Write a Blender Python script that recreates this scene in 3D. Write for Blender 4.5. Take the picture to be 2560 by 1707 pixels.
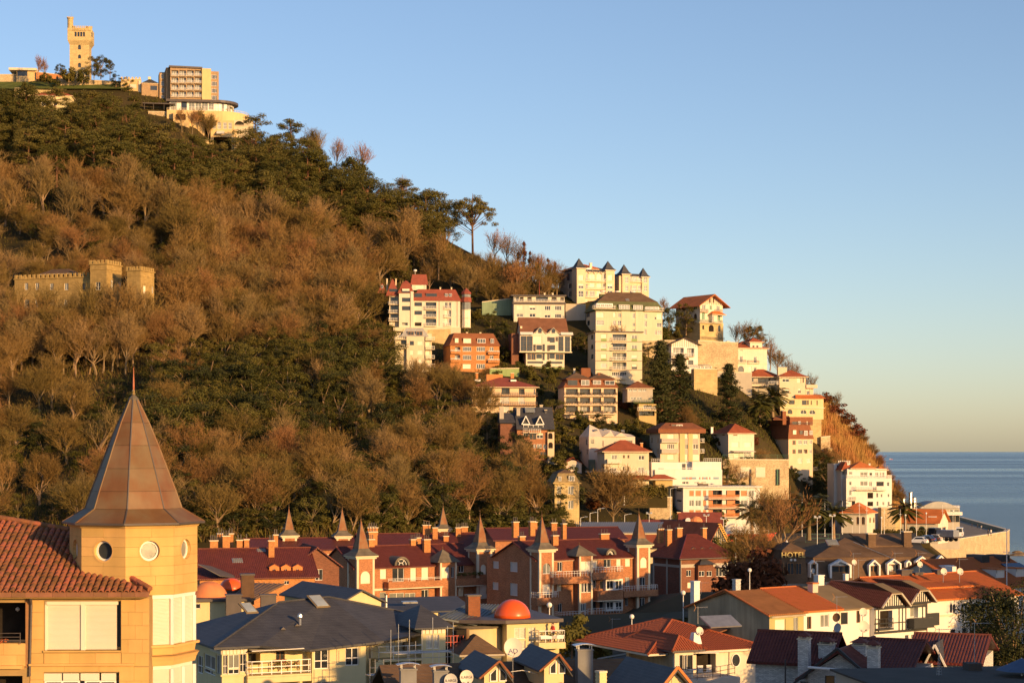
import bpy,math,random
from mathutils import Vector,noise
random.seed(7)
R=math.radians
for _o in list(bpy.data.objects):bpy.data.objects.remove(_o)
SC=bpy.context.scene
COL=SC.collection
# ------------ camera
F,CX,HY,H=4800.0,1280.0,1126.0,42.0
cam=bpy.data.cameras.new('camera'); cam_o=bpy.data.objects.new('camera',cam); COL.objects.link(cam_o)
cam.lens=36.0*F/2560.0; cam.sensor_width=36.0; cam.shift_y=(HY-853.5)/2560.0
cam.clip_start=1.0; cam.clip_end=120000.0
cam_o.location=(0,0,H); cam_o.rotation_euler=(R(90),0,0)
SC.camera=cam_o
# ------------ sky and sun
SUN_AZ,SUN_EL=41.0,10.5
w=bpy.data.worlds.new('World'); SC.world=w; w.use_nodes= True
nt=w.node_tree; bg=nt.nodes['Background']
sky=nt.nodes.new('ShaderNodeTexSky'); sky.sky_type='NISHITA'; sky.sun_disc= False
sky.sun_elevation=R(SUN_EL); sky.sun_rotation=R(180-SUN_AZ)
sky.altitude=50; sky.air_density=0.9; sky.dust_density=0.62; sky.ozone_density=2.2
tint=nt.nodes.new('ShaderNodeVectorMath'); tint.operation='MULTIPLY'; tint.inputs[1].default_value=(1.02,.928,.96)
nt.links.new(sky.outputs[0],tint.inputs[0]); nt.links.new(tint.outputs[0],bg.inputs[0]); bg.inputs[1].default_value=0.116
sl=bpy.data.lights.new('sun','SUN'); sun_o=bpy.data.objects.new('sun',sl); COL.objects.link(sun_o)
sl.energy=4.6; sl.angle=R(0.5); sl.color=(1.0,0.585,0.225)
_d=Vector((math.sin(R(SUN_AZ))*math.cos(R(SUN_EL)),-math.cos(R(SUN_AZ))*math.cos(R(SUN_EL)),math.sin(R(SUN_EL))))
sun_o.rotation_euler=_d.to_track_quat('Z','Y').to_euler(); sun_o.location=_d*300
vs=SC.view_settings; vs.view_transform='Standard'; vs.look='None'; vs.gamma=1; vs.exposure=0.65; vs.use_curve_mapping= False
# ------------ helpers
def P(px,py,Y): return Vector(((px-CX)/F*Y,Y,H+(HY-py)/F*Y))
def lerp(a,b,t): return a+(b-a)*t
def interp(tab,x):
 if x<=tab[0][0]: return tab[0][1]
 for (a,va),(b,vb) in zip(tab,tab[1:]):
  if x<=b: return va+(vb-va)*(x-a)/(b-a)
 return tab[-1][1]
class MB:
 def __init__(s):s.v=[]; s.f=[]
 def poly(s,pts):
  n=len(s.v); s.v+=[tuple(p) for p in pts]; s.f.append(tuple(range(n,n+len(pts)))); return s
 def box(s,x0,x1,y0,y1,z0,z1):
  n=len(s.v)
  s.v+=[(x0,y0,z0),(x1,y0,z0),(x1,y1,z0),(x0,y1,z0),(x0,y0,z1),(x1,y0,z1),(x1,y1,z1),(x0,y1,z1)]
  s.f+=[tuple(n+i for i in q) for q in ((3,2,1,0),(4,5,6,7),(0,1,5,4),(1,2,6,5),(2,3,7,6),(3,0,4,7))]
  return s
 def frus(s,a,z0,b,z1):
 # a, b = (x0,x1,y0,y1) at two heights
  n=len(s.v)
  for (x0,x1,y0,y1),z in ((a,z0),(b,z1)):s.v+=[(x0,y0,z),(x1,y0,z),(x1,y1,z),(x0,y1,z)]
  s.f+=[tuple(n+i for i in q) for q in ((3,2,1,0),(4,5,6,7),(0,1,5,4),(1,2,6,5),(2,3,7,6),(3,0,4,7))]
  return s
 def tube(s,p0,p1,r0,r1= None ,n=5,caps= True ):
  p0=Vector(p0); p1=Vector(p1); r1=r0 if r1 is None else r1
  d=p1-p0
  if d.length<1e-6: return s
  d.normalize(); u=d.orthogonal().normalized(); w_=d.cross(u); k=len(s.v)
  for p,r in ((p0,r0),(p1,r1)):
   for i in range(n):
    a=2*math.pi*i/n; s.v.append(tuple(p+(u*math.cos(a)+w_*math.sin(a))*r))
  for i in range(n):
   j=(i+1)%n; s.f.append((k+i,k+j,k+n+j,k+n+i))
  if caps:s.f.append(tuple(range(k+n-1,k-1,-1))); s.f.append(tuple(range(k+n,k+2*n)))
  return s
 def rib(s,p0,p1,wd,up= None ):
  p0=Vector(p0); p1=Vector(p1); d=(p1-p0)
  sd=d.cross(up if up else Vector((random.gauss(0,1),random.gauss(0,1),random.gauss(0,1))))
  if sd.length<1e-6: return s
  sd=sd.normalized()*wd*.5; k=len(s.v)
  s.v+=[tuple(p0-sd),tuple(p0+sd),tuple(p1)]; s.f.append((k,k+1,k+2)); return s
 def ring(s,prof,n=8,c=(0,0),a0=0.0,caps= True ,sx=1.0,sy=1.0):
 # lathe of [(r,z),...] about a vertical axis
  k=len(s.v)
  for r,z in prof:
   for i in range(n):
    a=a0+2*math.pi*i/n; s.v.append((c[0]+sx*r*math.cos(a),c[1]+sy*r*math.sin(a),z))
  m=len(prof)
  for q in range(m-1):
   for i in range(n):
    j=(i+1)%n; s.f.append((k+q*n+i,k+q*n+j,k+(q+1)*n+j,k+(q+1)*n+i))
  if caps:s.f.append(tuple(k+i for i in range(n-1,-1,-1))); s.f.append(tuple(k+(m-1)*n+i for i in range(n)))
  return s
 def prism(s,pts,z0,z1):
  n=len(pts); k=len(s.v)
  s.v+=[(x,y,z0) for x,y in pts]+[(x,y,z1) for x,y in pts]
  s.f.append(tuple(range(k+n-1,k-1,-1))); s.f.append(tuple(range(k+n,k+2*n)))
  for i in range(n):j=(i+1)%n; s.f.append((k+i,k+j,k+n+j,k+n+i))
  return s
 def exy(s,pts,y0,y1):
 # polygon in x,z pushed along y
  n=len(pts); k=len(s.v)
  s.v+=[(x,y0,z) for x,z in pts]+[(x,y1,z) for x,z in pts]
  s.f.append(tuple(range(k,k+n))); s.f.append(tuple(range(k+2*n-1,k+n-1,-1)))
  for i in range(n):j=(i+1)%n; s.f.append((k+j,k+i,k+n+i,k+n+j))
  return s
 def exx(s,pts,x0,x1):
  n=len(pts); k=len(s.v)
  s.v+=[(x0,y,z) for y,z in pts]+[(x1,y,z) for y,z in pts]
  s.f.append(tuple(range(k,k+n))); s.f.append(tuple(range(k+2*n-1,k+n-1,-1)))
  for i in range(n):j=(i+1)%n; s.f.append((k+j,k+i,k+n+i,k+n+j))
  return s
 def slab(s,pts,th):
 # planar polygon given thickness downwards
  k=len(s.v); n=len(pts)
  s.v+=[tuple(p) for p in pts]+[(p[0],p[1],p[2]-th) for p in pts]
  s.f.append(tuple(range(k,k+n))); s.f.append(tuple(range(k+2*n-1,k+n-1,-1)))
  for i in range(n):j=(i+1)%n; s.f.append((k+j,k+i,k+n+i,k+n+j))
  return s
 def mesh(s,name,mat= None ,smooth= False ):
  me=bpy.data.meshes.new(name); me.from_pydata(s.v,[],s.f)
  if mat:me.materials.append(M[mat])
  if smooth:me.polygons.foreach_set('use_smooth',[True ]*len(me.polygons))
  me.update(); return me
 def build(s,name,mat,parent= None ,smooth= False ):
  return link(name,s.mesh(name,mat,smooth),parent)
def link(name,me,parent= None ,loc= None ,rot= None ,scale= None ):
 o=bpy.data.objects.new(name,me); COL.objects.link(o)
 if parent:o.parent=parent
 if loc is not None :o.location=loc
 if rot is not None :o.rotation_euler=rot
 if scale is not None :o.scale=scale
 return o
def tag(o,label= None ,cat= None ,group= None ,kind= None ):
 if label:o['label']=label
 if cat:o['category']=cat
 if group:o['group']=group
 if kind:o['kind']=kind
 return o
def empty(name,loc,label,cat,rz=0,group= None ):
 o=link(name,None ,None ,loc,(0,0,rz)); o.empty_display_size=.5; return tag(o,label,cat,group)
# ------------ materials
M={}
def mat(name,col,rough=.8,var=.18,scale=.6,bump= None ,bs=.3,spec=.3,metal=0.0,rnd=0.0,col2= None ,trans=0,dirt=0.0):
 m=bpy.data.materials.new(name); m.use_nodes= True ; n=m.node_tree.nodes; L=m.node_tree.links
 b=n['Principled BSDF']; b.inputs['Roughness'].default_value=rough; b.inputs['Metallic'].default_value=metal
 b.inputs['Specular IOR Level'].default_value=spec
 tc=n.new('ShaderNodeTexCoord'); co=tc.outputs['Object']
 c=n.new('ShaderNodeRGB'); c.outputs[0].default_value=(*col,1); cur=c.outputs[0]
 def mul(cur,fac_out,lo,hi):
  mr=n.new('ShaderNodeMapRange'); mr.inputs['From Min'].default_value=.25; mr.inputs['From Max'].default_value=.75
  mr.inputs['To Min'].default_value=lo; mr.inputs['To Max'].default_value=hi; L.new(fac_out,mr.inputs['Value'])
  v=n.new('ShaderNodeVectorMath'); v.operation='SCALE'; L.new(cur,v.inputs[0]); L.new(mr.outputs[0],v.inputs['Scale']); return v.outputs[0]
 def comb(kx,ky,kz,order='h'):
 # (x+y, z) coordinates so that vertical walls of any side read alike
  sx=n.new('ShaderNodeSeparateXYZ'); L.new(co,sx.inputs[0])
  ad=n.new('ShaderNodeMath'); ad.operation='ADD'; L.new(sx.outputs[0],ad.inputs[0]); L.new(sx.outputs[1],ad.inputs[1])
  cb=n.new('ShaderNodeCombineXYZ'); L.new(ad.outputs[0],cb.inputs[0]); L.new(sx.outputs[2],cb.inputs[1]); return cb.outputs[0]
 height= None
 if bump in ('brick','block','shingle'):
  bt=n.new('ShaderNodeTexBrick'); L.new(comb(1,1,1),bt.inputs['Vector'])
  sz={'brick':(.24,.08,.012),'block':(1.1,.5,.012),'shingle':(.3,.16,.012)}[bump]
  bt.inputs['Scale'].default_value=1; bt.inputs['Brick Width'].default_value=sz[0]; bt.inputs['Row Height'].default_value=sz[1]
  bt.inputs['Mortar Size'].default_value=sz[2]; bt.inputs['Color1'].default_value=(*[x*(1.25 if bump=='brick' else 1.1) for x in col],1)
  bt.inputs['Color2'].default_value=(*[x*(.72 if bump=='brick' else .87) for x in col],1)
  bt.inputs['Mortar'].default_value=(*[x*.55+.04 for x in col],1); cur=bt.outputs['Color']; height=bt.outputs['Fac']
 if bump=='stone':
  vt=n.new('ShaderNodeTexVoronoi'); vt.feature='DISTANCE_TO_EDGE'; vt.inputs['Scale'].default_value=3.4; L.new(co,vt.inputs['Vector'])
  height=vt.outputs['Distance']; v2=n.new('ShaderNodeTexVoronoi'); v2.inputs['Scale'].default_value=3.4; L.new(co,v2.inputs['Vector'])
  bw=n.new('ShaderNodeRGBToBW'); L.new(v2.outputs['Color'],bw.inputs[0]); cur=mul(cur,bw.outputs[0],.8,1.15)
 if bump=='tile':
  wv=n.new('ShaderNodeTexWave'); wv.inputs['Scale'].default_value=1.15; wv.bands_direction='X'; L.new(comb(1,1,1),wv.inputs['Vector'])
  w2=n.new('ShaderNodeTexWave'); w2.wave_profile='SAW'; w2.inputs['Scale'].default_value=1.3; w2.bands_direction='Y'; L.new(comb(1,1,1),w2.inputs['Vector'])
  ad=n.new('ShaderNodeMath'); ad.operation='ADD'; L.new(wv.outputs['Fac'],ad.inputs[0]); L.new(w2.outputs['Fac'],ad.inputs[1]); height=ad.outputs[0]
  cur=mul(cur,wv.outputs['Fac'],.8,1.12)
 if bump=='slat':
  wv=n.new('ShaderNodeTexWave'); wv.inputs['Scale'].default_value=3.2; wv.bands_direction='Y'; L.new(comb(1,1,1),wv.inputs['Vector']); height=wv.outputs['Fac']
 if bump=='seam':
  wv=n.new('ShaderNodeTexWave'); wv.inputs['Scale'].default_value=.55; wv.bands_direction='X'; L.new(comb(1,1,1),wv.inputs['Vector']); height=wv.outputs['Fac']
 nz=n.new('ShaderNodeTexNoise'); nz.inputs['Scale'].default_value=scale; nz.inputs['Detail'].default_value=6; L.new(co,nz.inputs['Vector'])
 if col2:
  mx=n.new('ShaderNodeMix'); mx.data_type='RGBA'; mr=n.new('ShaderNodeMapRange'); mr.inputs['From Min'].default_value=.4; mr.inputs['From Max'].default_value=.6
  L.new(nz.outputs['Fac'],mr.inputs['Value']); L.new(mr.outputs[0],mx.inputs['Factor']); L.new(cur,mx.inputs['A']); mx.inputs['B'].default_value=(*col2,1); cur=mx.outputs['Result']
 cur=mul(cur,nz.outputs['Fac'],1-var,1+var)
 if dirt:
 # vertical weather streaks
  mp=n.new('ShaderNodeMapping'); mp.inputs['Scale'].default_value=(1.3,1.3,.12); L.new(co,mp.inputs['Vector'])
  n3=n.new('ShaderNodeTexNoise'); n3.inputs['Scale'].default_value=1.6; n3.inputs['Detail'].default_value=5; L.new(mp.outputs[0],n3.inputs['Vector'])
  cur=mul(cur,n3.outputs['Fac'],1-dirt,1+dirt*.4)
 if rnd:
  oi=n.new('ShaderNodeObjectInfo'); mr=n.new('ShaderNodeMapRange'); mr.inputs['To Min'].default_value=1-rnd; mr.inputs['To Max'].default_value=1+rnd
  L.new(oi.outputs['Random'],mr.inputs['Value']); v=n.new('ShaderNodeVectorMath'); v.operation='SCALE'; L.new(cur,v.inputs[0]); L.new(mr.outputs[0],v.inputs['Scale']); cur=v.outputs[0]
  hs=n.new('ShaderNodeHueSaturation'); m2=n.new('ShaderNodeMapRange'); m2.inputs['To Min'].default_value=.5+rnd*.05; m2.inputs['To Max'].default_value=.5-rnd*.05
  L.new(oi.outputs['Random'],m2.inputs['Value']); L.new(m2.outputs[0],hs.inputs['Hue']); L.new(cur,hs.inputs['Color']); cur=hs.outputs[0]
 L.new(cur,b.inputs['Base Color'])
 bp=n.new('ShaderNodeBump'); bp.inputs['Strength'].default_value=bs; bp.inputs['Distance'].default_value=.03
 if height is None :
  n4=n.new('ShaderNodeTexNoise'); n4.inputs['Scale'].default_value=14; n4.inputs['Detail'].default_value=4; L.new(co,n4.inputs['Vector']); height=n4.outputs['Fac']
  bp.inputs['Distance'].default_value=.012
 L.new(height,bp.inputs['Height']); L.new(bp.outputs[0],b.inputs['Normal'])
 if trans:
  t=n.new('ShaderNodeBsdfTranslucent'); L.new(cur,t.inputs['Color']); ms=n.new('ShaderNodeMixShader'); ms.inputs[0].default_value=trans
  L.new(b.outputs[0],ms.inputs[1]); L.new(t.outputs[0],ms.inputs[2]); L.new(ms.outputs[0],n['Material Output'].inputs['Surface'])
 M[name]=m; return m
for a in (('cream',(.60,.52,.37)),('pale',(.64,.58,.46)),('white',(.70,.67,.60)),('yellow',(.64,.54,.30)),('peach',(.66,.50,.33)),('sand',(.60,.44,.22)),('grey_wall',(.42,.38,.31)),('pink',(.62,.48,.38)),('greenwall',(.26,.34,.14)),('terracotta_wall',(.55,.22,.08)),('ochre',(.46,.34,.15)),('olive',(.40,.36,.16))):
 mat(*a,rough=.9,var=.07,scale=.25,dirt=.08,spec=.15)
mat('render_old',(.36,.30,.20),.95,.25,.4,dirt=.3,spec=.1)
mat('brick',(.44,.19,.085),.9,.15,.4,'brick',.35,spec=.15)
mat('brick_orange',(.52,.22,.07),.9,.1,.4,'brick',.3,spec=.15)
mat('brick_dark',(.22,.09,.05),.9,.15,.4,'brick',.3,spec=.15)  # darker brick, also holds the shade of brick walls turned from the sun
mat('white_brick',(.62,.60,.56),.8,.06,.4,'brick',.5,spec=.2)
mat('trim',(.66,.56,.40),.85,.1,.6,spec=.2)
mat('stone',(.46,.36,.22),.95,.2,.3,'stone',.8,spec=.1)
mat('stone_gold',(.52,.40,.20),.95,.14,.3,'block',.5,spec=.1,dirt=.1)
mat('castle_stone',(.36,.25,.095),.95,.2,.35,'block',.5,spec=.1,dirt=.15)
mat('tile_red',(.34,.09,.04),.85,.25,.5,'tile',.5,spec=.2)
mat('tile_orange',(.58,.17,.045),.8,.2,.4,'tile',.5,spec=.25)
mat('tile_flat_red',(.27,.062,.035),.7,.12,.4,'shingle',.3,spec=.3)
mat('tile_brown',(.20,.09,.05),.8,.2,.5,'tile',.5,spec=.2)
mat('tile_maroon',(.115,.022,.018),.45,.25,.9,'tile',.5,spec=.45)
mat('tile_clay',(.38,.145,.06),.85,.3,2.5,None ,.4,rnd=.35,col2=(.20,.085,.045),spec=.2)
mat('tile_rib_orange',(.55,.17,.05),.8,.28,1.8,None ,.3,spec=.2,col2=(.44,.13,.045))
mat('tile_rib_red',(.36,.10,.045),.75,.28,1.8,None ,.3,spec=.25,col2=(.27,.075,.035))
mat('tile_rib_dark',(.15,.045,.03),.7,.25,1.8,None ,.3,spec=.3)
mat('slate',(.052,.052,.058),.6,.2,.8,'shingle',.35,spec=.35)
mat('slate_brown',(.145,.088,.05),.85,.25,.5,'shingle',.5,spec=.15)
mat('slate_green',(.11,.12,.05),.8,.15,.6,'shingle',.3,spec=.25)
mat('felt',(.20,.15,.09),.95,.15,.5,spec=.1)
mat('roof_brown',(.24,.085,.035),.8,.14,.5,'shingle',.3,spec=.2)
mat('roof_grey',(.34,.33,.30),.6,.12,.5,'seam',.5,spec=.4)
mat('copper',(.175,.085,.034),.6,.22,.9,None ,.2,spec=.3,metal=0,rnd=.14,col2=(.155,.10,.05),dirt=.12)
mat('spire_copper',(.25,.095,.035),.6,.25,.9,None ,.2,spec=.25,col2=(.22,.12,.055),dirt=.12)
mat('lead',(.135,.115,.085),.7,.3,1.2,spec=.25)
mat('metal_dark',(.08,.065,.06),.55,.2,1.5,spec=.4)
mat('metal_grey',(.36,.36,.36),.4,.15,2,spec=.5,metal=.6)
mat('steel',(.6,.6,.6),.3,.1,2,spec=.5,metal=.85)
mat('paint_white',(.72,.70,.66),.5,.04,2,spec=.4)
mat('paint_dark',(.035,.038,.04),.5,.1,2,spec=.4)
mat('paint_green',(.04,.13,.08),.6,.1,2,spec=.4)
mat('paint_red',(.55,.08,.05),.5,.1,2,spec=.4)
mat('wood',(.30,.15,.06),.7,.2,3,spec=.3)
mat('wood_orange',(.50,.18,.05),.7,.2,3,spec=.3)
mat('shutter',(.74,.68,.54),.65,.05,.8,'slat',.35,spec=.3)
mat('shutter_grey',(.50,.50,.47),.65,.05,.8,'slat',.35,spec=.3)
mat('shutter_orange',(.55,.22,.10),.65,.08,.8,'slat',.3,spec=.3)
mat('shutter_green',(.06,.20,.10),.65,.08,.8,'slat',.3,spec=.3)
mat('curtain',(.55,.52,.42),.9,.2,6,'seam',.3,spec=.1)
mat('interior',(.025,.02,.016),.9,.4,2,spec=.1)
mat('glass',(.03,.035,.04),.06,.5,.5,None ,.02,spec=.6)
mat('glass_pale',(.20,.21,.19),.12,.25,.7,None ,.02,spec=.6)
mat('glass_green',(.13,.17,.13),.1,.3,.7,None ,.02,spec=.6)
mat('dome_orange',(.72,.10,.015),.32,.05,1.5,None ,.03,spec=.5)
mat('dome_faded',(.62,.22,.09),.8,.12,1.2,spec=.2)
mat('awning',(.66,.62,.54),.8,.06,1.5,spec=.2)
mat('ground',(.09,.075,.05),.95,.35,.05,spec=.1)
mat('hill_soil',(.050,.042,.018),1.0,.4,.06,spec=.05,col2=(.06,.045,.02))
mat('lawn',(.10,.12,.03),.95,.3,.3,spec=.1)
mat('asphalt',(.07,.065,.06),.9,.2,.2,spec=.2)
mat('pavement',(.24,.20,.15),.9,.15,.3,spec=.2)
mat('rock',(.17,.13,.09),.95,.35,.6,'stone',.6,spec=.15)
mat('bark',(.26,.185,.11),.95,.25,2.5,spec=.05,rnd=.25)
mat('bark_pine',(.16,.085,.05),.95,.25,2.5,spec=.05,rnd=.2)
mat('twig',(.195,.128,.045),.95,.15,.3,spec=.05,rnd=.32)
mat('twig_red',(.21,.118,.046),.95,.15,.3,spec=.05,rnd=.28)
mat('twig_pale',(.235,.160,.070),.95,.15,.3,spec=.05,rnd=.2)
mat('reed',(.52,.31,.10),.95,.3,.15,spec=.05,col2=(.36,.16,.06))
mat('leaf',(.098,.088,.016),.7,.3,.35,spec=.2,rnd=.4,trans=.2)
mat('leaf_dark',(.048,.052,.014),.7,.3,.4,spec=.2,rnd=.3,trans=.15)
mat('leaf_pine',(.112,.100,.024),.7,.3,.3,spec=.15,rnd=.3,trans=.15)
mat('leaf_olive',(.10,.095,.022),.8,.3,.4,spec=.15,rnd=.3,trans=.2)
mat('leaf_rust',(.15,.055,.025),.8,.3,.4,spec=.1,rnd=.25,trans=.2)
mat('leaf_palm',(.12,.12,.030),.55,.25,.5,spec=.35,trans=.2)
mat('flower_red',(.5,.05,.03),.7,.2,3,trans=.2)
mat('pot',(.42,.16,.07),.8,.15,3)
mat('skin',(.55,.33,.22),.6,.05,3); mat('hair',(.05,.03,.02),.7,.1,3); mat('cloth_red',(.55,.06,.05),.8,.1,3); mat('cloth_dark',(.04,.04,.06),.8,.1,3); mat('cloth_pale',(.55,.52,.48),.8,.1,3)
mat('letter_gold',(.55,.42,.12),.4,.1,3,spec=.6); mat('letter_black',(.02,.02,.02),.6,.05,3); mat('letter_blue',(.10,.13,.25),.6,.05,3)
mat('car_white',(.78,.77,.74),.25,.02,1,spec=.5); mat('car_blue',(.05,.10,.28),.25,.02,1,spec=.5); mat('car_dark',(.03,.03,.035),.25,.02,1,spec=.5); mat('car_red',(.45,.03,.02),.25,.02,1,spec=.5); mat('tyre',(.02,.02,.02),.9,.1,2)
mat('solar',(.03,.05,.10),.15,.1,2,spec=.6)
def sea_material():
 m=bpy.data.materials.new('sea'); m.use_nodes= True ; n=m.node_tree.nodes; L=m.node_tree.links; b=n['Principled BSDF']
 tc=n.new('ShaderNodeTexCoord'); mp=n.new('ShaderNodeMapping'); mp.inputs['Scale'].default_value=(.00012,.0011,1); L.new(tc.outputs['Object'],mp.inputs['Vector'])
 big=n.new('ShaderNodeTexNoise'); big.inputs['Scale'].default_value=1.2; big.inputs['Detail'].default_value=4; L.new(mp.outputs[0],big.inputs['Vector'])
 cr=n.new('ShaderNodeValToRGB'); cr.color_ramp.elements[0].position=.38; cr.color_ramp.elements[0].color=(.05,.105,.15,1); cr.color_ramp.elements[1].position=.62; cr.color_ramp.elements[1].color=(.16,.25,.30,1)
 L.new(big.outputs['Fac'],cr.inputs[0]); L.new(cr.outputs[0],b.inputs['Base Color'])
 mr=n.new('ShaderNodeMapRange'); mr.inputs['From Min'].default_value=.35; mr.inputs['From Max'].default_value=.65; mr.inputs['To Min'].default_value=.12; mr.inputs['To Max'].default_value=.42
 L.new(big.outputs['Fac'],mr.inputs['Value']); L.new(mr.outputs[0],b.inputs['Roughness'])
 m2=n.new('ShaderNodeMapping'); m2.inputs['Scale'].default_value=(.16,.4,1); L.new(tc.outputs['Object'],m2.inputs['Vector'])
 nz=n.new('ShaderNodeTexNoise'); nz.inputs['Scale'].default_value=1; nz.inputs['Detail'].default_value=8; nz.inputs['Roughness'].default_value=.65; L.new(m2.outputs[0],nz.inputs['Vector'])
 bp=n.new('ShaderNodeBump'); bp.inputs['Strength'].default_value=.9; bp.inputs['Distance'].default_value=1.6; L.new(nz.outputs['Fac'],bp.inputs['Height']); L.new(bp.outputs[0],b.inputs['Normal'])
 b.inputs['IOR'].default_value=1.33; M['sea']=m
sea_material()
# ------------ the setting: sea, ground, hill
tag(MB().poly([(-60000,-2000,0),(60000,-2000,0),(60000,60000,0),(-60000,60000,0)]).build('sea','sea'),kind='structure')
GL=[(-60,29),(0,28),(80,26.5),(140,21),(200,17),(300,12.5),(380,15),(470,16),(620,12),(1000,4)]
GR=[(-60,29),(0,28),(80,26.5),(140,22),(200,19),(270,20),(400,21),(480,21),(560,18),(640,11.5),(700,8),(960,8)]
def ground_z(x,Y):
 u=x/max(Y,60.0); t=min(1,max(0,(u-.02)/.08)); t=t*t*(3-2*t)
 return lerp(interp(GL,Y),interp(GR,Y),t)
COAST=[(-60,420),(262,330),(300,112),(335,80),(400,86),(480,101),(560,118),(640,136),(690,150.5),(781,200),(949,221)]
def ground_mesh():
 m=MB(); Ys=[-60,-20,20,60,80,110,140,170,200,235,270,300,340,380,420,450,480,520,560,600,640,665,690,712,735,758,781,820,865,910,949]
 N=36
 for Y in Ys:
  xr=interp(COAST,Y)
  for i in range(N+1):
   x=lerp(-500,xr,i/N); m.v.append((x,Y,ground_z(x,Y) if Y<=640 else min(ground_z(x,Y),max(8.0,ground_z(x,Y)))))
  m.v.append((xr+.5,Y+.3,-3))
 W=N+2
 for j in range(len(Ys)-1):
  for i in range(W-1):m.f.append((j*W+i,j*W+i+1,(j+1)*W+i+1,(j+1)*W+i))
 k=(len(Ys)-1)*W; n=len(m.v)
 for i in range(W):x,y,z=m.v[k+i]; m.v.append((x,y+1,-3))
 for i in range(W-1):m.f.append((k+i,k+i+1,n+i+1,n+i))
 return m
tag(ground_mesh().build('ground','ground'),kind='structure')
SKYL=[(-500,300),(-100,225),(0,212),(150,196),(330,205),(480,245),(560,345),(620,352),(700,372),(800,425),(900,478),(1000,530),(1100,592),(1200,645),(1300,690),(1400,725),(1500,752),(1620,790),(1700,845),(1820,872),(1920,935),(2000,985),(2060,1010),(2100,1050),(2160,1110),(2200,1160),(2235,1215),(2262,1275),(2290,1335)]
YS=[(-500,850),(0,838),(500,826),(700,800),(1000,745),(1300,690),(1500,668),(1750,650),(2000,645),(2200,645),(2290,645)]
BASE=[(-500,1345),(1300,1345),(1420,1325),(1700,1325),(2000,1335),(2290,1345)]
YB=[(-500,385),(900,392),(1300,410),(1420,430),(1700,462),(1850,505),(2000,575),(2150,602),(2290,625)]
def surfY(px,py):
 S=interp(SKYL,px); B=interp(BASE,px); t=max(-.2,min(1.0,(B-py)/max(8.0,B-S)))
 y0=interp(YB,px); y1=interp(YS,px)
 return y0+(y1-y0)*t
def surf(px,py): return P(px,py,surfY(px,py))
def hill_mesh():
 m=MB(); pxs=list(range(-500,2291,30)); NT=46
 rows=[]
 for j in range(NT+3):
  row=[]
  for px in pxs:
   S=interp(SKYL,px); B=interp(BASE,px)
   if j==0:
    p=surf(px,B); p=p+Vector((0,-40,-24))
   elif j<=NT:
    py=lerp(B,S,(j-1)/(NT-1)); p=surf(px,py)
    k=noise.noise(p*.03)*1.3+noise.noise(p*.1)*.5
    if 3<j<NT:p=p+Vector((0,0,k))
   elif j==NT+1:p=surf(px,S); p=p+Vector((0,60,-14 if px>620 else -1))
   else :p=surf(px,S); p=Vector((p.x*1.1,p.y+330,-4))
   row.append(p)
  p=row[-1]; row.append(Vector((p.x+25,p.y+20,-3))); rows.append(row)
 W=len(rows[0])
 for r in rows:m.v+=[tuple(p) for p in r]
 for j in range(len(rows)-1):
  for i in range(W-1):m.f.append((j*W+i,j*W+i+1,(j+1)*W+i+1,(j+1)*W+i))
 return m
tag(hill_mesh().build('hill','hill_soil',None ,True ),kind='structure')
# ------------ trees (built once per kind at unit height, then copied)
def rdir(rg):
 v=Vector((rg.gauss(0,1),rg.gauss(0,1),rg.gauss(0,1))); return v.normalized()
def bare_tree(seed,spread=.55,n1=9,dens=1.0,trunk_h=.22,twig_w=.0058,oval= False ):
 rg=random.Random(seed); tr=MB(); cr=MB()
 def limb(p,d,L,r,lev):
 # a bent limb; returns points along it
  pts=[p]; q=p.copy(); dd=d.copy(); k=4 if lev<2 else 3
  for i in range(k):
   dd=(dd+rdir(rg)*(.16 if lev<2 else .24)+Vector((0,0,.10 if lev else .05))).normalized(); q=q+dd*(L/k); pts.append(q.copy())
  for i in range(k):
   r0=r*(1-.75*i/k); r1=r*(1-.75*(i+1)/k)
   if lev<=1:tr.tube(pts[i],pts[i+1],r0,r1,5 if lev==0 else 4,False )
   elif lev==2:cr.tube(pts[i],pts[i+1],r0,r1,3,False )
   else :
    s=rdir(rg)*r0; a,b=pts[i],pts[i+1]; kk=len(cr.v); cr.v+=[tuple(a-s),tuple(a+s),tuple(b+s*.8),tuple(b-s*.8)]; cr.f.append((kk,kk+1,kk+2,kk+3))
  return pts,dd
 def grow(p,d,L,r,lev):
  pts,dd=limb(p,d,L,r,lev)
  if lev==4: return
  n=[n1,6,6,int(7*dens)][lev]
  for i in range(n):
   lo=(.2 if oval else .45) if lev==0 else .25; t=lo+(1-lo)*(i+rg.random())/n
   k=min(len(pts)-2,int(t*(len(pts)-1))); f=t*(len(pts)-1)-k
   q=pts[k].lerp(pts[k+1],min(1,f)); ax=(pts[k+1]-pts[k]).normalized()
   sd=rdir(rg); sd=(sd-ax*sd.dot(ax)).normalized()
   nd=(ax*(1-spread*.55)+sd*(spread+rg.uniform(-.12,.2))+Vector((0,0,.12))).normalized()
   ln=[.40 if oval else .58,.30 if not oval else .24,.17,.095][lev]*rg.uniform(.7,1.15)*(1.0-(.5 if oval else .35)*t if lev==0 else 1)
   grow(q,nd,ln,[.012,.0062,.0040,twig_w*.5][lev],lev+1)
 grow(Vector((0,0,-.03)),Vector((rg.uniform(-.06,.06),rg.uniform(-.06,.06),1)).normalized(),.74 if oval else trunk_h+.28,.022 if oval else .024,0)
 return tr,cr
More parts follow.
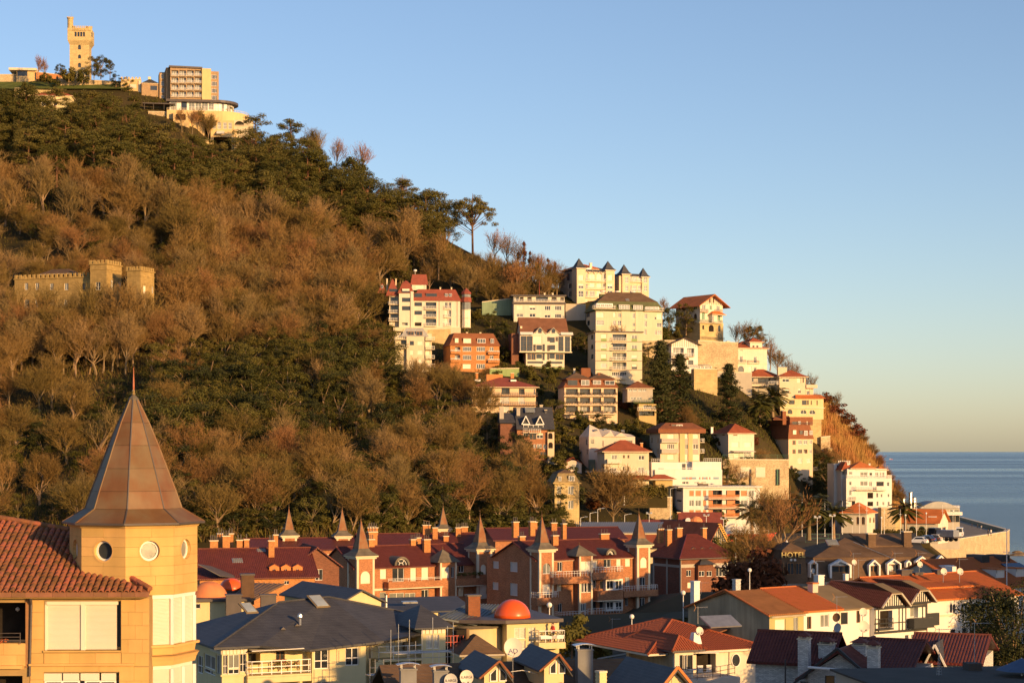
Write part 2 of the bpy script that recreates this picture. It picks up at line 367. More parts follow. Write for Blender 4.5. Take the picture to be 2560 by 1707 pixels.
def leafquad(m,p,nrm,s,rg):
 u=nrm.orthogonal().normalized(); v=nrm.cross(u); a=rg.uniform(0,6.28)
 e=(u*math.cos(a)+v*math.sin(a))*s; g=(v*math.cos(a)-u*math.sin(a))*s*.55
 k=len(m.v); m.v+=[tuple(p-e),tuple(p+g),tuple(p+e),tuple(p-g)]; m.f.append((k,k+1,k+2,k+3))
def clump(m,c,rx,rz,n,s,rg):
 for _ in range(n):
  d=rdir(rg); rr=rg.random()**.4
  leafquad(m,c+Vector((d.x*rx*rr,d.y*rx*rr,d.z*rz*rr)),(d+rdir(rg)*.7+Vector((0,0,.3))).normalized(),s*rg.uniform(.7,1.3),rg)
def leafy_tree(seed,n=40,wd=.36,lo=.12,s=.0145,per=125,shape='round'):
 rg=random.Random(seed); tr=MB(); cr=MB()
 tr.tube((0,0,-.04),(.01,.01,lo+.3),.022,.014,6,False )
 for i in range(n):
  if shape=='round':
   d=rdir(rg); rr=rg.uniform(.35,1)**.6
   c=Vector((d.x*wd*rr,d.y*wd*rr,lo+(1-lo)*(.48+.46*d.z*rr)))
   if rg.random()<.25:c.z=rg.uniform(lo*.3,.5)
   rx,rz=rg.uniform(.07,.14),rg.uniform(.05,.09)
  elif shape=='umbrella':
   a=rg.uniform(0,6.28); rr=wd*rg.random()**.55; c=Vector((rr*math.cos(a),rr*math.sin(a),.92-.30*(rr/wd)**2-rg.random()**2*.26))
   rx,rz=rg.uniform(.07,.12),rg.uniform(.028,.045)
  elif shape=='pine':
   z=rg.uniform(lo,1); k=(1-z)/(1-lo); rr=wd*(.25+.75*math.sin(min(1,k*1.25+.08)*1.9))*rg.uniform(.2,1); a=rg.uniform(0,6.28)
   c=Vector((rr*math.cos(a),rr*math.sin(a),z-.03)); rx,rz=rg.uniform(.06,.11),rg.uniform(.035,.06)
  elif shape=='cedar':
   lev=rg.uniform(0,11); z=lo+(1-lo)*lev/11; k=(1-lev/11.3)**.8*(.75+.25*math.sin(lev*5.1)); rr=wd*k*rg.uniform(.15,1); a=rg.uniform(0,6.28)
   c=Vector((rr*math.cos(a),rr*math.sin(a),z+.03-.12*rr)); rx,rz=rg.uniform(.05,.09),rg.uniform(.02,.035)
  elif shape=='cypress':
   z=rg.uniform(.03,1); k=math.sin(min(1,(1-z)*1.15+.04)*2.2); rr=wd*k*rg.random(); a=rg.uniform(0,6.28)
   c=Vector((rr*math.cos(a),rr*math.sin(a),z)); rx,rz=.045,.08
  else :
   d=rdir(rg); rr=rg.uniform(.3,1); c=Vector((d.x*wd*rr,d.y*wd*rr,.1+.75*abs(d.z)*rr)); rx,rz=rg.uniform(.12,.2),rg.uniform(.1,.16)
  clump(cr,c,rx,rz,per,s,rg)
  if i%2==0 and shape!='bush':
   b=Vector((0,0,max(.08,min(lo+.25,c.z*.65)) if shape in ('round','umbrella') else max(.05,c.z-.05))); tr.tube(b,c,.007,.003,4,False )
 if shape in ('umbrella','pine','cedar','cypress'):tr.tube((.01,.01,lo+.26),(0,0,.93),.013,.004,5,False )
 return tr,cr
def palm_tree(seed,trunk=.5):
 rg=random.Random(seed); tr=MB(); cr=MB()
 tr.ring([(.042,-.04),(.036,.05),(.03,trunk*.5),(.036,trunk*.92),(.06,trunk),(.04,trunk+.05)],9)
 for i in range(58):
  a=rg.uniform(0,6.28); el=rg.uniform(-.75,1.35); L=rg.uniform(.36,.47); d=Vector((math.cos(a)*math.cos(el),math.sin(a)*math.cos(el),math.sin(el)))
  p=Vector((0,0,trunk+.03)); N=11
  for k in range(N):
   d2=(d+Vector((0,0,-.10*k*(1 if el>-.2 else .5)))).normalized(); q=p+d2*(L/N); cr.rib(p,q,.014,Vector((0,0,1)))
   sd=d2.cross(Vector((0,0,1))).normalized(); ll=.085*math.sin(math.pi*(k+1.4)/(N+2))
   for s in (-1,1):
    for t in (0,.5):
     b=p.lerp(q,t); cr.rib(b,b+(sd*s+d2*.75+Vector((0,0,-.35))).normalized()*ll*1.35,.034,Vector((0,0,1)))
   p=q
 return tr,cr
def protos(fn,seeds,tm,cm,**kw):
 out=[]
 for s in seeds:
  t,c=fn(s,**kw); out.append((t.mesh('trunk',tm),c.mesh('crown',cm)))
 return out
KIND={'bare':protos(bare_tree,(1,2),'bark','twig',spread=.55)+protos(bare_tree,(101,102,103),'bark','twig',spread=.5,n1=13,oval= True )+protos(bare_tree,(104,),'bark','twig_red',spread=.5,n1=13,oval= True )+protos(bare_tree,(4,5),'bark','twig',spread=.42,n1=10)+protos(bare_tree,(6,),'bark','twig_red',spread=.6)+protos(bare_tree,(7,),'bark','twig_red',spread=.5,n1=8,trunk_h=.3)+protos(bare_tree,(8,),'bark','twig_pale',spread=.48,n1=8,dens=.6),'tall':protos(bare_tree,(11,),'bark','twig',spread=.36,n1=7,dens=.7,trunk_h=.34)+protos(bare_tree,(12,13),'bark','twig_pale',spread=.36,n1=12,dens=.8,oval= True ),'thin':protos(bare_tree,(15,16),'bark','twig_red',spread=.42,n1=7,dens=.45,twig_w=.0075),'ball':protos(bare_tree,(21,),'bark','twig',spread=.62,n1=15,dens=1.6,trunk_h=.12,twig_w=.0066),'holm':protos(leafy_tree,(31,32,33),'bark','leaf')+protos(leafy_tree,(34,35),'bark','leaf_dark')+protos(leafy_tree,(36,),'bark','leaf_olive'),'near':protos(leafy_tree,(131,),'bark','leaf_dark',n=210,wd=.40,lo=.08,s=.010,per=130),'ivy':protos(leafy_tree,(38,39),'bark','leaf',n=20,wd=.16,lo=.05,per=80),'pine':protos(leafy_tree,(41,42,43,44),'bark_pine','leaf_pine',n=50,wd=.30,lo=.26,s=.0115,per=130,shape='pine'),'roundpine':protos(leafy_tree,(141,142,143),'bark_pine','leaf_pine',n=48,wd=.34,lo=.34,s=.0125,per=130),'umbrella':protos(leafy_tree,(51,),'bark_pine','leaf_pine',n=64,wd=.40,lo=.45,s=.012,per=120,shape='umbrella'),'cedar':protos(leafy_tree,(61,62),'bark_pine','leaf_dark',n=230,wd=.34,lo=.06,s=.013,per=42,shape='cedar'),'cypress':protos(leafy_tree,(71,72),'bark_pine','leaf_rust',n=40,wd=.13,lo=.02,s=.016,per=60,shape='cypress'),'bush':protos(leafy_tree,(81,82),'bark','leaf',n=18,wd=.5,s=.05,per=75,shape='bush')+protos(leafy_tree,(83,),'bark','leaf_dark',n=18,wd=.5,s=.05,per=75,shape='bush'),'bush_olive':protos(leafy_tree,(84,85),'bark','leaf_olive',n=18,wd=.55,s=.045,per=75,shape='bush'),'bush_rust':protos(leafy_tree,(86,),'bark','leaf_rust',n=18,wd=.5,s=.045,per=75,shape='bush'),'palm':protos(palm_tree,(91,92),'bark','leaf_palm'),}
NAME={'bare':'bare_tree','tall':'slender_bare_tree','thin':'young_bare_tree','ball':'rounded_bare_tree','holm':'evergreen_tree','near':'evergreen_tree','ivy':'ivy_covered_tree','pine':'pine_tree','roundpine':'pine_tree','umbrella':'umbrella_pine','cedar':'cedar_tree','cypress':'cypress_tree','bush':'shrub','bush_olive':'shrub','bush_rust':'shrub','palm':'palm_tree'}
_tr=random.Random(99)
def tree(kind,p,h,label,group= None ,wide=1.0,var= None ):
 tm,cm=KIND[kind][var if var is not None else _tr.randrange(len(KIND[kind]))]
 o=empty(NAME[kind],p,label,'shrub' if NAME[kind]=='shrub' else 'tree',_tr.uniform(0,6.28),group)
 o.scale=(h*wide,h*wide,h)
 link('stem' if NAME[kind]=='shrub' else 'trunk',tm,o); link('foliage' if NAME[kind]=='shrub' else 'crown',cm,o)
 return o
def inpoly(x,y,poly):
 r= False ; n=len(poly)
 for i in range(n):
  x1,y1=poly[i]; x2,y2=poly[(i+1)%n]
  if (y1>y)!=(y2>y) and x<(x2-x1)*(y-y1)/(y2-y1)+x1:r= not r
 return r
TREE_BASES=[]
def wood(poly,n,mix,hrange,label,group,mind=26,avoid=(),wide=(.9,1.25)):
 xs=[p[0] for p in poly]; ys=[p[1] for p in poly]; c=0; tries=0; pts=[]
 while c<n and tries<n*60:
  tries+=1; x=_tr.uniform(min(xs),max(xs)); y=_tr.uniform(min(ys),max(ys))
  if not inpoly(x,y,poly) or any(a<=x<=b and e<=y<=f for a,b,e,f in avoid): continue
  if any((x-q)**2+((y-r_)*1.5)**2<mind**2 for q,r_ in pts): continue
  pts.append((x,y)); c+=1
  k=_tr.random()*sum(v for _,v in mix)
  for kind,v in mix:
   k-=v
   if k<=0: break
  noun={'bare':'bare brown tree','tall':'tall slim bare tree','thin':'thin reddish bare tree','holm':'dense dark green evergreen tree','ivy':'narrow ivy-clad tree','pine':'dark green pine tree','roundpine':'round-headed green pine tree','bush':'low green shrub','bush_olive':'low olive green shrub','bush_rust':'low rust brown shrub','cedar':'layered dark cedar','cypress':'narrow rust brown cypress'}[kind]
  hh=hrange.get(kind,(9,13)); tree(kind,surf(x,y)+Vector((0,0,-.3)),_tr.uniform(*hh),noun+' '+label,noun+'s '+group,_tr.uniform(*wide))
# ------------ the woods on the hill
WOOD_EDGE=[(960,700),(985,800),(990,930),(1090,985),(1170,1030),(1230,1085),(1290,1160),(1370,1240),(1395,1320)]
HR={'bare':(12,17),'tall':(14,19),'thin':(9,13),'holm':(9,13),'ivy':(10,14),'pine':(15,21),'bush':(3,5),'bush_olive':(3,5),'bush_rust':(2.5,4)}
wood([(-60,345),(60,325),(300,330),(360,420),(560,455),(640,560),(420,520),(200,480),(-60,470)],64,[('pine',1),('roundpine',1)],{'pine':(17,23),'roundpine':(15,20)},'on the upper left slope below the lookout terraces','below the lookout',27,wide=(1.1,1.5))
wood([(590,395),(700,415),(860,490),(1000,552),(1130,612),(1120,660),(940,620),(760,600),(640,590)],52,[('pine',2),('roundpine',4),('holm',1)],{'pine':(17,23),'roundpine':(15,21),'holm':(11,15)},'along the ridge right of the hilltop hotel','along the ridge',25,wide=(1.1,1.5))
wood([(-60,480),(420,530),(640,590),(760,610),(960,640),(1120,675),(1290,735),(1300,760),(1240,730),(960,705),(960,760),(850,900),(560,820),(430,840),(430,600),(-60,560)],150,[('bare',6),('tall',3.5),('ivy',.8),('thin',1),('holm',.6)],HR,'on the middle of the wooded slope','on the middle slope',19,wide=(1.1,1.5))
wood([(-60,560),(430,600),(430,735),(-60,735)],64,[('bare',3),('holm',.7)],{'bare':(8,11),'holm':(6,9)},'on the slope just above the castle','above the castle',17,wide=(1.1,1.5))
wood([(-60,700),(5,720),(10,866),(425,866),(560,830),(850,880),(700,920),(420,930),(-60,960)],95,[('tall',2),('bare',3)],{'bare':(10,14.5),'tall':(11,15)},'in the park in front of the castle','in front of the castle',16,wide=(1.1,1.4))
wood([(430,700),(560,650),(700,640),(960,760),(850,880),(560,830),(430,850)],34,[('bare',3)],{'bare':(10,14)},'on the slope right of the castle','right of the castle',20,wide=(1.2,1.5))
wood([(380,930),(700,905),(860,860),(985,890),(1010,960),(860,1010),(700,1080),(480,1190),(350,1140)],95,[('holm',6),('bare',1.2),('ivy',1)],{'holm':(11,15),'bare':(9,12),'ivy':(11,14)},'in the green belt across the middle of the slope','in the green belt',18,wide=(1.15,1.5))
wood([(-60,970),(370,950),(350,1140),(470,1200),(480,1345),(-60,1345)],60,[('bare',3),('holm',3),('ivy',1)],{'bare':(9,13),'holm':(7,10),'ivy':(8,11)},'on the lower slope behind the copper spire','behind the copper spire',23,wide=(1.1,1.5))
wood([(490,1195),(700,1085),(870,1015),(1010,965)]+WOOD_EDGE[3:]+[(490,1345)],165,[('bare',4),('holm',5.5),('ivy',1.8),('tall',1)],{'bare':(9,12.5),'holm':(8,11.5),'ivy':(8,11),'tall':(9,12)},'on the lower slope above the brick terrace','above the brick terrace',20,wide=(1.1,1.5))
for x,y,h in ((40,872,16),(105,880,17),(160,876,15),(215,884,18),(262,878,17),(300,886,18),(345,880,16),(390,876,15)):
 tree('tall',surf(x,y),h,'tall pale-limbed bare tree reaching up in front of the castle walls','pale bare trees before the castle walls',1.2)
for x,y,k,h in ((800,420,'bare',14),(770,408,'bare',13),(840,435,'thin',13),(905,455,'thin',14),(1010,520,'thin',11),(1080,572,'thin',8),(1120,602,'thin',8),(1235,665,'thin',12),(1270,680,'thin',12),(1300,690,'thin',11),(1350,712,'thin',10),(1330,700,'thin',9),(1375,720,'thin',9)):
 tree(k,surf(x,y),h,'leafless tree standing on the skyline of the ridge','leafless trees on the skyline')
tree('umbrella',surf(1182,634)+Vector((0,0,-.5)),24.5,'tall lone umbrella pine standing against the sky on the ridge',None ,.84)
for x,y,h in ((1295,668,8),(1310,662,11),(1325,672,9),(1345,680,8),(1370,690,9),(1388,692,8)):
 tree('cypress',surf(x,y+22),h,'narrow rust brown cypress on the ridge left of the spired block','cypresses on the ridge',1.2)
 # undergrowth: dead leaves, bramble, saplings and grass nobody could count
FOREST=[(-200,230),(600,330),(1140,580),(1300,690),(1290,720),(960,700),(985,800)]+WOOD_EDGE[2:]+[(1395,1360),(-200,1360)]
def undergrowth(forest,n,seed,lo,hi,wd):
 m=MB(); rg=random.Random(seed); c=0
 while c<n:
  x=rg.uniform(-200,2270); S=interp(SKYL,x); B=interp(BASE,x); y=rg.uniform(S+3,B+6)
  if inpoly(x,y,FOREST)!=forest: continue
  c+=1; p=surf(x,y); big=.6+.8*max(0,noise.noise(p*.05)+.4)
  if forest and (10<x<420 and 610<y<830 or y<330):big*=.35
  d=(Vector((rg.gauss(0,.45),rg.gauss(0,.45)-.3,1))).normalized(); L=rg.uniform(lo,hi)*big
  m.rib(p+Vector((0,0,-.3)),p+d*L,rg.uniform(.4,1)*wd)
 return m
wood([(960,650),(1280,705),(1400,738),(1380,765),(1250,782),(1090,735),(970,700)],34,[('bare',3),('tall',2),('holm',1)],{'bare':(8,11),'tall':(9,12),'holm':(6,8)},'on the slope behind the red-roofed apartment block','behind the red-roofed block',17,wide=(1.1,1.5))
wood([(60,245),(330,240),(360,300),(60,310)],22,[('bush_olive',3),('bush',1)],{'bush_olive':(3,5),'bush':(3,5),'pine':(9,12)},'on the bank below the summit lawn','on the summit bank',14,wide=(1.3,1.9))
wood([(440,1318),(1400,1305),(1400,1340),(440,1345)],60,[('bush',3),('bush_olive',2),('holm',1)],{'bush':(3,5),'bush_olive':(3,5),'holm':(5,7)},'along the foot of the wood behind the brick terrace','along the foot of the wood',12,wide=(1.3,1.9))
tag(undergrowth(True ,60000,5,1.0,3.4,.13).build('undergrowth','twig'),'thicket of bare saplings and brambles between the trees of the wood','undergrowth',kind='stuff')
tag(undergrowth(True ,22000,6,.7,2.4,.6).build('undergrowth','leaf'),'ivy and evergreen scrub on the floor of the wood','undergrowth',kind='stuff')
tag(undergrowth(False ,36000,8,.3,1.1,.35).build('undergrowth','leaf_olive'),'grass and low weeds between the hillside houses','undergrowth',kind='stuff')
# ------------ building kit: front of every building is its local y = 0 plane, x to the right, z up
ZV={'H':(0,0,3.36),'C':(0,600,4.127),'S':(0,950,4.127),'T':(0,1280,3.671),'Y':(460,1250,3.43),'K':(820,1250,4.752),'L':(1200,1250,4.704),'D':(920,1440,4.2),'A':(920,640,5.226),'B':(1260,640,4.9),'E':(1160,900,4.9),'G':(1540,720,4.3556),'I':(1440,1040,4.2),'J':(1980,1100,4.055),'M':(1560,1400,4.3556),'N':(1960,1380,3.92),'O':(1840,1040,5.6),'Q':(1380,1200,4.9),'U':(1800,1160,5.226),'n':(0,0,1.0)}
FR={'w':('paint_white','glass',2,1),'x':('paint_white','glass',2,2),'3':('paint_white','glass',3,1),'4':('paint_white','glass',4,1),'g':('metal_dark','glass',1,1),'G':('metal_dark','glass',2,3),'p':('paint_white','glass_pale',2,1),'X':('paint_white','glass_pale',2,2),'P':('paint_white','glass_pale',4,2),'q':('trim','glass_pale',1,1),'k':('wood','glass',2,1),'K':('wood','glass_pale',3,3),'c':('paint_white','curtain',2,1),'s':('trim','shutter',1,1),'S':('trim','shutter',2,1),'y':('paint_white','shutter_grey',1,1),'o':('trim','shutter_orange',1,1),'n':('paint_white','shutter_green',2,1),'d':('metal_dark','glass',3,1),'e':('paint_white','glass_pale',3,1),'v':('metal_dark','interior',1,1)}
SHUT=set('sSyon')
class Bd:
 def __init__(s,name,label,cat,Z,u,v,Y= None ,yaw=0.0,group= None ,parent= None ):
  s.Z=ZV[Z]; px,py=s.n(u,v)
  s.Y=Y if Y else surfY(px,py)-1.5
  s.o=P(px,py,s.Y); s.yaw=R(yaw); s.ex=Vector((math.cos(s.yaw),math.sin(s.yaw),0)); s.ey=Vector((-math.sin(s.yaw),math.cos(s.yaw),0))
  s.e=parent.e if parent else empty(name,s.o,label,cat,s.yaw,group)
  s.sub= None ; s.k=s.Y/F/s.Z[2]
  if parent:
  # a wing turned or moved against its own house
   s.sub=(parent,s.o-parent.o)
 def n(s,u,v): return s.Z[0]+u/s.Z[2],s.Z[1]+v/s.Z[2]
 def view(s,Z):s.Z=ZV[Z]; return s
 def f(s,u,v,dy=0.0):
  px,py=s.n(u,v); r=Vector(((px-CX)/F,1,(HY-py)/F)); C=Vector((0,0,H))
  t=(dy+(s.o-C).dot(s.ey))/r.dot(s.ey); p=C+r*t-s.o
  return p.dot(s.ex),p.z
 def sd(s,u,v,x0=0.0):
  px,py=s.n(u,v); r=Vector(((px-CX)/F,1,(HY-py)/F)); C=Vector((0,0,H))
  t=(x0+(s.o-C).dot(s.ex))/r.dot(s.ex); p=C+r*t-s.o
  return p.dot(s.ey),p.z
 def X(s,u,dy=0.0): return s.f(u,0,dy)[0]
 def Zv(s,v,dy=0.0,u= None ): return s.f(u if u is not None else (s.Z[0] and 0),v,dy)[1] if u is not None else s.f(0,v,dy)[1]
 def put(s,mb,name,m,parent= None ,smooth= False ):
  o=mb.build(name,m,parent if parent else s.e,smooth)
  if s.sub and not parent:
  # wing coordinates -> house coordinates
   h,d=s.sub; o.location=(d.dot(h.ex),d.dot(h.ey),d.z); o.rotation_euler=(0,0,s.yaw-h.yaw)
  return o
# ---- walls
 def fmap(s,side,c):
  return {'F': lambda a,d,z:(a,c+d,z),'K': lambda a,d,z:(a,c-d,z),'L': lambda a,d,z:(c+d,a,z),'R': lambda a,d,z:(c-d,a,z)}[side]
 def face(s,mb,fm,a0,a1,z0,z1,holes,rev):
  xs=sorted({a0,a1}|{q for h in holes for q in h[:2]}); zs=sorted({z0,z1}|{q for h in holes for q in h[2:4]})
  xs=[x for x in xs if a0-1e-4<=x<=a1+1e-4]; zs=[z for z in zs if z0-1e-4<=z<=z1+1e-4]
  for j in range(len(zs)-1):
   i=0
   while i<len(xs)-1:
    def solid(i):
     cx,cz=(xs[i]+xs[i+1])/2,(zs[j]+zs[j+1])/2
     return not any(h[0]<cx<h[1] and h[2]<cz<h[3] for h in holes)
    if not solid(i):i+=1; continue
    k=i
    while k<len(xs)-1 and solid(k):k+=1
    mb.poly([fm(xs[i],0,zs[j]),fm(xs[k],0,zs[j]),fm(xs[k],0,zs[j+1]),fm(xs[i],0,zs[j+1])]); i=k
  for h in holes:
   b0,b1,c0,c1,typ=h[:5]; d=1.25 if typ[0] in 'de' else rev
   for (p,q) in (((b0,c0),(b1,c0)),((b1,c0),(b1,c1)),((b1,c1),(b0,c1)),((b0,c1),(b0,c0))):
    mb.poly([fm(p[0],0,p[1]),fm(q[0],0,q[1]),fm(q[0],d,q[1]),fm(p[0],d,p[1])])
   if 'a' in typ[1:]:
    r=(b1-b0)/2; cx=(b0+b1)/2; cz=c1-r
    for sg in (-1,1):
     arc=[fm(cx+sg*r*math.cos(t*math.pi/12),-.004,cz+r*math.sin(t*math.pi/12)) for t in range(7)]
     mb.poly([fm(cx+sg*r,-.004,c1)]+arc)
     for t in range(6):mb.poly([arc[t],arc[t+1],fm(cx+sg*r*math.cos((t+1)*math.pi/12),d*.8,cz+r*math.sin((t+1)*math.pi/12)),fm(cx+sg*r*math.cos(t*math.pi/12),d*.8,cz+r*math.sin(t*math.pi/12))])
 def win(s,fm,h,rev,parent= None ):
  a0,a1,z0,z1,typ=h[:5]; fmn,pm,nx,nz=FR[typ[0]]; w_,hh=a1-a0,z1-z0
  d=(1.2 if typ[0] in 'de' else rev*.75); t=max(.035,min(.075,.05*w_+.01)); fd=.06
  if s.Y>380:t*=1.35
  m=MB()
  def bar(p0,p1,q0,q1,dd=0.0):
   x=[fm(p0,d-fd+dd,q0),fm(p1,d-fd+dd,q0),fm(p1,d-fd+dd,q1),fm(p0,d-fd+dd,q1)]; y=[fm(p0,d+.02,q0),fm(p1,d+.02,q0),fm(p1,d+.02,q1),fm(p0,d+.02,q1)]
   m.poly(x)
   for i in range(4):j=(i+1)%4; m.poly([x[j],x[i],y[i],y[j]])
  bar(a0,a1,z0,z0+t); bar(a0,a1,z1-t,z1); bar(a0,a0+t,z0+t,z1-t); bar(a1-t,a1,z0+t,z1-t)
  for i in range(1,nx):x=a0+w_*i/nx; bar(x-t*.5,x+t*.5,z0+t,z1-t,.01)
  zc=[z0+hh*i/nz for i in range(1,nz)]
  if typ[0] in 'xX' and nz==2:zc=[z0+hh*.42]
  for z in zc:bar(a0+t,a1-t,z-t*.5,z+t*.5,.012)
  o=s.put(m,'loggia' if typ[0] in 'de' else 'window',fmn,parent)
  pn=MB(); pd=d-(.02 if typ[0] in SHUT else -.0)
  pn.poly([fm(a0,pd,z0),fm(a1,pd,z0),fm(a1,pd,z1),fm(a0,pd,z1)])
  pn.build('shutter' if typ[0] in SHUT else 'pane',pm,o)
  if 'h' in typ[1:]:
   q=MB(); k=z1-hh*_tr.uniform(.3,.6); q.poly([fm(a0+t,pd-.075,k),fm(a1-t,pd-.075,k),fm(a1-t,pd-.075,z1-.02),fm(a0+t,pd-.075,z1-.02)]); q.build('shutter','shutter',o)
  if 'l' in typ[1:]:
  # sill
   q=MB(); p0=fm(a0-.06,-.08,z0-.08); p1=fm(a1+.06,rev*.7,z0-.005)
   q.box(min(p0[0],p1[0]),max(p0[0],p1[0]),min(p0[1],p1[1]),max(p0[1],p1[1]),p0[2],p1[2]); q.build('sill','trim',o)
  if 't' in typ[1:]:
  # pale raised surround
   q=MB(); e_=.11
   for (p0_,p1_,q0,q1) in ((a0-e_,a0,z0-e_,z1+e_),(a1,a1+e_,z0-e_,z1+e_),(a0,a1,z1,z1+e_),(a0,a1,z0-e_,z0)):
    A=fm(p0_,-.035,q0); B_=fm(p1_,.02,q1); q.box(min(A[0],B_[0]),max(A[0],B_[0]),min(A[1],B_[1]),max(A[1],B_[1]),q0,q1)
   q.build('surround','trim',o)
  return o
 def spec(s,lst,side='F',c=0.0):
  out=[]
  for it in lst:
   u0,v0,u1,v1,typ=it[:5]
   if side in 'FK':a0,zt=s.f(u0,v0,c); a1,zb=s.f(u1,v1,c); zt2=s.f(u1,v0,c)[1]; zb2=s.f(u0,v1,c)[1]
   else :a0,zt=s.sd(u0,v0,c); a1,zb=s.sd(u1,v1,c); zt2=s.sd(u1,v0,c)[1]; zb2=s.sd(u0,v1,c)[1]
   out.append((min(a0,a1),max(a0,a1),min((zb+zb2)/2,(zt+zt2)/2),max((zt+zt2)/2,(zb+zb2)/2),typ))
  return out
 def body(s,x0,x1,y1,z0,z1,m='cream',F_=(),L_=(),R_=(),rev=.2,y0=0.0,name='wall',gable= None ,local= False ):
  mb=MB(); Fs=F_ if local else s.spec(F_,'F',y0); Ls=s.spec(L_,'L',x0) if not local else L_; Rs=s.spec(R_,'R',x1) if not local else R_
  clip= lambda hs,a,b:[(max(h[0],a+.05),min(h[1],b-.05),max(h[2],z0+.02),min(h[3],z1-.02),h[4]) for h in hs if h[1]>a+.1 and h[0]<b-.1 and min(h[3],z1)-max(h[2],z0)>.2]
  Fs=clip(Fs,x0,x1); Ls=clip(Ls,y0,y1); Rs=clip(Rs,y0,y1)
  s.face(mb,s.fmap('F',y0),x0,x1,z0,z1,Fs,rev); s.face(mb,s.fmap('L',x0),y0,y1,z0,z1,Ls,rev); s.face(mb,s.fmap('R',x1),y0,y1,z0,z1,Rs,rev)
  mb.poly([(x0,y1,z0),(x1,y1,z0),(x1,y1,z1),(x0,y1,z1)]); mb.poly([(x0,y0,z1),(x1,y0,z1),(x1,y1,z1),(x0,y1,z1)])
  if gable:
   ax,hg=gable
   if ax=='y':mb.exy([(x0,z1),(x1,z1),((x0+x1)/2,z1+hg)],y0,y1)
   else :mb.exx([(y0,z1),(y1,z1),((y0+y1)/2,z1+hg)],x0,x1)
  o=s.put(mb,name,m)
  for side,c,hs in (('F',y0,Fs),('L',x0,Ls),('R',x1,Rs)):
   for h in hs:s.win(s.fmap(side,c),h,rev)
  return o
# ---- roofs
 def hip(s,x0,x1,y0,y1,z,h,m,oh=.5,th=.18,name='roof',ridge= None ,ribs= None ,eave='trim',cap= None ):
  x0-=oh; x1+=oh; y0-=oh; y1+=oh; W_,D_=x1-x0,y1-y0; k=min(W_,D_)/2 if ridge is None else ridge
  if W_>=D_:r0,r1=(x0+k,(y0+y1)/2,z+h),(x1-k,(y0+y1)/2,z+h)
  else :r0,r1=((x0+x1)/2,y0+k,z+h),((x0+x1)/2,y1-k,z+h)
  a,b,c,d=(x0,y0,z),(x1,y0,z),(x1,y1,z),(x0,y1,z)
  fs=[[a,b,r1,r0],[b,c,r1],[c,d,r0,r1],[d,a,r0]] if W_>=D_ else [[a,b,r0],[b,c,r1,r0],[c,d,r1],[d,a,r0,r1]]
  mb=MB()
  for f in fs:mb.poly(f)
  o=s.put(mb,name,m)
  e=MB(); e.box(x0+.04,x1-.04,y0+.04,y1-.04,z-th,z-.004); s.put(e,'eave',eave)
  if cap or ribs:
   q=MB(); rr=.11
   for p,t in ((a,r0),(b,r1 if W_>=D_ else r0),(c,r1),(d,r0 if W_>=D_ else r1),(r0,r1)):q.tube(p,t,rr,rr,6)
   q.build('ridge_tiles',cap or m,o)
  if ribs:
   q=MB(); [tile_ribs(q,f,*ribs) for f in fs[:2]+fs[3:]]; tag(q.build('roof_tiles',ribs_mat(m),o),kind='stuff')
  return o
 def gable(s,x0,x1,y0,y1,z,h,m,axis='x',oh=.5,th=.16,name='roof',ribs= None ,off=0.0,fascia='trim'):
 # ridge runs along axis; slabs with real thickness
  mb=MB(); faces=[]
  if axis=='x':
   x0-=oh; x1+=oh; ym=(y0+y1)/2+off; k1=h/(ym-y0); k2=h/(y1-ym); ya,yb=y0-oh,y1+oh
   faces=[[(x0,ya,z-oh*k1),(x1,ya,z-oh*k1),(x1,ym,z+h),(x0,ym,z+h)],[(x1,yb,z-oh*k2),(x0,yb,z-oh*k2),(x0,ym,z+h),(x1,ym,z+h)]]
  else :
   y0-=oh; y1+=oh; xm=(x0+x1)/2+off; k1=h/(xm-x0); k2=h/(x1-xm); xa,xb=x0-oh,x1+oh
   faces=[[(xm,y0,z+h),(xm,y1,z+h),(xa,y1,z-oh*k1),(xa,y0,z-oh*k1)],[(xm,y1,z+h),(xm,y0,z+h),(xb,y0,z-oh*k2),(xb,y1,z-oh*k2)]]
  for f in faces:mb.slab([(p[0],p[1],p[2]+th) for p in f],th-.01)
  o=s.put(mb,name,m)
  if ribs:
   q=MB(); [tile_ribs(q,[(p[0],p[1],p[2]+th) for p in f],*ribs) for f in faces]
   p,t=(faces[0][2],faces[0][3]) if axis=='x' else (faces[0][0],faces[0][1]); q.tube((p[0],p[1],p[2]+th),(t[0],t[1],t[2]+th),.12,.12,6)
   tag(q.build('roof_tiles',ribs_mat(m),o),kind='stuff')
  return o
 def spire(s,cx,cy,hw,z,h,m,flare=.0,name='roof',n=4,fl_h=.25,tip=.02,finial=0.0,parent= None ):
  mb=MB(); q=math.sqrt(2) if n==4 else 1/math.cos(math.pi/n); a0=math.pi/n
  prof=[(hw*q,z)]+([(hw*q*(1-flare),z+h*fl_h)] if flare else [])+[(tip,z+h)]
  mb.ring(prof,n,(cx,cy),a0); o=s.put(mb,name,m,parent)
  if finial:
   f=MB(); f.tube((cx,cy,z+h-.1),(cx,cy,z+h+finial),.05,.02,5); f.ring([(.03,z+h+.1),(.14,z+h+.22),(.03,z+h+.36)],6,(cx,cy)); f.build('finial','copper',o)
  return o
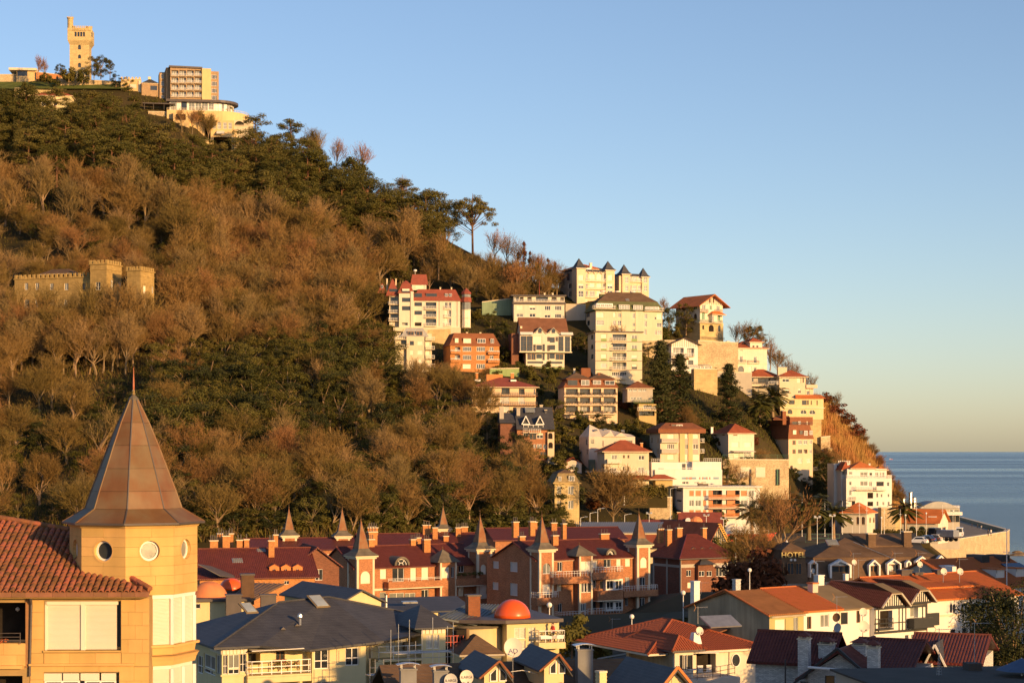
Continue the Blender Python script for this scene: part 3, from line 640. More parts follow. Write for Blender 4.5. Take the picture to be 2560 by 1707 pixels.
 def mansard(s,x0,x1,y0,y1,z0,z1,inset,m,F_=(),L_=(),top=0.0,topm= None ,oh=.25,name='mansard_roof',rev=.18):
 # steep sloped storey with windows set in shallow dormer boxes
  mb=MB(); mb.frus((x0-oh,x1+oh,y0-oh,y1+oh),z0,(x0+inset,x1-inset,y0+inset,y1-inset),z1)
  o=s.put(mb,name,m)
  for h in s.spec(F_,'F',y0+inset*.4):
   a0,a1,c0,c1,typ=h; yf=y0-oh+(inset+oh)*max(0,(c0-z0))/(z1-z0)-.06; k=.1
   d=MB(); d.box(a0-k,a1+k,yf+.1,y0+inset+.6,c0-k,c1+k); dd=s.put(d,'dormer',m)
   s.win(s.fmap('F',yf),(a0,a1,c0,c1,typ if typ[0] not in 'de' else 'g'),.1)
  for h in s.spec(L_,'L',x0+inset*.4):
   a0,a1,c0,c1,typ=h; xf=x0-oh+(inset+oh)*max(0,(c0-z0))/(z1-z0)-.06; k=.1
   d=MB(); d.box(xf+.1,x0+inset+.6,a0-k,a1+k,c0-k,c1+k); s.put(d,'dormer',m)
   s.win(s.fmap('L',xf),(a0,a1,c0,c1,typ),.1)
  if top:s.hip(x0+inset,x1-inset,y0+inset,y1-inset,z1+.02,top,topm or m,oh=.12,name='roof',eave=m)
  return o
# ---- small parts
 def rail(s,pts,h=1.0,m='paint_white',bars= True ,parent= None ,rails=2,step= None ,name='railing',r=.022):
  mb=MB(); r=r*(1.4 if s.Y>380 else 1)
  for a,b in zip(pts,pts[1:]):
   a=Vector(a); b=Vector(b); L_=(b-a).length; n=max(1,int(L_/(step or (.5 if s.Y>250 else .9))))
   for i in range(n+1):p=a.lerp(b,i/n); mb.box(p.x-r,p.x+r,p.y-r,p.y+r,p.z,p.z+h)
   for k in range(rails):z=h*(1-k*.42); mb.tube(a+Vector((0,0,z)),b+Vector((0,0,z)),r*1.5,None ,4)
  return s.put(mb,name,m,parent)
 def balc(s,x0,x1,z,dep=1.0,kind='bars',m='paint_white',slab='trim',h=.95,y0=0.0):
  mb=MB(); mb.box(x0,x1,y0-dep,y0+.05,z-.16,z); o=s.put(mb,'balcony',slab)
  g=dep-.06
  if kind=='bars':s.rail([(x0+.05,y0,z),(x0+.05,y0-g,z),(x1-.05,y0-g,z),(x1-.05,y0,z)],h,m,parent=o)
  elif kind=='solid':
   q=MB(); q.box(x0,x1,y0-dep,y0-dep+.12,z,z+h); q.box(x0,x0+.12,y0-dep+.12,y0,z,z+h); q.box(x1-.12,x1,y0-dep+.12,y0,z,z+h); q.build('parapet',m,o)
  elif kind=='half':
   q=MB(); q.box(x0,x1,y0-dep,y0-dep+.12,z,z+h*.55); q.box(x0,x0+.12,y0-dep+.12,y0,z,z+h*.55); q.box(x1-.12,x1,y0-dep+.12,y0,z,z+h*.55); q.build('parapet',slab,o)
   s.rail([(x0+.06,y0,z+h*.55),(x0+.06,y0-g,z+h*.55),(x1-.06,y0-g,z+h*.55),(x1-.06,y0,z+h*.55)],h*.5,m,parent=o)
  return o
 def fbalc(s,u0,u1,v,dep=1.0,kind='bars',m='paint_white',slab='trim',h=.95,y0=0.0):
 # from view coordinates: v = the line of the balcony's floor edge
  x0,z=s.f(u0,v,y0-dep); x1,_=s.f(u1,v,y0-dep); return s.balc(x0,x1,z,dep,kind,m,slab,h,y0)
 def chim(s,x,y,z0,z1,w_=.7,d_=.5,m='brick_orange',pots=0,cap='trim'):
  mb=MB(); mb.box(x-w_/2,x+w_/2,y-d_/2,y+d_/2,z0,z1); o=s.put(mb,'chimney',m)
  c=MB(); c.box(x-w_/2-.09,x+w_/2+.09,y-d_/2-.09,y+d_/2+.09,z1,z1+.13); c.build('cap',cap,o)
  for i in range(pots):
   q=MB(); px_=x+(i-(pots-1)/2)*w_/max(1,pots); q.tube((px_,y,z1+.13),(px_,y,z1+.85),.075,None ,7); q.build('flue_pipe','metal_dark',o)
  return o
 def band(s,x0,x1,z0,z1,pr=.08,m='trim',y0=0.0,y1= None ,name='cornice'):
  mb=MB(); mb.box(x0-pr,x1+pr,y0-pr,(y1 if y1 is not None else y0)+pr,z0,z1); return s.put(mb,name,m)
 def box(s,x0,x1,y0,y1,z0,z1,m,name): return s.put(MB().box(x0,x1,y0,y1,z0,z1),name,m)
 def skylight(s,p,wd,ln,nrm_slope,m='steel'):
 # p centre, slope angle about x
  o=s.put(MB().box(-wd/2,wd/2,-ln/2,ln/2,-.05,.1),'skylight',m); o.location=Vector(o.location)+Vector(p); o.rotation_euler=(nrm_slope,0,o.rotation_euler.z)
  MB().box(-wd/2+.09,wd/2-.09,-ln/2+.09,ln/2-.09,.1,.112).build('pane','glass_pale',o); return o
def ribs_mat(m): return {'tile_orange':'tile_rib_orange','tile_red':'tile_rib_red','tile_maroon':'tile_rib_dark','tile_brown':'tile_rib_dark'}.get(m,m)
def tile_ribs(mb,poly,sp=.24,rad=.075,row=.40):
# rounded tile courses laid on a sloping polygon: each course a run of slightly tapered half-round pieces
 pts=[Vector(p) for p in poly]; nrm=(pts[1]-pts[0]).cross(pts[2]-pts[0]).normalized()
 if nrm.z<0:nrm=-nrm
 dn=Vector((nrm.x,nrm.y,0)); dn=dn.normalized(); dn=(dn-nrm*dn.dot(nrm)).normalized(); ac=nrm.cross(dn).normalized()
 o=pts[0]; q=[((p-o).dot(ac),(p-o).dot(dn)) for p in pts]; a0=min(a for a,_ in q); a1=max(a for a,_ in q)
 a=a0+sp/2
 while a<a1:
  hit=[]
  for i in range(len(q)):
   (xa,ya),(xb,yb)=q[i],q[(i+1)%len(q)]
   if (xa>a)!=(xb>a):hit.append(ya+(yb-ya)*(a-xa)/(xb-xa))
  if len(hit)>=2:
   t0,t1=min(hit),max(hit); n=max(1,int((t1-t0)/row))
   for k in range(n):
    s0=t0+(t1-t0)*k/n; s1=t0+(t1-t0)*(k+1)/n; b=len(mb.v)
    for t,r in ((s0,rad*.82),(s1,rad*1.1)):
     c=o+ac*a+dn*t
     for an in (-1,-.45,.45,1):mb.v.append(tuple(c+ac*(r*math.sin(an*1.57))+nrm*(r*math.cos(an*1.57)+.005)))
    for i in range(3):mb.f.append((b+i,b+i+1,b+5+i,b+4+i))
    mb.f.append((b+4,b+5,b+6,b+7))
  a+=sp
def gridw(us,vs,w_,h_,typ):
 return [(u-w_/2,v-h_/2,u+w_/2,v+h_/2,typ) for v in vs for u in us]
# ------------ houses of the hillside (h) from the top of the slope down
def house_red():
 b=Bd('apartment_block','long cream apartment block with red mansard roofs left on the hillside','apartment block','A',555,930,yaw=4)
 xa=b.X(240); xb=b.X(1205); z= lambda v:b.f(700,v)[1]
 W=[(605,605,705,655,'g'),(605,715,705,768,'g'),(610,868,700,915,'v'),(755,605,893,680,'d'),(755,715,893,795,'d'),(755,820,893,905,'d'),(1003,605,1040,682,'w'),(1050,605,1088,682,'w'),(1003,705,1040,795,'s'),(1050,705,1088,795,'w'),(1003,815,1040,905,'s'),(1050,815,1088,905,'w')]
 b.body(b.X(595),xb,12,-9,z(585),'pale',W)
 b.body(b.X(405),b.X(553),11,-9,z(470),'pale',[(443,545,550,600,'g'),(443,655,550,710,'g'),(443,870,520,905,'e')],name='wall',y0=-.6)
 b.body(b.X(280),b.X(400),10,-9,z(520),'pale',[(290,535,400,620,'d'),(290,645,400,735,'d'),(290,760,400,840,'d')],y0=1.2)
 b.box(b.X(556),b.X(594),-.9,4,-9,z(466),'pale','pillar')
 for v in (630,740,845):b.fbalc(265,400,v,1.2,'bars',y0=1.2)
 for v in (690,800,912):b.fbalc(745,897,v,.9,'bars'); b.fbalc(995,1090,v,.5,'bars')
 b.mansard(b.X(595),xb,0,12,z(585),z(430),1.5,'tile_flat_red',[(605,488,705,540,'e'),(757,490,900,530,'e'),(1005,492,1042,530,'w'),(1055,492,1095,530,'w')],oh=.4)
 b.mansard(b.X(395),b.X(598),-.6,11,z(490),z(360),1.2,'tile_flat_red',[(443,430,545,480,'h' and 'gh')],oh=.2,top=1.2)
 b.mansard(b.X(245),b.X(400),1.0,10,z(520),z(330),1.4,'tile_flat_red',[(280,430,385,468,'g')],oh=.3,top=1.0)
 b.mansard(b.X(130),b.X(240),3.0,10,z(480),z(345),1.2,'tile_flat_red',[(170,380,200,420,'w')],oh=.2)
 x0,x1=b.X(555),b.X(785); b.body(x0+.5,x1-.5,8,z(440),z(355),'pale',[(620,375,735,430,'s')],y0=2.0)
 m=MB(); m.frus((x0,x1,1.8,8.2),z(370),(x0+.6,x1-.4,2.6,7.6),z(232)); b.put(m,'roof_tower','tile_flat_red')
 # corner turret with a pointed cap
 cx,r=b.X(1285),(b.X(1345)-b.X(1225))/2
 for i,(va,vb) in enumerate(((925,812),(808,705),(697,600))):
  m=MB(); m.ring([(r,z(va)),(r,z(vb))],8,(cx,r*.6),R(22.5)); b.put(m,'turret_bay','shutter' if i<2 else 'glass_pale')
 for v in (928,810,701):m=MB(); m.ring([(r*1.06,z(v)-.15),(r*1.06,z(v)+.15)],8,(cx,r*.6),R(22.5)); b.put(m,'turret_ring','trim')
 m=MB(); m.ring([(r*1.25,z(598)),(r*1.1,z(540)),(r*1.0,z(535)),(r*1.0,z(492)),(r*1.2,z(492)),(r*1.1,z(470)),(.05,z(412))],8,(cx,r*.6),R(22.5)); b.put(m,'turret_roof','tile_flat_red')
 m=MB(); m.ring([(r*1.02,z(533)),(r*1.02,z(497))],8,(cx,r*.6),R(22.5)); b.put(m,'turret_window','glass_pale')
 for u in (930,1165):m=MB(); m.tube((b.X(u),-.08,z(915)),(b.X(u),-.08,z(588)),.07,None ,5); b.put(m,'downpipe','metal_dark')
 m=MB(); m.tube((b.X(620),5,z(235)),(b.X(620),5,z(190)),.06,None ,5); m.ring([(.05,z(192)),(.5,z(182)),(.6,z(172)),(.5,z(162)),(.05,z(155))],8,(b.X(620),5)); b.put(m,'roof_lamp','paint_white')
 b.box(b.X(330),xb,-3,0,-9,-.2,'cream','terrace')
 for u in (367,250,950,1097):b.chim(b.X(u),4,z(440),z(400) if u>800 else z(290),.4,.4,'trim')
house_red()
def house_grey_mansard():
 b=Bd('apartment_block','narrow cream block with pale grey metal mansard behind bare trees','apartment block','A',505,1480,yaw=5)
 z= lambda v:b.f(600,v)[1]; x1=b.X(745)
 b.body(0,x1,10,-10,z(1050),'cream',[(645,1110,720,1165,'s'),(645,1230,720,1290,'s'),(645,1345,720,1400,'s'),(545,1110,600,1165,'g'),(545,1230,600,1290,'s'),(545,1345,600,1400,'s')])
 b.mansard(b.X(430),b.X(790),0,10,z(1050),z(935),1.6,'roof_grey',[(520,985,600,1035,'k'),(630,985,712,1040,'k')],oh=.1)
 b.body(b.X(355),-.02,9,-10,z(1000),'cream',[(430,1000,498,1045,'d'),(430,1095,498,1150,'d')],y0=1.2)
 b.body(x1+.02,b.X(835),9,-10,z(1010),'cream',[(750,1115,810,1170,'s'),(750,1235,810,1290,'s'),(750,1350,810,1400,'s')],y0=1.0)
 for v in (1095,1215,1335,1450):b.fbalc(748,872,v,1.4,'bars',y0=1.0)
 for v in (1085,1200):b.fbalc(348,503,v,1.2,'bars',y0=1.2)
 m=MB(); m.tube((x1,-.1,-5),(x1,-.1,z(1055)),.08,None ,5); b.put(m,'downpipe','metal_dark')
house_grey_mansard()
def house_orange():
 b=Bd('apartment_block','orange brick block with brown mansard and white windows on green base','apartment block','A',1075,1505,yaw=13)
 z= lambda v:b.f(1400,v)[1]; x1=b.X(1715)
 W=gridw((1295,1475),(1215,1325),110,62,'4')+[(1238,1410,1345,1472,'s'),(1418,1410,1528,1472,'4')]
 W+=[(1135,1185,1205,1245,'e'),(1135,1290,1205,1350,'e'),(1592,1190,1640,1245,'w'),(1592,1300,1640,1352,'w')]
 b.body(0,x1,11,-1,z(1172),'brick_orange',W)
 b.mansard(0,x1,0,11,z(1172),z(1005),1.5,'roof_brown',[(1130,1075,1178,1135,'s'),(1240,1078,1342,1140,'s'),(1425,1080,1530,1138,'3'),(1597,1082,1640,1140,'w')],oh=.35)
 for v in (1270,1378):b.fbalc(1083,1207,v,.9,'half',slab='brick_orange'); b.fbalc(1570,1720,v+8,1.0,'half',slab='brick_orange')
 b.box(-.3,x1+10,-.6,8,-9,-1.0,'greenwall','basement'); b.band(0,x1,-1.0,-.7,.25)
 for u,v in ((1345,1000),(1520,1000)):b.chim(b.X(u),6,z(1020),z(985),.5,.5,'trim')
house_orange()
def house_white_flat():
 b=Bd('apartment_block','white flat-roofed block with dark loggia storey below the spired block','apartment block','B',120,800,yaw=4)
 z= lambda v:b.f(450,v)[1]; x1=b.X(740)
 W=[(155,602,235,660,'s'),(312,605,385,660,'yh' and 'wh'),(498,610,568,665,'3'),(622,610,702,665,'4'),(150,705,235,748,'p'),(312,705,385,748,'w'),(495,708,568,755,'wh'),(622,710,700,758,'3')]
 W+=[(125,500,185,552,'e'),(192,503,240,552,'v'),(285,503,340,552,'v'),(390,503,540,552,'d'),(582,505,645,552,'v'),(690,508,735,552,'v')]
 b.body(0,x1,11,-7,z(495),'pale',W)
 b.box(-.9,x1+.6,-.9,11.5,z(494),z(478),'metal_dark','flat_roof'); b.band(0,x1,z(592),z(565),.45,'metal_dark')
 b.rail([(0,-.35,z(564)),(x1,-.35,z(564))],.9)
 for u in (510,610):b.chim(b.X(u),4,z(480),z(445),.5,.5,'trim')
 m=MB(); m.tube((b.X(445),4,z(480)),(b.X(445),4,z(290)),.07,.03,5); b.put(m,'mast','paint_red')
house_white_flat()
def house_gables():
 b=Bd('house','glass-fronted house with steep brown twin gables above a green wall','house','B',270,1330,yaw=8)
 z= lambda v:b.f(500,v)[1]; xl,xr=b.X(190),b.X(815)
 W1=[(203,980,275,1165,'G'),(278,980,350,1165,'G'),(357,980,465,1075,'s'),(357,1085,390,1165,'e'),(395,1090,465,1150,'g'),(470,1080,500,1165,'G'),(528,990,560,1045,'k'),(560,995,622,1060,'g'),(630,990,660,1045,'k'),(528,1090,560,1165,'k'),(560,1090,625,1150,'g'),(665,985,728,1165,'G'),(745,985,808,1180,'G')]
 b.body(xl,xr,9,z(1180),z(945),'pale',W1,y0=-1.2)
 b.body(0,b.X(740),9,-1,z(1182),'pale',[(285,1195,330,1270,'k'),(333,1195,388,1270,'k'),(395,1200,465,1255,'g'),(470,1190,498,1275,'G'),(528,1195,552,1270,'k'),(555,1195,622,1258,'g'),(630,1200,728,1270,'k'),(285,1290,480,1315,'g'),(520,1292,715,1318,'g')])
 b.gable(xl+.4,b.X(455),-.5,9,z(945),z(750)-z(945),'tile_brown','x',.3); b.gable(b.X(465),xr-1.0,-.5,9,z(945),z(755)-z(945),'tile_brown','x',.3)
 b.put(MB().exx([(-.5,z(945)),(9,z(945)),(4.25,z(755))],xl+.5,b.X(450)),'gable_wall','peach')
 for uc,va in ((432,865),(597,870)):
  x0,x1=b.X(uc-68),b.X(uc+68); zb,zt=z(950),z(va+15)
  b.put(MB().exy([(x0+.3,zb),(x1-.3,zb),((x0+x1)/2,zt)],-1.3,3),'gable_wall','pale')
  b.gable(x0,x1,-1.4,3.2,zb,zt-zb,'trim','y',.2,.14,'dormer_roof')
  b.win(b.fmap('F',-1.5),((x0+x1)/2-.55,(x0+x1)/2+.55,zb+.1,zb+1.7,'g'),.2)
 for u0,u1 in ((190,345),(685,835)):m=MB(); m.frus((b.X(u0),b.X(u1),-2.2,-1.2),z(970),(b.X(u0),b.X(u1),-1.25,-1.2),z(935)); b.put(m,'awning','awning')
 b.box(b.X(190),b.X(730),-1.5,8,-10,-.9,'greenwall','basement'); b.band(xl,xr,z(1185),z(1172),.25,'trim',-1.2)
 b.box(b.X(100),b.X(190)-.05,1.5,9.2,z(1350),z(945),'brick_dark','side_wing')
 b.chim(b.X(215),1,z(930),z(865),.6,.5,'trim')
house_gables()
def house_spires():
 b=Bd('apartment_block','grand cream block on the ridge with four dark pointed corner roofs','apartment block','B',893,560,yaw=24)
 z= lambda v:b.f(1100,v)[1]
 T=[(893,1000,155,30),(1248,1355,165,48)]
 b.body(b.X(1000),b.X(1250),12,-8,z(195),'peach',[(1003,215,1025,300,'p'),(1045,220,1115,300,'S'),(1135,215,1195,300,'S'),(1205,215,1240,300,'p'),(995,340,1025,395,'w'),(1050,330,1112,390,'s'),(1135,335,1192,395,'s'),(1212,335,1245,395,'w'),(995,425,1025,500,'w'),(1050,428,1112,500,'p'),(1135,430,1192,500,'s')])
 for u0,u1,vt,va in T:
  x0,x1=b.X(u0,-.6),b.X(u1,-.6)
  b.body(x0,x1,3.2,-8,z(vt),'peach',[(u0+20,230,u1-25,300,'s'),(u0+18,340,u1-25,400,'wh'),(u0+18,425,u1-25,500,'x')],y0=-.6,name='corner_tower')
  b.spire((x0+x1)/2,1.3,(x1-x0)/2+.55,z(vt),z(va)-z(vt),'slate',.35,'pointed_roof',fl_h=.22); b.band(x0,x1,z(vt)-.25,z(vt)-.02,.4,'pale',-.6,3.2)
 b.mansard(b.X(1000),b.X(1250),0,12,z(195),z(165),.8,'slate',oh=.1); b.mansard(b.X(893),b.X(1355),3.3,13,z(175),z(130),2.0,'slate',oh=.2)
 for u in (1012,1080,1165,1222):
  x0,x1=b.X(u-30),b.X(u+30); b.gable(x0+.15,x1-.15,-.35,1.0,z(215),z(190)-z(215),'pale','y',.12,.1,'gablet')
 for v in (305,400,505):b.fbalc(1000,1250,v,.7,'bars')
 b.hip(b.X(905),b.X(1290),3.5,14,z(150),z(75)-z(150),'tile_orange',.4)
 b.chim(b.X(1130),4.5,z(160),z(75),.9,.7,'pale'); b.box(b.X(1035),b.X(1110),2.8,5,z(165),z(138),'paint_white','roof_hatch')
 # side facing left, its shade put into a greyer wall colour
 xs=0.35
 L=[(640,360,665,390,'w'),(690,350,720,400,'w'),(738,345,752,370,'w'),(790,335,825,400,'w'),(865,330,888,395,'w'),(790,430,825,500,'w'),(862,430,886,500,'w'),(690,430,720,480,'w')]
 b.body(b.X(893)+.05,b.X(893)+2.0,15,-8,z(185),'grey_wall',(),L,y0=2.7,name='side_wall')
 LM=[(668,215,700,310,'wa'),(715,215,735,280,'wa'),(772,200,808,305,'wa'),(622,225,640,290,'wa')]
 for h in b.spec(LM,'L',b.X(893)):b.win(b.fmap('L',b.X(893)-.1),h,.1); d=MB(); d.box(b.X(893)-.08,b.X(893)+.8,h[0]-.15,h[1]+.15,h[2],h[3]+.1); b.put(d,'dormer','slate')
 # second block further right
 x0,x1=b.X(1400,4),b.X(1770,4)
 b.body(x0+.3,x1-.3,15,-10,z(215),'peach',[(1545,235,1565,310,'p'),(1575,235,1625,310,'P'),(1640,240,1690,310,'P'),(1545,360,1565,430,'p'),(1575,360,1625,440,'P'),(1640,360,1705,440,'P')],y0=4)
 for u0,u1,vt,va in ((1375,1545,190,65),(1640,1775,215,98)):
  xa,xb=b.X(u0+75 if u0<1500 else u0+50,3.4),b.X(u1,3.4)
  b.body(xa,xb,7,-10,z(vt),'peach',[(u1-62,255,u1-20,330,'X'),(u1-60,360,u1-20,430,'X')],y0=3.4,name='corner_tower')
  b.spire((xa+xb)/2,5.2,(xb-xa)/2+.6,z(vt),z(va)-z(vt),'slate',.35,'pointed_roof',fl_h=.22); b.band(xa,xb,z(vt)-.25,z(vt)-.02,.4,'pale',3.4,7)
 b.mansard(x0+.3,x1-.3,4,15,z(215),z(180),1.0,'slate',oh=.1)
 for v in (315,440):b.balc(b.X(1545,3.3),b.X(1710,3.3),b.f(1600,v,3.3)[1],.7,'bars',y0=4)
 b.box(b.X(900)+.2,b.X(1010),-.3,8,-10,z(535),'pale','basement')
house_spires()
def house_green_mansard():
 b=Bd('apartment_block','tall cream block with green mansard roof and corner bays mid hillside','apartment block','B',1125,985,yaw=13)
 z= lambda v:b.f(1500,v)[1]; x1=b.X(1940)
 W=[(1130,690,1225,752,'S'),(1335,690,1370,750,'sa'),(1395,700,1440,752,'q'),(1450,690,1535,755,'S'),(1575,700,1612,765,'p'),(1618,700,1690,765,'X'),(1720,705,1755,768,'pa'),(1870,705,1935,778,'S'),(1845,750,1865,775,'g'),(1130,785,1225,845,'P'),(1335,790,1370,850,'X'),(1395,790,1440,850,'x'),(1450,790,1520,850,'P'),(1575,820,1612,862,'q'),(1622,810,1680,860,'x'),(1720,795,1750,865,'p'),(1872,820,1930,872,'x'),(1335,880,1370,920,'X'),(1400,880,1440,920,'x'),(1450,880,1520,920,'s'),(1570,895,1612,922,'q'),(1718,895,1745,962,'p'),(1850,910,1870,962,'p'),(1875,910,1930,962,'X')]
 b.body(0,x1,12,-8,z(680),'cream',W,[(1010,700,1050,750,'g'),(1020,790,1050,850,'g')])
 b.mansard(-.2,x1+.2,0,12,z(672),z(555),1.4,'slate_green',[(1400,600,1530,655,'P'),(1575,605,1690,660,'P')],oh=.5,top=3.4,topm='slate_brown')
 b.box(b.X(1130),b.X(1330),-.2,2,z(640),z(585),'paint_white','attic_glazing'); b.box(b.X(1730),b.X(1895),-.2,2,z(660),z(618),'paint_white','attic_glazing')
 for u0,u1,v in ((1090,1370,640),(1725,1960,668)):
  q=b.fbalc(u0,u1,v,1.0,'bars')
 for k,(u0,u1,v0,v1) in enumerate(((1135,1325,588,625),(1735,1890,622,655))):
  for h in b.spec([(u0+(u1-u0)*i/4+2,v0,u0+(u1-u0)*(i+1)/4-2,v1,'p') for i in range(4)],'F',-.21):b.win(b.fmap('F',-.3),h,.05)
 for u0,u1 in ((1440,1540),(1612,1700)):
 # slanted bay projecting from the facade
  b.band(b.X(u0),b.X(u1),z(925),z(675),.12,'cream')
 for u,v in ((1270,425),(1450,415),(1640,430)):
  b.chim(b.X(u),6,z(520),z(455),2.2,1.2,'slate_green')
  m=MB(); m.tube((b.X(u),6,z(455)),(b.X(u),6,z(430)),.06,None ,5); m.ring([(.05,z(430)),(.9,z(428)),(1.0,z(412)),(.05,z(424))],10,(b.X(u),6)); b.put(m,'rooftop_dish','paint_white')
 for u,v in ((1535,520),(1610,525),(1750,530)):b.skylight((b.X(u),2.2,z(v+12)),1.2,1.2,.7)
 for v in (772,872):b.band(0,x1,z(v)-.06,z(v)+.06,.05)
house_green_mansard()
def house_cream_five():
 b=Bd('apartment_block','tall flat-roofed cream block with green window strips and central balconies','apartment block','B',1120,1505,yaw=9)
 z= lambda v:b.f(1400,v)[1]; x1=b.X(1692)
 W=[]
 for i,v in enumerate((985,1105,1228,1343)):W+=[(1188,v-28,1258,v+25,'s' if i in (0,2) else 'yh'[:1]),(1562,v-15,1630,v+42,('p','p','yh','gh')[i])]
 for v0,v1 in ((958,1030),(1065,1150),(1185,1270),(1300,1385)):W.append((1330,v0,1500,v1,'e' if v0>1100 else 'd'))
 W+=[(1322,1418,1410,1470,'4'),(1420,1418,1500,1475,'3')]
 b.body(0,x1,12,-8,z(935),'cream',W,[(1068,965,1092,1020,'g'),(1068,1085,1092,1140,'g'),(1068,1205,1092,1260,'g')])
 b.box(-.6,x1+.4,-.5,12.5,z(936),z(922),'metal_dark','flat_roof')
 for u0,u1 in ((1186,1260),(1560,1632)):b.box(b.X(u0),b.X(u1),-.06,.05,z(1395),z(955),'olive','window_strip') if False else None
 for v0 in (1048,1160,1285,1395):b.band(0,x1,z(v0)-.08,z(v0)+.08,.06,'metal_dark')
 for u0,u1 in ((1188,1258),(1562,1632)):
  for va,vb in ((1012,1046),(1135,1158),(1258,1283)):b.box(b.X(u0),b.X(u1),-.05,.03,z(vb),z(va),'greenwall','spandrel_panel')
 for v in (1035,1152,1275,1390):b.fbalc(1320,1505,v,.9,'bars')
 b.fbalc(1310,1500,1500,1.0,'bars','paint_white'); m=MB(); m.frus((b.X(1330),b.X(1500),-1.4,0),z(1075),(b.X(1330),b.X(1500),-.1,0),z(1062)); b.put(m,'awning','awning')
house_cream_five()
def chalet():
 b=Bd('chalet','large chalet with overhanging orange tiled roof and stone base on the ridge','chalet','G',915,565,yaw=34)
 z= lambda v:b.f(1030,v)[1]; x1=b.X(1162); D=13.0
 W=[(937,265,968,345,'na'),(1012,300,1045,360,'w'),(1098,290,1135,360,'na'),(937,180,975,230,'p'),(1020,190,1045,240,'n'),(1095,195,1130,245,'p')]
 b.body(0,x1,D,z(375),z(175),'pale',W,[(675,180,708,235,'n'),(845,180,880,235,'n'),(848,278,880,335,'ka'),(848,395,875,450,'k')],gable=('y',z(75)-z(175)))
 b.win(b.fmap('F',-.12),(b.X(1010),b.X(1030),z(160),z(110),'k'),.15); b.win(b.fmap('F',-.12),(b.X(1052),b.X(1068),z(160),z(105),'k'),.15)
 b.gable(0,x1,0,D,z(175),z(75)-z(175),'tile_orange','y',1.9,.2)
 b.body(-.15,x1+.15,D,-9,z(376),'stone_gold',[(940,405,960,450,'v'),(1010,400,1065,475,'va'),(1112,405,1138,475,'ga')],y0=-.15,name='stone_base')
 m=MB()
 for i in range(13):x=.2+(x1-.4)*i/12; t=abs(i-6)/6; m.box(x-.07,x+.07,-.06,.02,z(180),z(175)+(z(85)-z(175))*(1-t))
 b.put(m,'gable_timbers','wood')
 for s_ in (-1,1):m=MB(); m.tube((x1/2+s_*x1*.5,-1.7,z(172)),(x1/2,-1.7,z(80)),.12,None ,5); b.put(m,'barge_board','wood')
 b.fbalc(905,1165,372,1.0,'bars','paint_green','trim'); b.fbalc(930,1010,258,.8,'bars','metal_dark','wood'); b.fbalc(1090,1162,262,.8,'bars','metal_dark','wood')
 b.hip(b.X(1008),b.X(1150),-2.0,1.0,z(290),z(250)-z(290),'tile_orange',.3,name='porch_roof'); b.body(b.X(1012),b.X(1072),1,z(372),z(290),'pale',[(1020,300,1065,362,'p')],y0=-1.6,name='oriel')
 for u in (935,):b.rail([(-.3,-1,z(565)),(x1,-1,z(565))],.9,'metal_dark')
chalet()
def half_timber_white():
 b=Bd('house','white half-timbered gabled house with dark roof in front of a stone wall','house','G',603,860,yaw=12)
 z= lambda v:b.f(750,v)[1]; x1=b.X(892); D=11
 b.body(0,x1,D,-8,z(610),'white',[(622,650,738,738,'e'),(775,655,852,742,'e'),(785,785,842,835,'g'),(690,790,740,830,'w'),(610,790,680,850,'v')],gable=('y',z(545)-z(610)))
 b.gable(0,x1,0,D,z(610),z(545)-z(610),'slate_brown','y',1.0,.18)
 m=MB()
 for i in range(15):x=.15+(x1-.3)*i/14; t=abs(i-7)/7; m.box(x-.05,x+.05,-.05,.02,z(640),z(612)+(z(550)-z(612))*(1-t))
 b.put(m,'gable_timbers','wood')
 b.fbalc(618,740,738,.9,'bars'); b.fbalc(770,858,742,.9,'bars'); b.box(b.X(605),b.X(780),-1.6,.0,z(780),z(765),'tile_brown','porch_roof')
 b.rail([(-1.5,-2,z(862)),(x1+1,-2,z(862))],.8,'metal_dark')
half_timber_white()
def conservatory():
 b=Bd('conservatory','small white glass conservatory on the terrace beside the half-timbered house','conservatory','G',870,880,yaw=10)
 x1=b.X(1042); z= lambda v:b.f(950,v)[1]
 b.body(0,x1,4,-1,z(845),'paint_white',[(885,850,920,878,'p'),(925,850,960,878,'p'),(965,850,1000,878,'p'),(1003,850,1036,878,'p')]); b.hip(0,x1,0,4,z(845),.9,'roof_grey',.2)
conservatory()
def villa_tower():
 b=Bd('villa','cream villa with red hipped roof and square lookout tower','villa','G',1298,915,yaw=20)
 z= lambda v:b.f(1450,v)[1]; x1=b.X(1645); D=11
 W=[(1330,848,1392,912,'ga'),(1440,850,1482,915,'sa'),(1500,862,1530,915,'w'),(1348,740,1380,810,'w'),(1500,748,1532,815,'w'),(1348,668,1380,685,'q')]
 b.body(0,x1,D,-8,z(655),'pale',W,[(1178,675,1200,690,'k'),(1252,670,1273,690,'k'),(1178,745,1200,795,'k'),(1252,740,1274,790,'k'),(1178,840,1200,890,'ka'),(1250,835,1274,900,'ka')])
 b.hip(0,x1,0,D,z(653),2.6,'tile_red',.7)
 xa,xb=b.X(1460,-.1),b.X(1592,-.1); b.body(xa,xb,5,z(660),z(585),'pale',[(1485,625,1508,685,'k'),(1527,625,1550,685,'k')],y0=-.1,name='lookout_tower'); b.hip(xa,xb,-.1,5,z(585),1.5,'tile_red',.6,name='tower_roof')
 b.fbalc(1322,1420,812,.6,'bars','metal_dark'); b.fbalc(1440,1562,818,.6,'bars','metal_dark')
 b.chim(.6,5,z(655),z(600),.6,.6,'brick_dark'); b.chim(b.X(1335),8,z(640),z(570),1.0,.8,'pale'); b.band(0,x1,z(826),z(820),.06)
villa_tower()
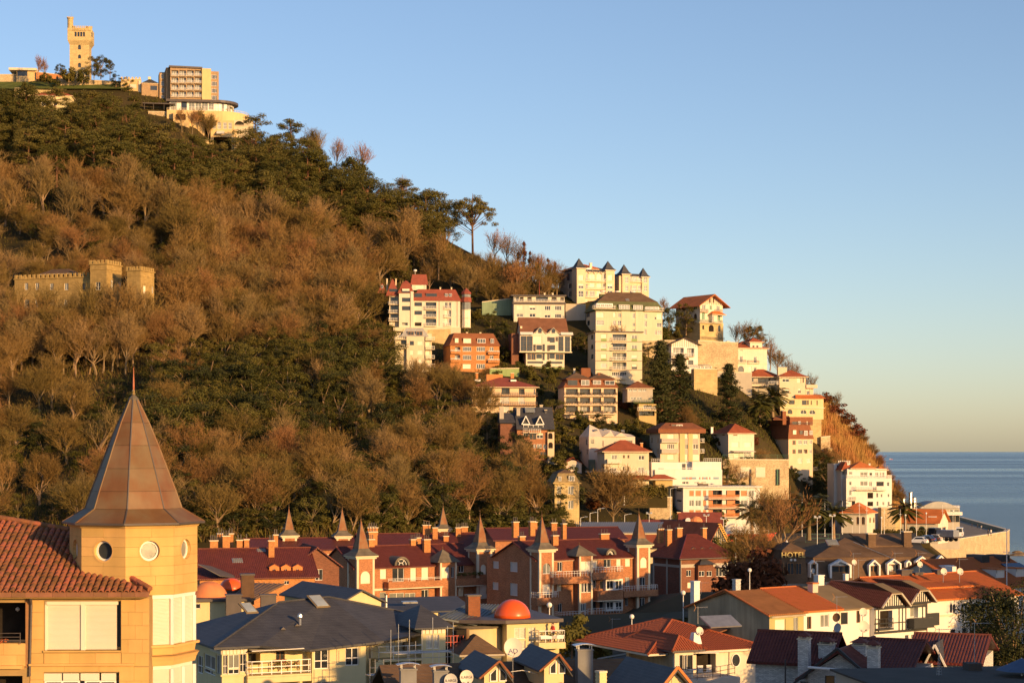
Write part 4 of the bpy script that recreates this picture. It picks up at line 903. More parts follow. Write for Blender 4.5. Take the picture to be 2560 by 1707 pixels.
def stepped_villa():
 b=Bd('villa','stepped cream villa with round-arched windows at the right end of the hillside','villa','G',1790,1395,yaw=6)
 z= lambda v:b.f(2000,v)[1]
 b.body(0,b.X(2260),12,-1,z(1195),'yellow',[(1808,1218,1865,1265,'p'),(1885,1218,1945,1265,'g'),(2025,1220,2075,1272,'g'),(2080,1220,2098,1272,'k'),(2120,1225,2132,1270,'k'),(2183,1222,2196,1275,'k'),(1792,1325,1842,1370,'wa'),(1868,1320,1920,1370,'ga'),(2008,1325,2075,1370,'wa'),(2105,1328,2170,1375,'wa')])
 b.body(-.3,b.X(2235),11,-9,-1,'stone_gold',[(2100,1385,2135,1420,'va'),(1960,1420,1990,1460,'v')],y0=-.2,name='stone_base')
 b.band(0,b.X(2260),z(1310),z(1300),.25,'trim',-.1,3)
 b.body(b.X(1780,2),b.X(2065,2),14,z(1200),z(965),'cream',[(1810,972,1885,1022,'wh'),(1968,980,2012,1032,'s'),(2032,980,2045,1030,'k'),(1808,1090,1885,1145,'gh'),(1980,1095,2012,1145,'wh')],y0=2)
 b.body(b.X(2067,3),b.X(2150,3),13,z(1200),z(1078),'cream',[(2075,1100,2108,1160,'wh')],y0=3)
 b.hip(b.X(1790,2),b.X(2065,2),1.7,14,z(963),2.4,'tile_red',.8); b.chim(b.X(1815,4),5,z(960),z(860),3.0,1.6,'cream')
 m=MB(); m.slab([(b.X(1950),-.8,z(1196)),(b.X(2275),-.8,z(1196)),(b.X(2255),2.2,z(1160)),(b.X(1970),2.2,z(1155))],.12); b.put(m,'lower_roof','tile_orange')
 b.body(b.X(1415,6),b.X(1775,6),16,-8,z(1060),'grey_wall',[(1365,1110,1392,1150,'w'),(1480,1090,1500,1140,'w'),(1540,1100,1560,1140,'w')],y0=6,name='left_wing')
 b.body(b.X(1420,7),b.X(1780,7),15,z(1060),z(960),'grey_wall',[(1450,975,1500,1020,'w'),(1545,985,1680,1035,'d')],y0=7,name='left_wing')
 b.hip(b.X(1430,6),b.X(1790,6),6,15,z(958),2.6,'tile_red',.5); b.balc(b.X(1670,1),b.X(1770,1),z(1045),1.5,'bars',y0=2.5); b.balc(b.X(2070,2),b.X(2190,2),z(1080),1.4,'solid','cream',y0=3)
 b.rail([(b.X(1420,5),5.8,z(1040)),(b.X(1670,5),5.8,z(1040))],.8,'metal_dark')
 b.box(b.X(1370,4),b.X(1665,4),4,7,z(1065),z(1045),'trim','terrace_slab')
stepped_villa()
def house_brown_round():
 b=Bd('apartment_block','cream block with two-tier brown mansard at the right end below the palms','apartment block','O',735,690,yaw=24)
 z= lambda v:b.f(900,v)[1]; x1=b.X(1075); D=13
 W=[(790,340,835,400,'k'),(870,335,925,395,'p'),(945,335,1000,395,'p'),(1030,335,1065,390,'p'),(790,465,835,525,'k'),(868,465,925,520,'g'),(945,465,1000,520,'e'),(1030,465,1065,520,'p'),(865,590,925,655,'c'),(990,595,1050,650,'c')]
 b.body(0,x1,D,-7,z(315),'peach',W,[(508,325,540,380,'k'),(508,455,540,510,'k')])
 b.mansard(0,x1,0,D,z(318),z(120),.7,'roof_brown',[(790,195,838,255,'s'),(885,200,930,255,'g'),(945,205,995,270,'p'),(1022,200,1065,260,'p')],oh=.3)
 b.body(b.X(760,1),b.X(1080,1),D-1,z(125),z(10),'roof_brown',[(790,75,865,115,'g'),(870,72,910,115,'p'),(990,70,1005,120,'s')],y0=1.2,name='roof_storey')
 b.chim(b.X(735),3,z(120),z(-70),1.3,1.3,'roof_brown'); b.body(.5,b.X(770,3),D,z(120),z(60),'roof_brown',[(560,60,650,115,'e')],y0=3,name='roof_storey')
 m=MB(); m.slab([(b.X(500,3),2.2,z(45)),(b.X(740,3),2.2,z(45)),(b.X(740,6),6,z(-10)),(b.X(560,6),6,z(-10))],.2); b.put(m,'roof','roof_brown')
 b.rail([(b.X(760,1),.3,z(122)),(x1,.3,z(122))],.8,'metal_dark'); b.body(b.X(770),b.X(880),5,-9,-.05,'cream',[(800,735,860,785,'sa')],y0=-1.0,name='garage')
house_brown_round()
# ------------ lower hillside houses
def house_long_balconies():
 b=Bd('apartment_block','peach block with wide red-brown hipped roof and long balconies','apartment block','E',100,640,yaw=5)
 z= lambda v:b.f(600,v)[1]; x1=b.X(880)
 W=[(232,340,345,415,'d'),(460,340,560,418,'d'),(672,350,742,420,'d'),(232,445,335,520,'y'),(445,450,555,530,'y'),(668,455,742,535,'y'),(490,560,555,632,'y'),(852,350,872,420,'w'),(130,345,200,410,'d')]
 b.body(0,x1,11,-6,z(335),'peach',W); b.hip(0,x1,0,11,z(330),z(205)-z(330),'tile_flat_red',1.0,ridge=9)
 for v in (435,548):b.fbalc(60,900,v,1.2,'bars','metal_dark','roof_brown')
 b.chim(b.X(610),5,z(215),z(155),.9,.9,'terracotta_wall'); b.chim(b.X(172),5,z(230),z(155),.7,.7,'terracotta_wall'); b.box(b.X(295),b.X(495),6,9,z(250),z(165),'terracotta_wall','roof_house')
 for u in (175,615):b.box(b.X(u-35),b.X(u+35),2.2,4,z(258),z(235),'paint_white','dormer')
house_long_balconies()
def house_brown_four():
 b=Bd('apartment_block','brown mansard block with four tiers of plant-filled balconies','apartment block','E',1230,700,yaw=8)
 z= lambda v:b.f(1550,v)[1]; x1=b.X(1880)
 W=[]
 for v0,v1 in ((350,420),(458,525),(565,635)):W+=[(1250,v0,1395,v1,'d'),(1420,v0,1545,v1,'d' if v0<500 else 'e'),(1575,v0,1680,v1,'d'),(1710,v0,1860,v1,'d' if v0!=565 else 'e')]
 W+=[(1415,672,1530,770,'k')]
 b.body(0,x1,11,-7,z(335),'peach',W)
 b.mansard(0,x1,0,11,z(335),z(228),1.2,'roof_brown',[(1268,245,1388,310,'g'),(1432,245,1532,310,'p'),(1578,248,1675,300,'p'),(1725,252,1842,302,'w')],oh=.35)
 xm=b.X(1545); b.hip(.8,xm,.8,10,z(226),1.9,'slate_brown',.3,eave='roof_brown'); b.hip(xm+.1,x1-.8,.8,10,z(226),1.9,'slate_brown',.3,eave='roof_brown')
 b.box(b.X(1475),b.X(1590),5,8,z(230),z(88),'roof_brown','lift_house'); b.chim(b.X(1675),3,z(215),z(150),.6,.6,'roof_brown')
 for v in (435,545,658):b.fbalc(1225,1400,v,1.2,'bars','metal_dark'); b.fbalc(1405,1690,v,1.0,'bars','metal_dark'); b.fbalc(1700,1870,v,1.2,'bars','metal_dark')
 rg=random.Random(3)
 for v in (430,540,652):
  m=MB()
  for i in range(30):x=rg.uniform(.3,x1-.3); clump(m,Vector((x,-1.0,b.f(1500,v,-1)[1]+.45)),.25,.25,12,.12,rg)
  b.put(m,'balcony_plants','leaf')
 b.chim(b.X(1410),8,z(230),z(95),.5,.5,'trim')
house_brown_four()
def house_slate_dormers():
 b=Bd('house','house with steep dark slate roof and two white triangular dormers above the wood','house','E',650,1170,yaw=5)
 z= lambda v:b.f(880,v)[1]; x1=b.X(1020)
 b.body(0,x1,10,-6,z(850),'brick',[(725,890,790,935,'wh'),(800,890,885,975,'k'),(888,895,970,960,'wh'),(890,1030,955,1080,'p'),(970,1030,1012,1090,'w'),(850,1030,880,1080,'p'),(930,1120,1010,1165,'k')])
 b.body(x1+.02,b.X(1102),9,-6,z(880),'peach',[(1030,890,1085,965,'va'),(1032,1005,1088,1080,'va')],y0=-.8,name='stair_tower')
 m=MB(); m.exx([(-.9,z(850)),(11,z(850)),(9.5,z(570)),(5.5,z(570))],-.2,b.X(1108)); b.put(m,'roof','slate')
 for uc in (757,930):
  x0,x1_=b.X(uc-50),b.X(uc+50); zb,zt=z(785),z(692)
  b.put(MB().exy([(x0+.1,zb),(x1_-.1,zb),((x0+x1_)/2,zt)],.2,5),'dormer','paint_dark'); b.gable(x0,x1_,.0,5,zb,zt-zb,'slate','y',.1,.1,'dormer_roof')
  for s_ in (-1,1):m=MB(); m.tube(((x0+x1_)/2+s_*(x1_-x0)/2,-.15,zb-.1),((x0+x1_)/2,-.15,zt+.15),.16,None ,4); b.put(m,'barge_board','paint_white')
  m=MB(); m.tube((x0,-.15,zb),(x1_,-.15,zb),.16,None ,4); b.put(m,'barge_board','paint_white')
 b.win(b.fmap('F',-.3),(b.X(725),b.X(970),z(840),z(792),'d'[:0]+'4'),.1)
 b.fbalc(722,800,882,.8,'bars'); b.fbalc(800,945,885,1.3,'bars')
 s_=(z(570)-z(850))/6.4; ang=math.atan(s_)
 b.skylight((b.X(825),3.9,z(612)+.1),2.6,2.0,ang)
 b.chim(b.X(678),3,z(680),z(590),.9,.6,'grey_wall'); b.chim(b.X(975),6,z(600),z(548),.8,.6,'grey_wall'); b.chim(b.X(1020),4,z(700),z(610),.6,.6,'slate')
 b.body(b.X(450),-.2,9,-6,z(780),'brick_dark',[(585,720,640,800,'g')],y0=1.5,name='left_wing'); m=MB(); m.exx([(1.0,z(770)),(9,z(770)),(5,z(640))],b.X(440),-.25); b.put(m,'roof','slate'); b.chim(b.X(472),3,z(720),z(570),1.1,.8,'grey_wall')
house_slate_dormers()
def house_angular():
 b=Bd('house','pale pink modern house with faceted concrete roof and tiny windows','house','I',135,560,yaw=14)
 z= lambda v:b.f(350,v)[1]; x1=b.X(620); D=9
 b.body(0,x1,D,-6,z(215),'pink',[(152,240,190,292,'q'),(275,255,290,322,'q'),(393,260,432,310,'q'),(518,255,592,300,'g')],[(105,245,115,300,'g'),(112,345,122,400,'g')])
 m=MB(); zt=z(215); zr=z(85)
 for p in ([(0,-.02,zt),(x1*.28,-.02,zt),(x1*.28,3,zr-1.2),(x1*.12,4.5,zr)],[(x1*.28,-.02,zt),(x1*.43,-.5,zt+1.1),(x1*.55,-.02,zt),(x1*.55,3.4,zr-1.4),(x1*.28,3,zr-1.2)],[(x1*.55,-.02,zt),(x1*.68,-.5,zt+1.0),(x1*.80,-.02,zt),(x1*.80,3.4,zr-2.2),(x1*.55,3.4,zr-1.4)],[(x1*.80,-.02,zt),(x1,-.02,zt),(x1,3.4,zt+.6),(x1*.80,3.4,zr-2.2)],[(x1*.12,4.5,zr),(x1*.28,3,zr-1.2),(x1*.55,3.4,zr-1.4),(x1*.80,3.4,zr-2.2),(x1,3.4,zt+.6),(x1,D,zt),(0,D,zt)],[(0,-.02,zt),(x1*.12,4.5,zr),(0,D,zt)],[(x1,-.02,zt),(x1,D,zt),(x1,3.4,zt+.6)]):m.poly(p)
 b.put(m,'faceted_roof','render_pale')
 for t in (.43,.68):b.put(MB().exy([(x1*(t-.14),zt),(x1*(t+.13),zt),(x1*t,zt+1.05)],-.45,.4),'gablet','pink')
 for u,v in ((225,185),(325,178),(510,190)):b.skylight((b.X(u),1.6,z(v)+.9),.9,.8,.55)
 b.box(b.X(130),b.X(195),-.8,0,-1.5,z(455),'glass_green','glass_bay'); b.box(b.X(65),b.X(255),-3,0,-6,z(575),'pink','terrace'); b.rail([(b.X(70),-2.9,z(575)),(b.X(250),-2.9,z(575))],.9,'glass_green')
mat('render_pale',(.60,.52,.42),.9,.12,.5,spec=.15)
house_angular()
def villa_red_hip():
 b=Bd('villa','cream villa with red hipped roof and red tiled porch roof','villa','I',300,740,yaw=8)
 z= lambda v:b.f(550,v)[1]; x1=b.X(765); D=10
 W=[(372,405,430,475,'p'),(493,408,512,442,'k'),(540,408,560,442,'k'),(655,412,718,458,'w'),(360,540,425,585,'4'),(493,530,510,578,'g'),(538,530,555,578,'g'),(650,535,715,590,'p'),(360,668,445,722,'w'),(490,665,585,722,'q')]
 b.body(0,x1,D,-6,z(372),'yellow' if False else 'cream',W,[(275,500,292,540,'g')])
 b.hip(0,x1,0,D,z(370),2.9,'tile_red',.8); b.chim(b.X(722),4,z(365),z(285),.6,.6,'terracotta_wall')
 b.fbalc(330,480,490,.9,'solid','pale'); b.fbalc(310,770,612,1.3,'bars'); m=MB(); m.slab([(b.X(280),-2.6,z(655)),(b.X(770),-2.6,z(655)),(b.X(770),.2,z(622)),(b.X(290),.2,z(622))],.12); b.put(m,'porch_roof','tile_red')
 m=MB()
 for i in range(28):x=x1*(i+.5)/28; m.box(x-.06,x+.06,-.65,0,z(383),z(373))
 b.put(m,'eave_brackets','wood')
 for u in (320,465,640):b.box(b.X(u-14),b.X(u+14),-2.3,-1.9,-5,z(655),'stone_gold','porch_pier')
 b.hip(b.X(760),b.X(1030),-1.6,3,z(660),z(612)-z(660),'tile_red',.3,name='porch_roof'); b.box(b.X(830),b.X(1010),-.6,2.5,-5,z(662),'ochre','annexe')
villa_red_hip()
def block_brown_eave():
 b=Bd('apartment_block','cream four-storey block with deep brown roof eave above white terraces','apartment block','I',885,475,yaw=11)
 z= lambda v:b.f(1100,v)[1]; x1=b.X(1300); D=11
 W=[(958,185,1030,240,'s'),(955,290,1032,345,'4'),(958,400,1030,455,'s'),(1142,185,1175,235,'s'),(1142,295,1175,345,'q'),(1142,400,1175,460,'s'),(1228,185,1285,235,'s'),(1228,292,1285,345,'w'),(1226,400,1330,465,'s')]
 b.body(0,x1,D,-7,z(175),'cream',W,[(790,225,802,280,'k'),(855,230,865,280,'k'),(790,335,802,365,'k'),(855,338,865,395,'k')])
 b.box(b.X(1085),b.X(1140),-.35,.1,-6,z(178),'sand','pilaster'); b.box(b.X(1178),b.X(1222),-.2,.1,-3,z(178),'sand','pilaster')
 for va,vb in ((238,290),(348,398)):
  for u0,u1 in ((1142,1175),(1228,1285)):b.box(b.X(u0),b.X(u1),-.05,.03,z(vb),z(va),'grey_wall','spandrel_panel')
 for v in (272,382):b.fbalc(900,1082,v,1.0,'solid','grey_wall'); b.fbalc(1305,1350,v,.9,'bars',y0=1)
 b.box(-.8,x1+1.4,-1.0,D+1,z(178),z(135),'roof_brown','eave_box')
 m=MB(); m.frus((-.8,x1+1.4,-1.0,D+1),z(135)+.01,(2.2,x1-1.5,2.5,D-3),z(68)); b.put(m,'roof','roof_brown')
 for h in b.spec([(1000,88,1050,122,'g'),(1052,88,1115,122,'p')],'F',1.0):b.box(h[0]-.2,h[1]+.2,.7,4,h[2]-.1,h[3]+.1,'roof_brown','dormer'); b.win(b.fmap('F',.62),h,.1)
block_brown_eave()
def house_cream_hip():
 b=Bd('house','cream house with red hipped roof and white chimneys above the stone wall','house','I',1600,450,yaw=19)
 z= lambda v:b.f(1750,v)[1]; x1=b.X(1870); D=11
 b.body(0,x1,D,-6,z(180),'pale',[(1630,268,1712,328,'s'),(1765,272,1840,330,'s'),(1650,192,1695,205,'k'),(1655,370,1712,445,'s'),(1760,375,1840,445,'p')],[(1445,188,1475,202,'k'),(1535,188,1562,202,'k'),(1485,265,1515,305,'k'),(1448,370,1470,415,'k'),(1485,370,1515,405,'k')])
 b.hip(0,x1,0,D,z(180),2.9,'tile_red',.6); b.chim(b.X(1440,8),9,z(180),z(115),.7,.6,'paint_white'); b.chim(b.X(1775),6,z(150),z(112),.5,.5,'paint_white')
 m=MB(); m.slab([(b.X(1625),-2.2,z(372)),(b.X(1855),-2.2,z(372)),(b.X(1855),0,z(360)),(b.X(1625),0,z(360))],.08); b.put(m,'awning','awning')
house_cream_hip()
def terraces_white():
 b=Bd('terrace_wall','white stepped terrace wall with mosaic strip below the brown-eaved block','wall','I',830,660,yaw=8)
 z= lambda v:b.f(1200,v)[1]
 b.body(0,b.X(1535),5,-6,z(560),'white',[(1115,685,1150,712,'w'),(1155,685,1180,712,'w'),(1240,685,1292,715,'P'),(1312,685,1362,715,'P')],y0=0)
 b.box(b.X(800),b.X(930),.8,8,-6,z(482),'white','upper_wall'); b.box(b.X(1230),b.X(1535),.8,8,-6,z(478),'white','upper_wall'); b.box(b.X(930),b.X(1230),2.5,8,-6,z(485),'white','upper_wall')
 b.box(b.X(1140),b.X(1172),2.3,3,z(560),z(500),'glass','door_pane')
 b.rail([(b.X(800),.9,z(482)),(b.X(930),.9,z(482))],.9,'metal_grey'); b.rail([(b.X(1350),.9,z(478)),(b.X(1535),.9,z(478))],.9,'metal_grey'); b.rail([(b.X(890),.1,z(560)),(b.X(1235),.1,z(560))],.5)
 rg=random.Random(2)
 for i in range(26):
  x0=lerp(b.X(1110),b.X(1500),i/26); b.put(MB().box(x0+.05,x0+(b.X(1500)-b.X(1110))/26,-.06,.0,z(662),z(640)),'mosaic_tile',rg.choice(('mosaic_blue','mosaic_blue','mosaic_red','paint_white')))
mat('mosaic_blue',(.22,.34,.42),.5,.2,2); mat('mosaic_red',(.45,.20,.15),.5,.2,2)
terraces_white()
def wall_thing(name,label,Z,pts,th,m,Y= None ,yaw=0,z_ext=6,cope= None ):
# a retaining wall: pts = top line in view coordinates, last value = foot line v
 (u0,v0),(u1,v1),foot=pts
 b=Bd(name,label,'wall',Z,u0,foot,Y=Y,yaw=yaw); x1=b.X(u1); z0=b.f(u0,v0)[1]; z1=b.f(u1,v1)[1]
 b.put(MB().exy([(0,-z_ext),(x1,-z_ext),(x1,z1),(0,z0)],0,th),'masonry',m)
 b.put(MB().exy([(0,z0),(x1,z1),(x1,z1+.25),(0,z0+.25)],-.12,th+.1),'coping',cope or 'trim'); return b
w_=wall_thing('retaining_wall','long stone retaining wall with arches of pale infill below the cream hipped house','I',((1542,458),(2235,462),650),5,'stone',yaw=9)
for u0,u1 in ((1725,1830),(1885,1985)):
 w_.box(w_.X(u0),w_.X(u1),-.12,.02,w_.f(u0,640)[1],w_.f(u0,535)[1],'pale','infill_panel')
for u in (1590,1832,2110,2130):w_.box(w_.X(u-6),w_.X(u+6),-.5,-.1,-2,w_.f(u,555)[1],'paint_dark' if u!=2110 else 'paint_green','post')
w_.rail([(0,.2,w_.f(1600,455)[1]),(w_.X(2235),.2,w_.f(2200,455)[1])],1.3,'paint_green',step=3)
wall_thing('retaining_wall','rough stone retaining wall behind the white half-timbered house','G',((895,575),(1330,600),870),3,'stone',yaw=8)
wall_thing('retaining_wall','sandy terrace wall under the conservatory','G',((850,885),(1105,888),1080),4,'stone_gold',yaw=8)
wall_thing('retaining_wall','low pale garden wall below the cream tower villa','G',((1105,920),(1480,925),985),3,'grey_wall',yaw=6)
wall_thing('retaining_wall','shaded stone wall with white railing right of the green mansard block','G',((285,575),(650,575),700),3,'stone',yaw=8)
mat('court_green',(.22,.30,.19),.9,.12,.3,dirt=.2)
wall_thing('sports_wall','tall green concrete court wall left of the white flat-roofed block','A',((1490,605),(1875,560),760),1,'court_green',yaw=4)
wall_thing('retaining_wall','green painted basement wall between the orange block and the gabled house','A',((1590,1475),(1975,1470),1545),3,'greenwall',yaw=5)
wall_thing('retaining_wall','weathered stone garden wall left of the modern white block','I',((775,860),(1010,855),1050),2,'stone',yaw=4)
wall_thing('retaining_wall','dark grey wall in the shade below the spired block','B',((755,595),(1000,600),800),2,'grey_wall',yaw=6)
wall_thing('retaining_wall','ochre retaining wall under the long red-roofed block','A',((780,965),(1080,950),1080),2,'stone_gold',yaw=3)
def block_orange_balconies():
 b=Bd('apartment_block','low white modern block with orange shutters and slatted orange balconies','apartment block','I',1125,1060,yaw=8)
 z= lambda v:b.f(1500,v)[1]; x1=b.X(1930); D=12
 W=[]
 for v0,v1,c in ((778,842,'ooo'),(880,945,'ppo'),(982,1048,'ooo')):
  W+=[(1187,v0,1238,v1,c[0]),(1252,v0,1312,v1,c[1]),(1332,v0,1366,v1,c[2]),(1728,v0,1798,v1,'o' if v0<800 else 'p'),(1815,v0,1868,v1,'p' if v0<960 else 'o'),(1390,v0,1535,v1,'d'),(1575,v0,1720,v1,'d')]
 b.body(0,x1,D,-6,z(748),'white',W,[(1055,772,1108,788,'g'),(1055,878,1108,895,'g'),(1055,985,1108,1002,'g')])
 b.box(-1.4,x1+.5,-.7,D+.4,z(748)+.01,z(735),'metal_grey','flat_roof')
 for v in (865,965,1060):
  o=b.fbalc(1392,1720,v,1.3,'none'); x0,zz=b.f(1395,v,-1.3); xx=b.X(1718,-1.3)
  m=MB()
  for i in range(34):x=lerp(x0,xx,i/34); m.box(x,x+(xx-x0)/34*.6,-1.28,-1.22,zz+.05,zz+.85)
  m.box(x0,xx,-1.3,-1.2,zz+.85,zz+.95); m.build('slatted_railing','wood_orange',o)
 for v0,v1 in ((778,842),(880,945),(982,1048)):
  for u0,u1 in ((1392,1440),(1590,1675)):b.box(b.X(u0),b.X(u1),.4,.5,z(v1),z(v0),'shutter_orange','sliding_shutter')
 b.chim(b.X(1405),5,z(735),z(712),1.5,1,'metal_dark'); b.chim(b.X(1345),4,z(735),z(705),1.2,1,'metal_dark'); m=MB(); m.ring([(.05,z(735)),(.06,z(722)),(.75,z(712)),(.05,z(705))],10,(b.X(1468),4)); b.put(m,'rooftop_dish','paint_white')
block_orange_balconies()
def house_under_cedar():
 b=Bd('house','small grey and yellow house with red-brown roof half hidden by the big cedar','house','G',125,1400,yaw=7)
 z= lambda v:b.f(250,v)[1]; x1=b.X(400)
 b.body(0,x1,8,z(1240),z(1090),'grey_wall',[(135,1095,180,1125,'p'),(185,1095,230,1125,'p'),(240,1095,285,1125,'p'),(290,1095,330,1125,'p'),(160,1185,215,1215,'p'),(225,1185,280,1215,'p')]); b.body(b.X(240),b.X(430),8,-6,z(1262),'ochre',[(295,1275,340,1315,'w'),(342,1275,388,1315,'w'),(250,1340,420,1390,'d')],y0=-1.2)
 b.hip(0,x1,0,8,z(1090),2.2,'roof_brown',.5); b.balc(b.X(190),b.X(400),z(1250),1.3,'bars','paint_green','lawn'); b.fbalc(240,435,1330,1.0,'bars','paint_white',y0=-1.2)
house_under_cedar()
def house_pink_garage():
 b=Bd('house','little pink gabled house in the shade below the dark slate house','house','E',1225,1350,yaw=5)
 z= lambda v:b.f(1330,v)[1]; x1=b.X(1440)
 b.body(0,x1,7,-6,z(1262),'pink',[(1312,1275,1410,1345,'p')],gable=('y',.9)); b.gable(0,x1,0,7,z(1262),1.4,'tile_red','y',.4)
 b.box(b.X(1025),b.X(1165),-1,4,-6,z(1240),'grey_wall','low_wall')
house_pink_garage()
def house_ornate():
 b=Bd('house','ornate yellow stone house with mansard roof at the edge of the wood','house','E',1110,1930,yaw=8)
 z= lambda v:b.f(1270,v)[1]; x1=b.X(1412)
 b.body(0,x1,10,-6,z(1500),'stone_gold',[(1140,1545,1190,1640,'p'),(1275,1545,1340,1640,'p'),(1140,1720,1190,1820,'p'),(1275,1720,1340,1820,'p')]); b.band(0,x1,z(1512),z(1498),.4,'ochre',0,3); b.band(0,x1,z(1672),z(1660),.15,'ochre')
 b.mansard(0,x1,0,10,z(1498),z(1385),1.0,'ochre_slate',[(1155,1425,1190,1478,'p'),(1280,1420,1350,1478,'p')],oh=.2,top=.9,topm='slate_brown')
mat('ochre_slate',(.30,.22,.10),.8,.2,.6,'shingle',.4)
house_ornate()
# trees and shrubs around the houses
HG='green shrubs between the hillside houses'
for i,(x,y,k,h,wd) in enumerate(((1330,950,'bush',6,1),(1380,955,'bush',5,1),(1300,930,'bush_olive',5,1),(1345,985,'bush_olive',4,1.2),(1400,990,'bush',4,1.3),(1430,960,'bush',5,1),(1450,1060,'bush_olive',5,1),(1480,1085,'bush',5,1.2),(1520,1090,'bush_olive',4,1.3),(1560,1080,'bush',5,1.2),(1600,1085,'bush',6,1.1),(1660,1065,'bush',6,1.2),(1700,1070,'bush',5,1.2),(1760,1075,'bush_olive',5,1.2),(1850,1080,'bush_olive',6,1.1),(1880,1110,'bush_rust',5,1.1),(1900,1065,'bush',6,1),(1560,1020,'bush_rust',5,1),(1590,1040,'bush_olive',5,1),(1400,1110,'bush',7,1.2),(1420,1150,'bush',6,1.2),(1395,1190,'bush',6,1.2),(1300,1120,'bush_olive',6,1.2),(1380,1080,'bush',7,1.2),(1560,1000,'bush',5,1),(1660,850,'bush',6,1.1),(1690,842,'bush',5,1),(1780,950,'bush_olive',5,1.2),(1820,960,'bush',5,1.1),(1180,860,'bush',5,1),(1260,840,'bush',6,1),(1265,900,'bush',6,1),(1480,860,'bush',6,1),(1500,900,'bush_olive',5,1),(1170,760,'bush_olive',6,1),(1210,735,'bush',6,1),(1440,1260,'bush',6,1.4),(1490,1215,'bush',5,1.4),(1560,1225,'bush',5,1.4),(1600,1228,'bush',5,1.4),(1650,1222,'bush',5,1.2),(1960,1200,'bush',4,1.2),(1985,1195,'bush',3.5,1.2))):
 tree(k,surf(x,y)+Vector((0,0,-.4)),h,{'bush':'dense green shrub','bush_olive':'olive green shrub','bush_rust':'rust brown shrub'}[k]+' growing between the hillside houses',HG if k=='bush' else HG.replace('green',k[5:]),wd)
wood([(1180,960),(1260,930),(1300,1000),(1430,1050),(1560,1085),(1900,1060),(1890,1130),(1500,1120),(1420,1230),(1330,1180),(1290,1100)],46,[('bush',3),('bush_olive',2),('holm',1),('thin',.6),('bush_rust',.6)],{'bush':(3,5),'bush_olive':(2.5,4.5),'holm':(5,7),'thin':(6,8),'bush_rust':(3,4)},'in the gardens between the lower hillside houses','in the lower hillside gardens',14,wide=(1.1,1.6))
wood([(1180,760),(1330,790),(1480,830),(1660,830),(1800,900),(1780,960),(1660,900),(1480,960),(1330,930),(1180,880)],40,[('bush',3),('bush_olive',2),('holm',1),('thin',.8)],{'bush':(3,5),'bush_olive':(2.5,4.5),'holm':(5,7),'thin':(6,8)},'in the gardens between the upper hillside houses','in the upper hillside gardens',14,wide=(1.1,1.6))
for x,y,h,lb in ((1652,1055,23,'tall dark cedar standing before the sandy terrace wall'),(1700,1050,19,'second dark cedar right of the tallest one'),(1822,1062,18,'broad dark cedar left of the two palms')):
 tree('cedar',surf(x,y),h,lb,None ,1.15)
tree('holm',surf(1672,840),11,'taller dark evergreen left of the chalet stone base'); tree('holm',surf(1715,835),12,'rounded dark evergreen against the chalet side wall'); tree('holm',surf(1335,752),7,'small evergreen above the white flat-roofed block')
for x,y,h,lb in ((1900,1062,12,'nearer of the two palms beside the stepped villa'),(1932,1050,14,'taller palm leaning over the stepped villa wall')):tree('palm',surf(x,y),h,lb,None ,1.05)
for x,y,h,k in ((1840,880,9,'thin'),(1870,885,10,'thin'),(1900,905,9,'thin'),(1925,925,9,'thin'),(1965,962,8,'thin'),(1990,975,8,'thin'),(2030,1000,8,'thin'),(1662,800,7,'thin'),(2095,1045,8,'thin'),(1945,940,8,'bare')):
 tree(k,surf(x,y),h,'leafless tree on the skyline among the right-hand villas','leafless trees among the villas',1.1)
tree('pine',surf(1875,882),9,'dark pine on the skyline behind the cream tower villa'); tree('pine',surf(1895,888),10,'slimmer dark pine right behind the cream tower villa')
wood([(1775,1190),(2080,1165),(2105,1230),(2110,1290),(1900,1310),(1790,1300)],40,[('holm',3),('bare',2),('ivy',1)],{'holm':(5,8),'bare':(6,9),'ivy':(6,8)},'on the ivy slope below the hillside road','on the ivy slope',15,wide=(1.1,1.5))
# dry golden scrub on the sea-side slope
def reeds():
 m=MB(); rg=random.Random(17); c=0
 while c<9000:
  x=rg.uniform(2030,2275); S=interp(SKYL,x); y=rg.uniform(S-2,S+95)
  if y>1300: continue
  c+=1; p=surf(x,y); m.rib(p,p+Vector((rg.gauss(0,.5),rg.gauss(0,.4),rg.uniform(1.5,4.2))),rg.uniform(.12,.3))
 return m
tag(reeds().build('reed_slope','reed'),'dry golden reeds covering the slope above the sea','reeds',kind='stuff')
for x,y in ((2062,1012),(2085,1035),(2110,1062),(2135,1090),(2160,1118),(2185,1150),(2205,1178),(2225,1215),(2240,1240),(2250,1262),(2235,1265)):
 tree('bare' if x>2150 else 'bush_rust',surf(x,y),5.0 if x>2150 else 6,'rust brown thicket on the edge of the sea-side slope' if x>2150 else 'rust brown bush on the crest of the sea-side slope','thickets on the sea-side slope' if x>2150 else 'bushes on the sea-side crest',1.6,5 if x>2150 else None )
mat('brick_tan',(.40,.27,.15),.9,.12,.4,'brick',.3,spec=.15)
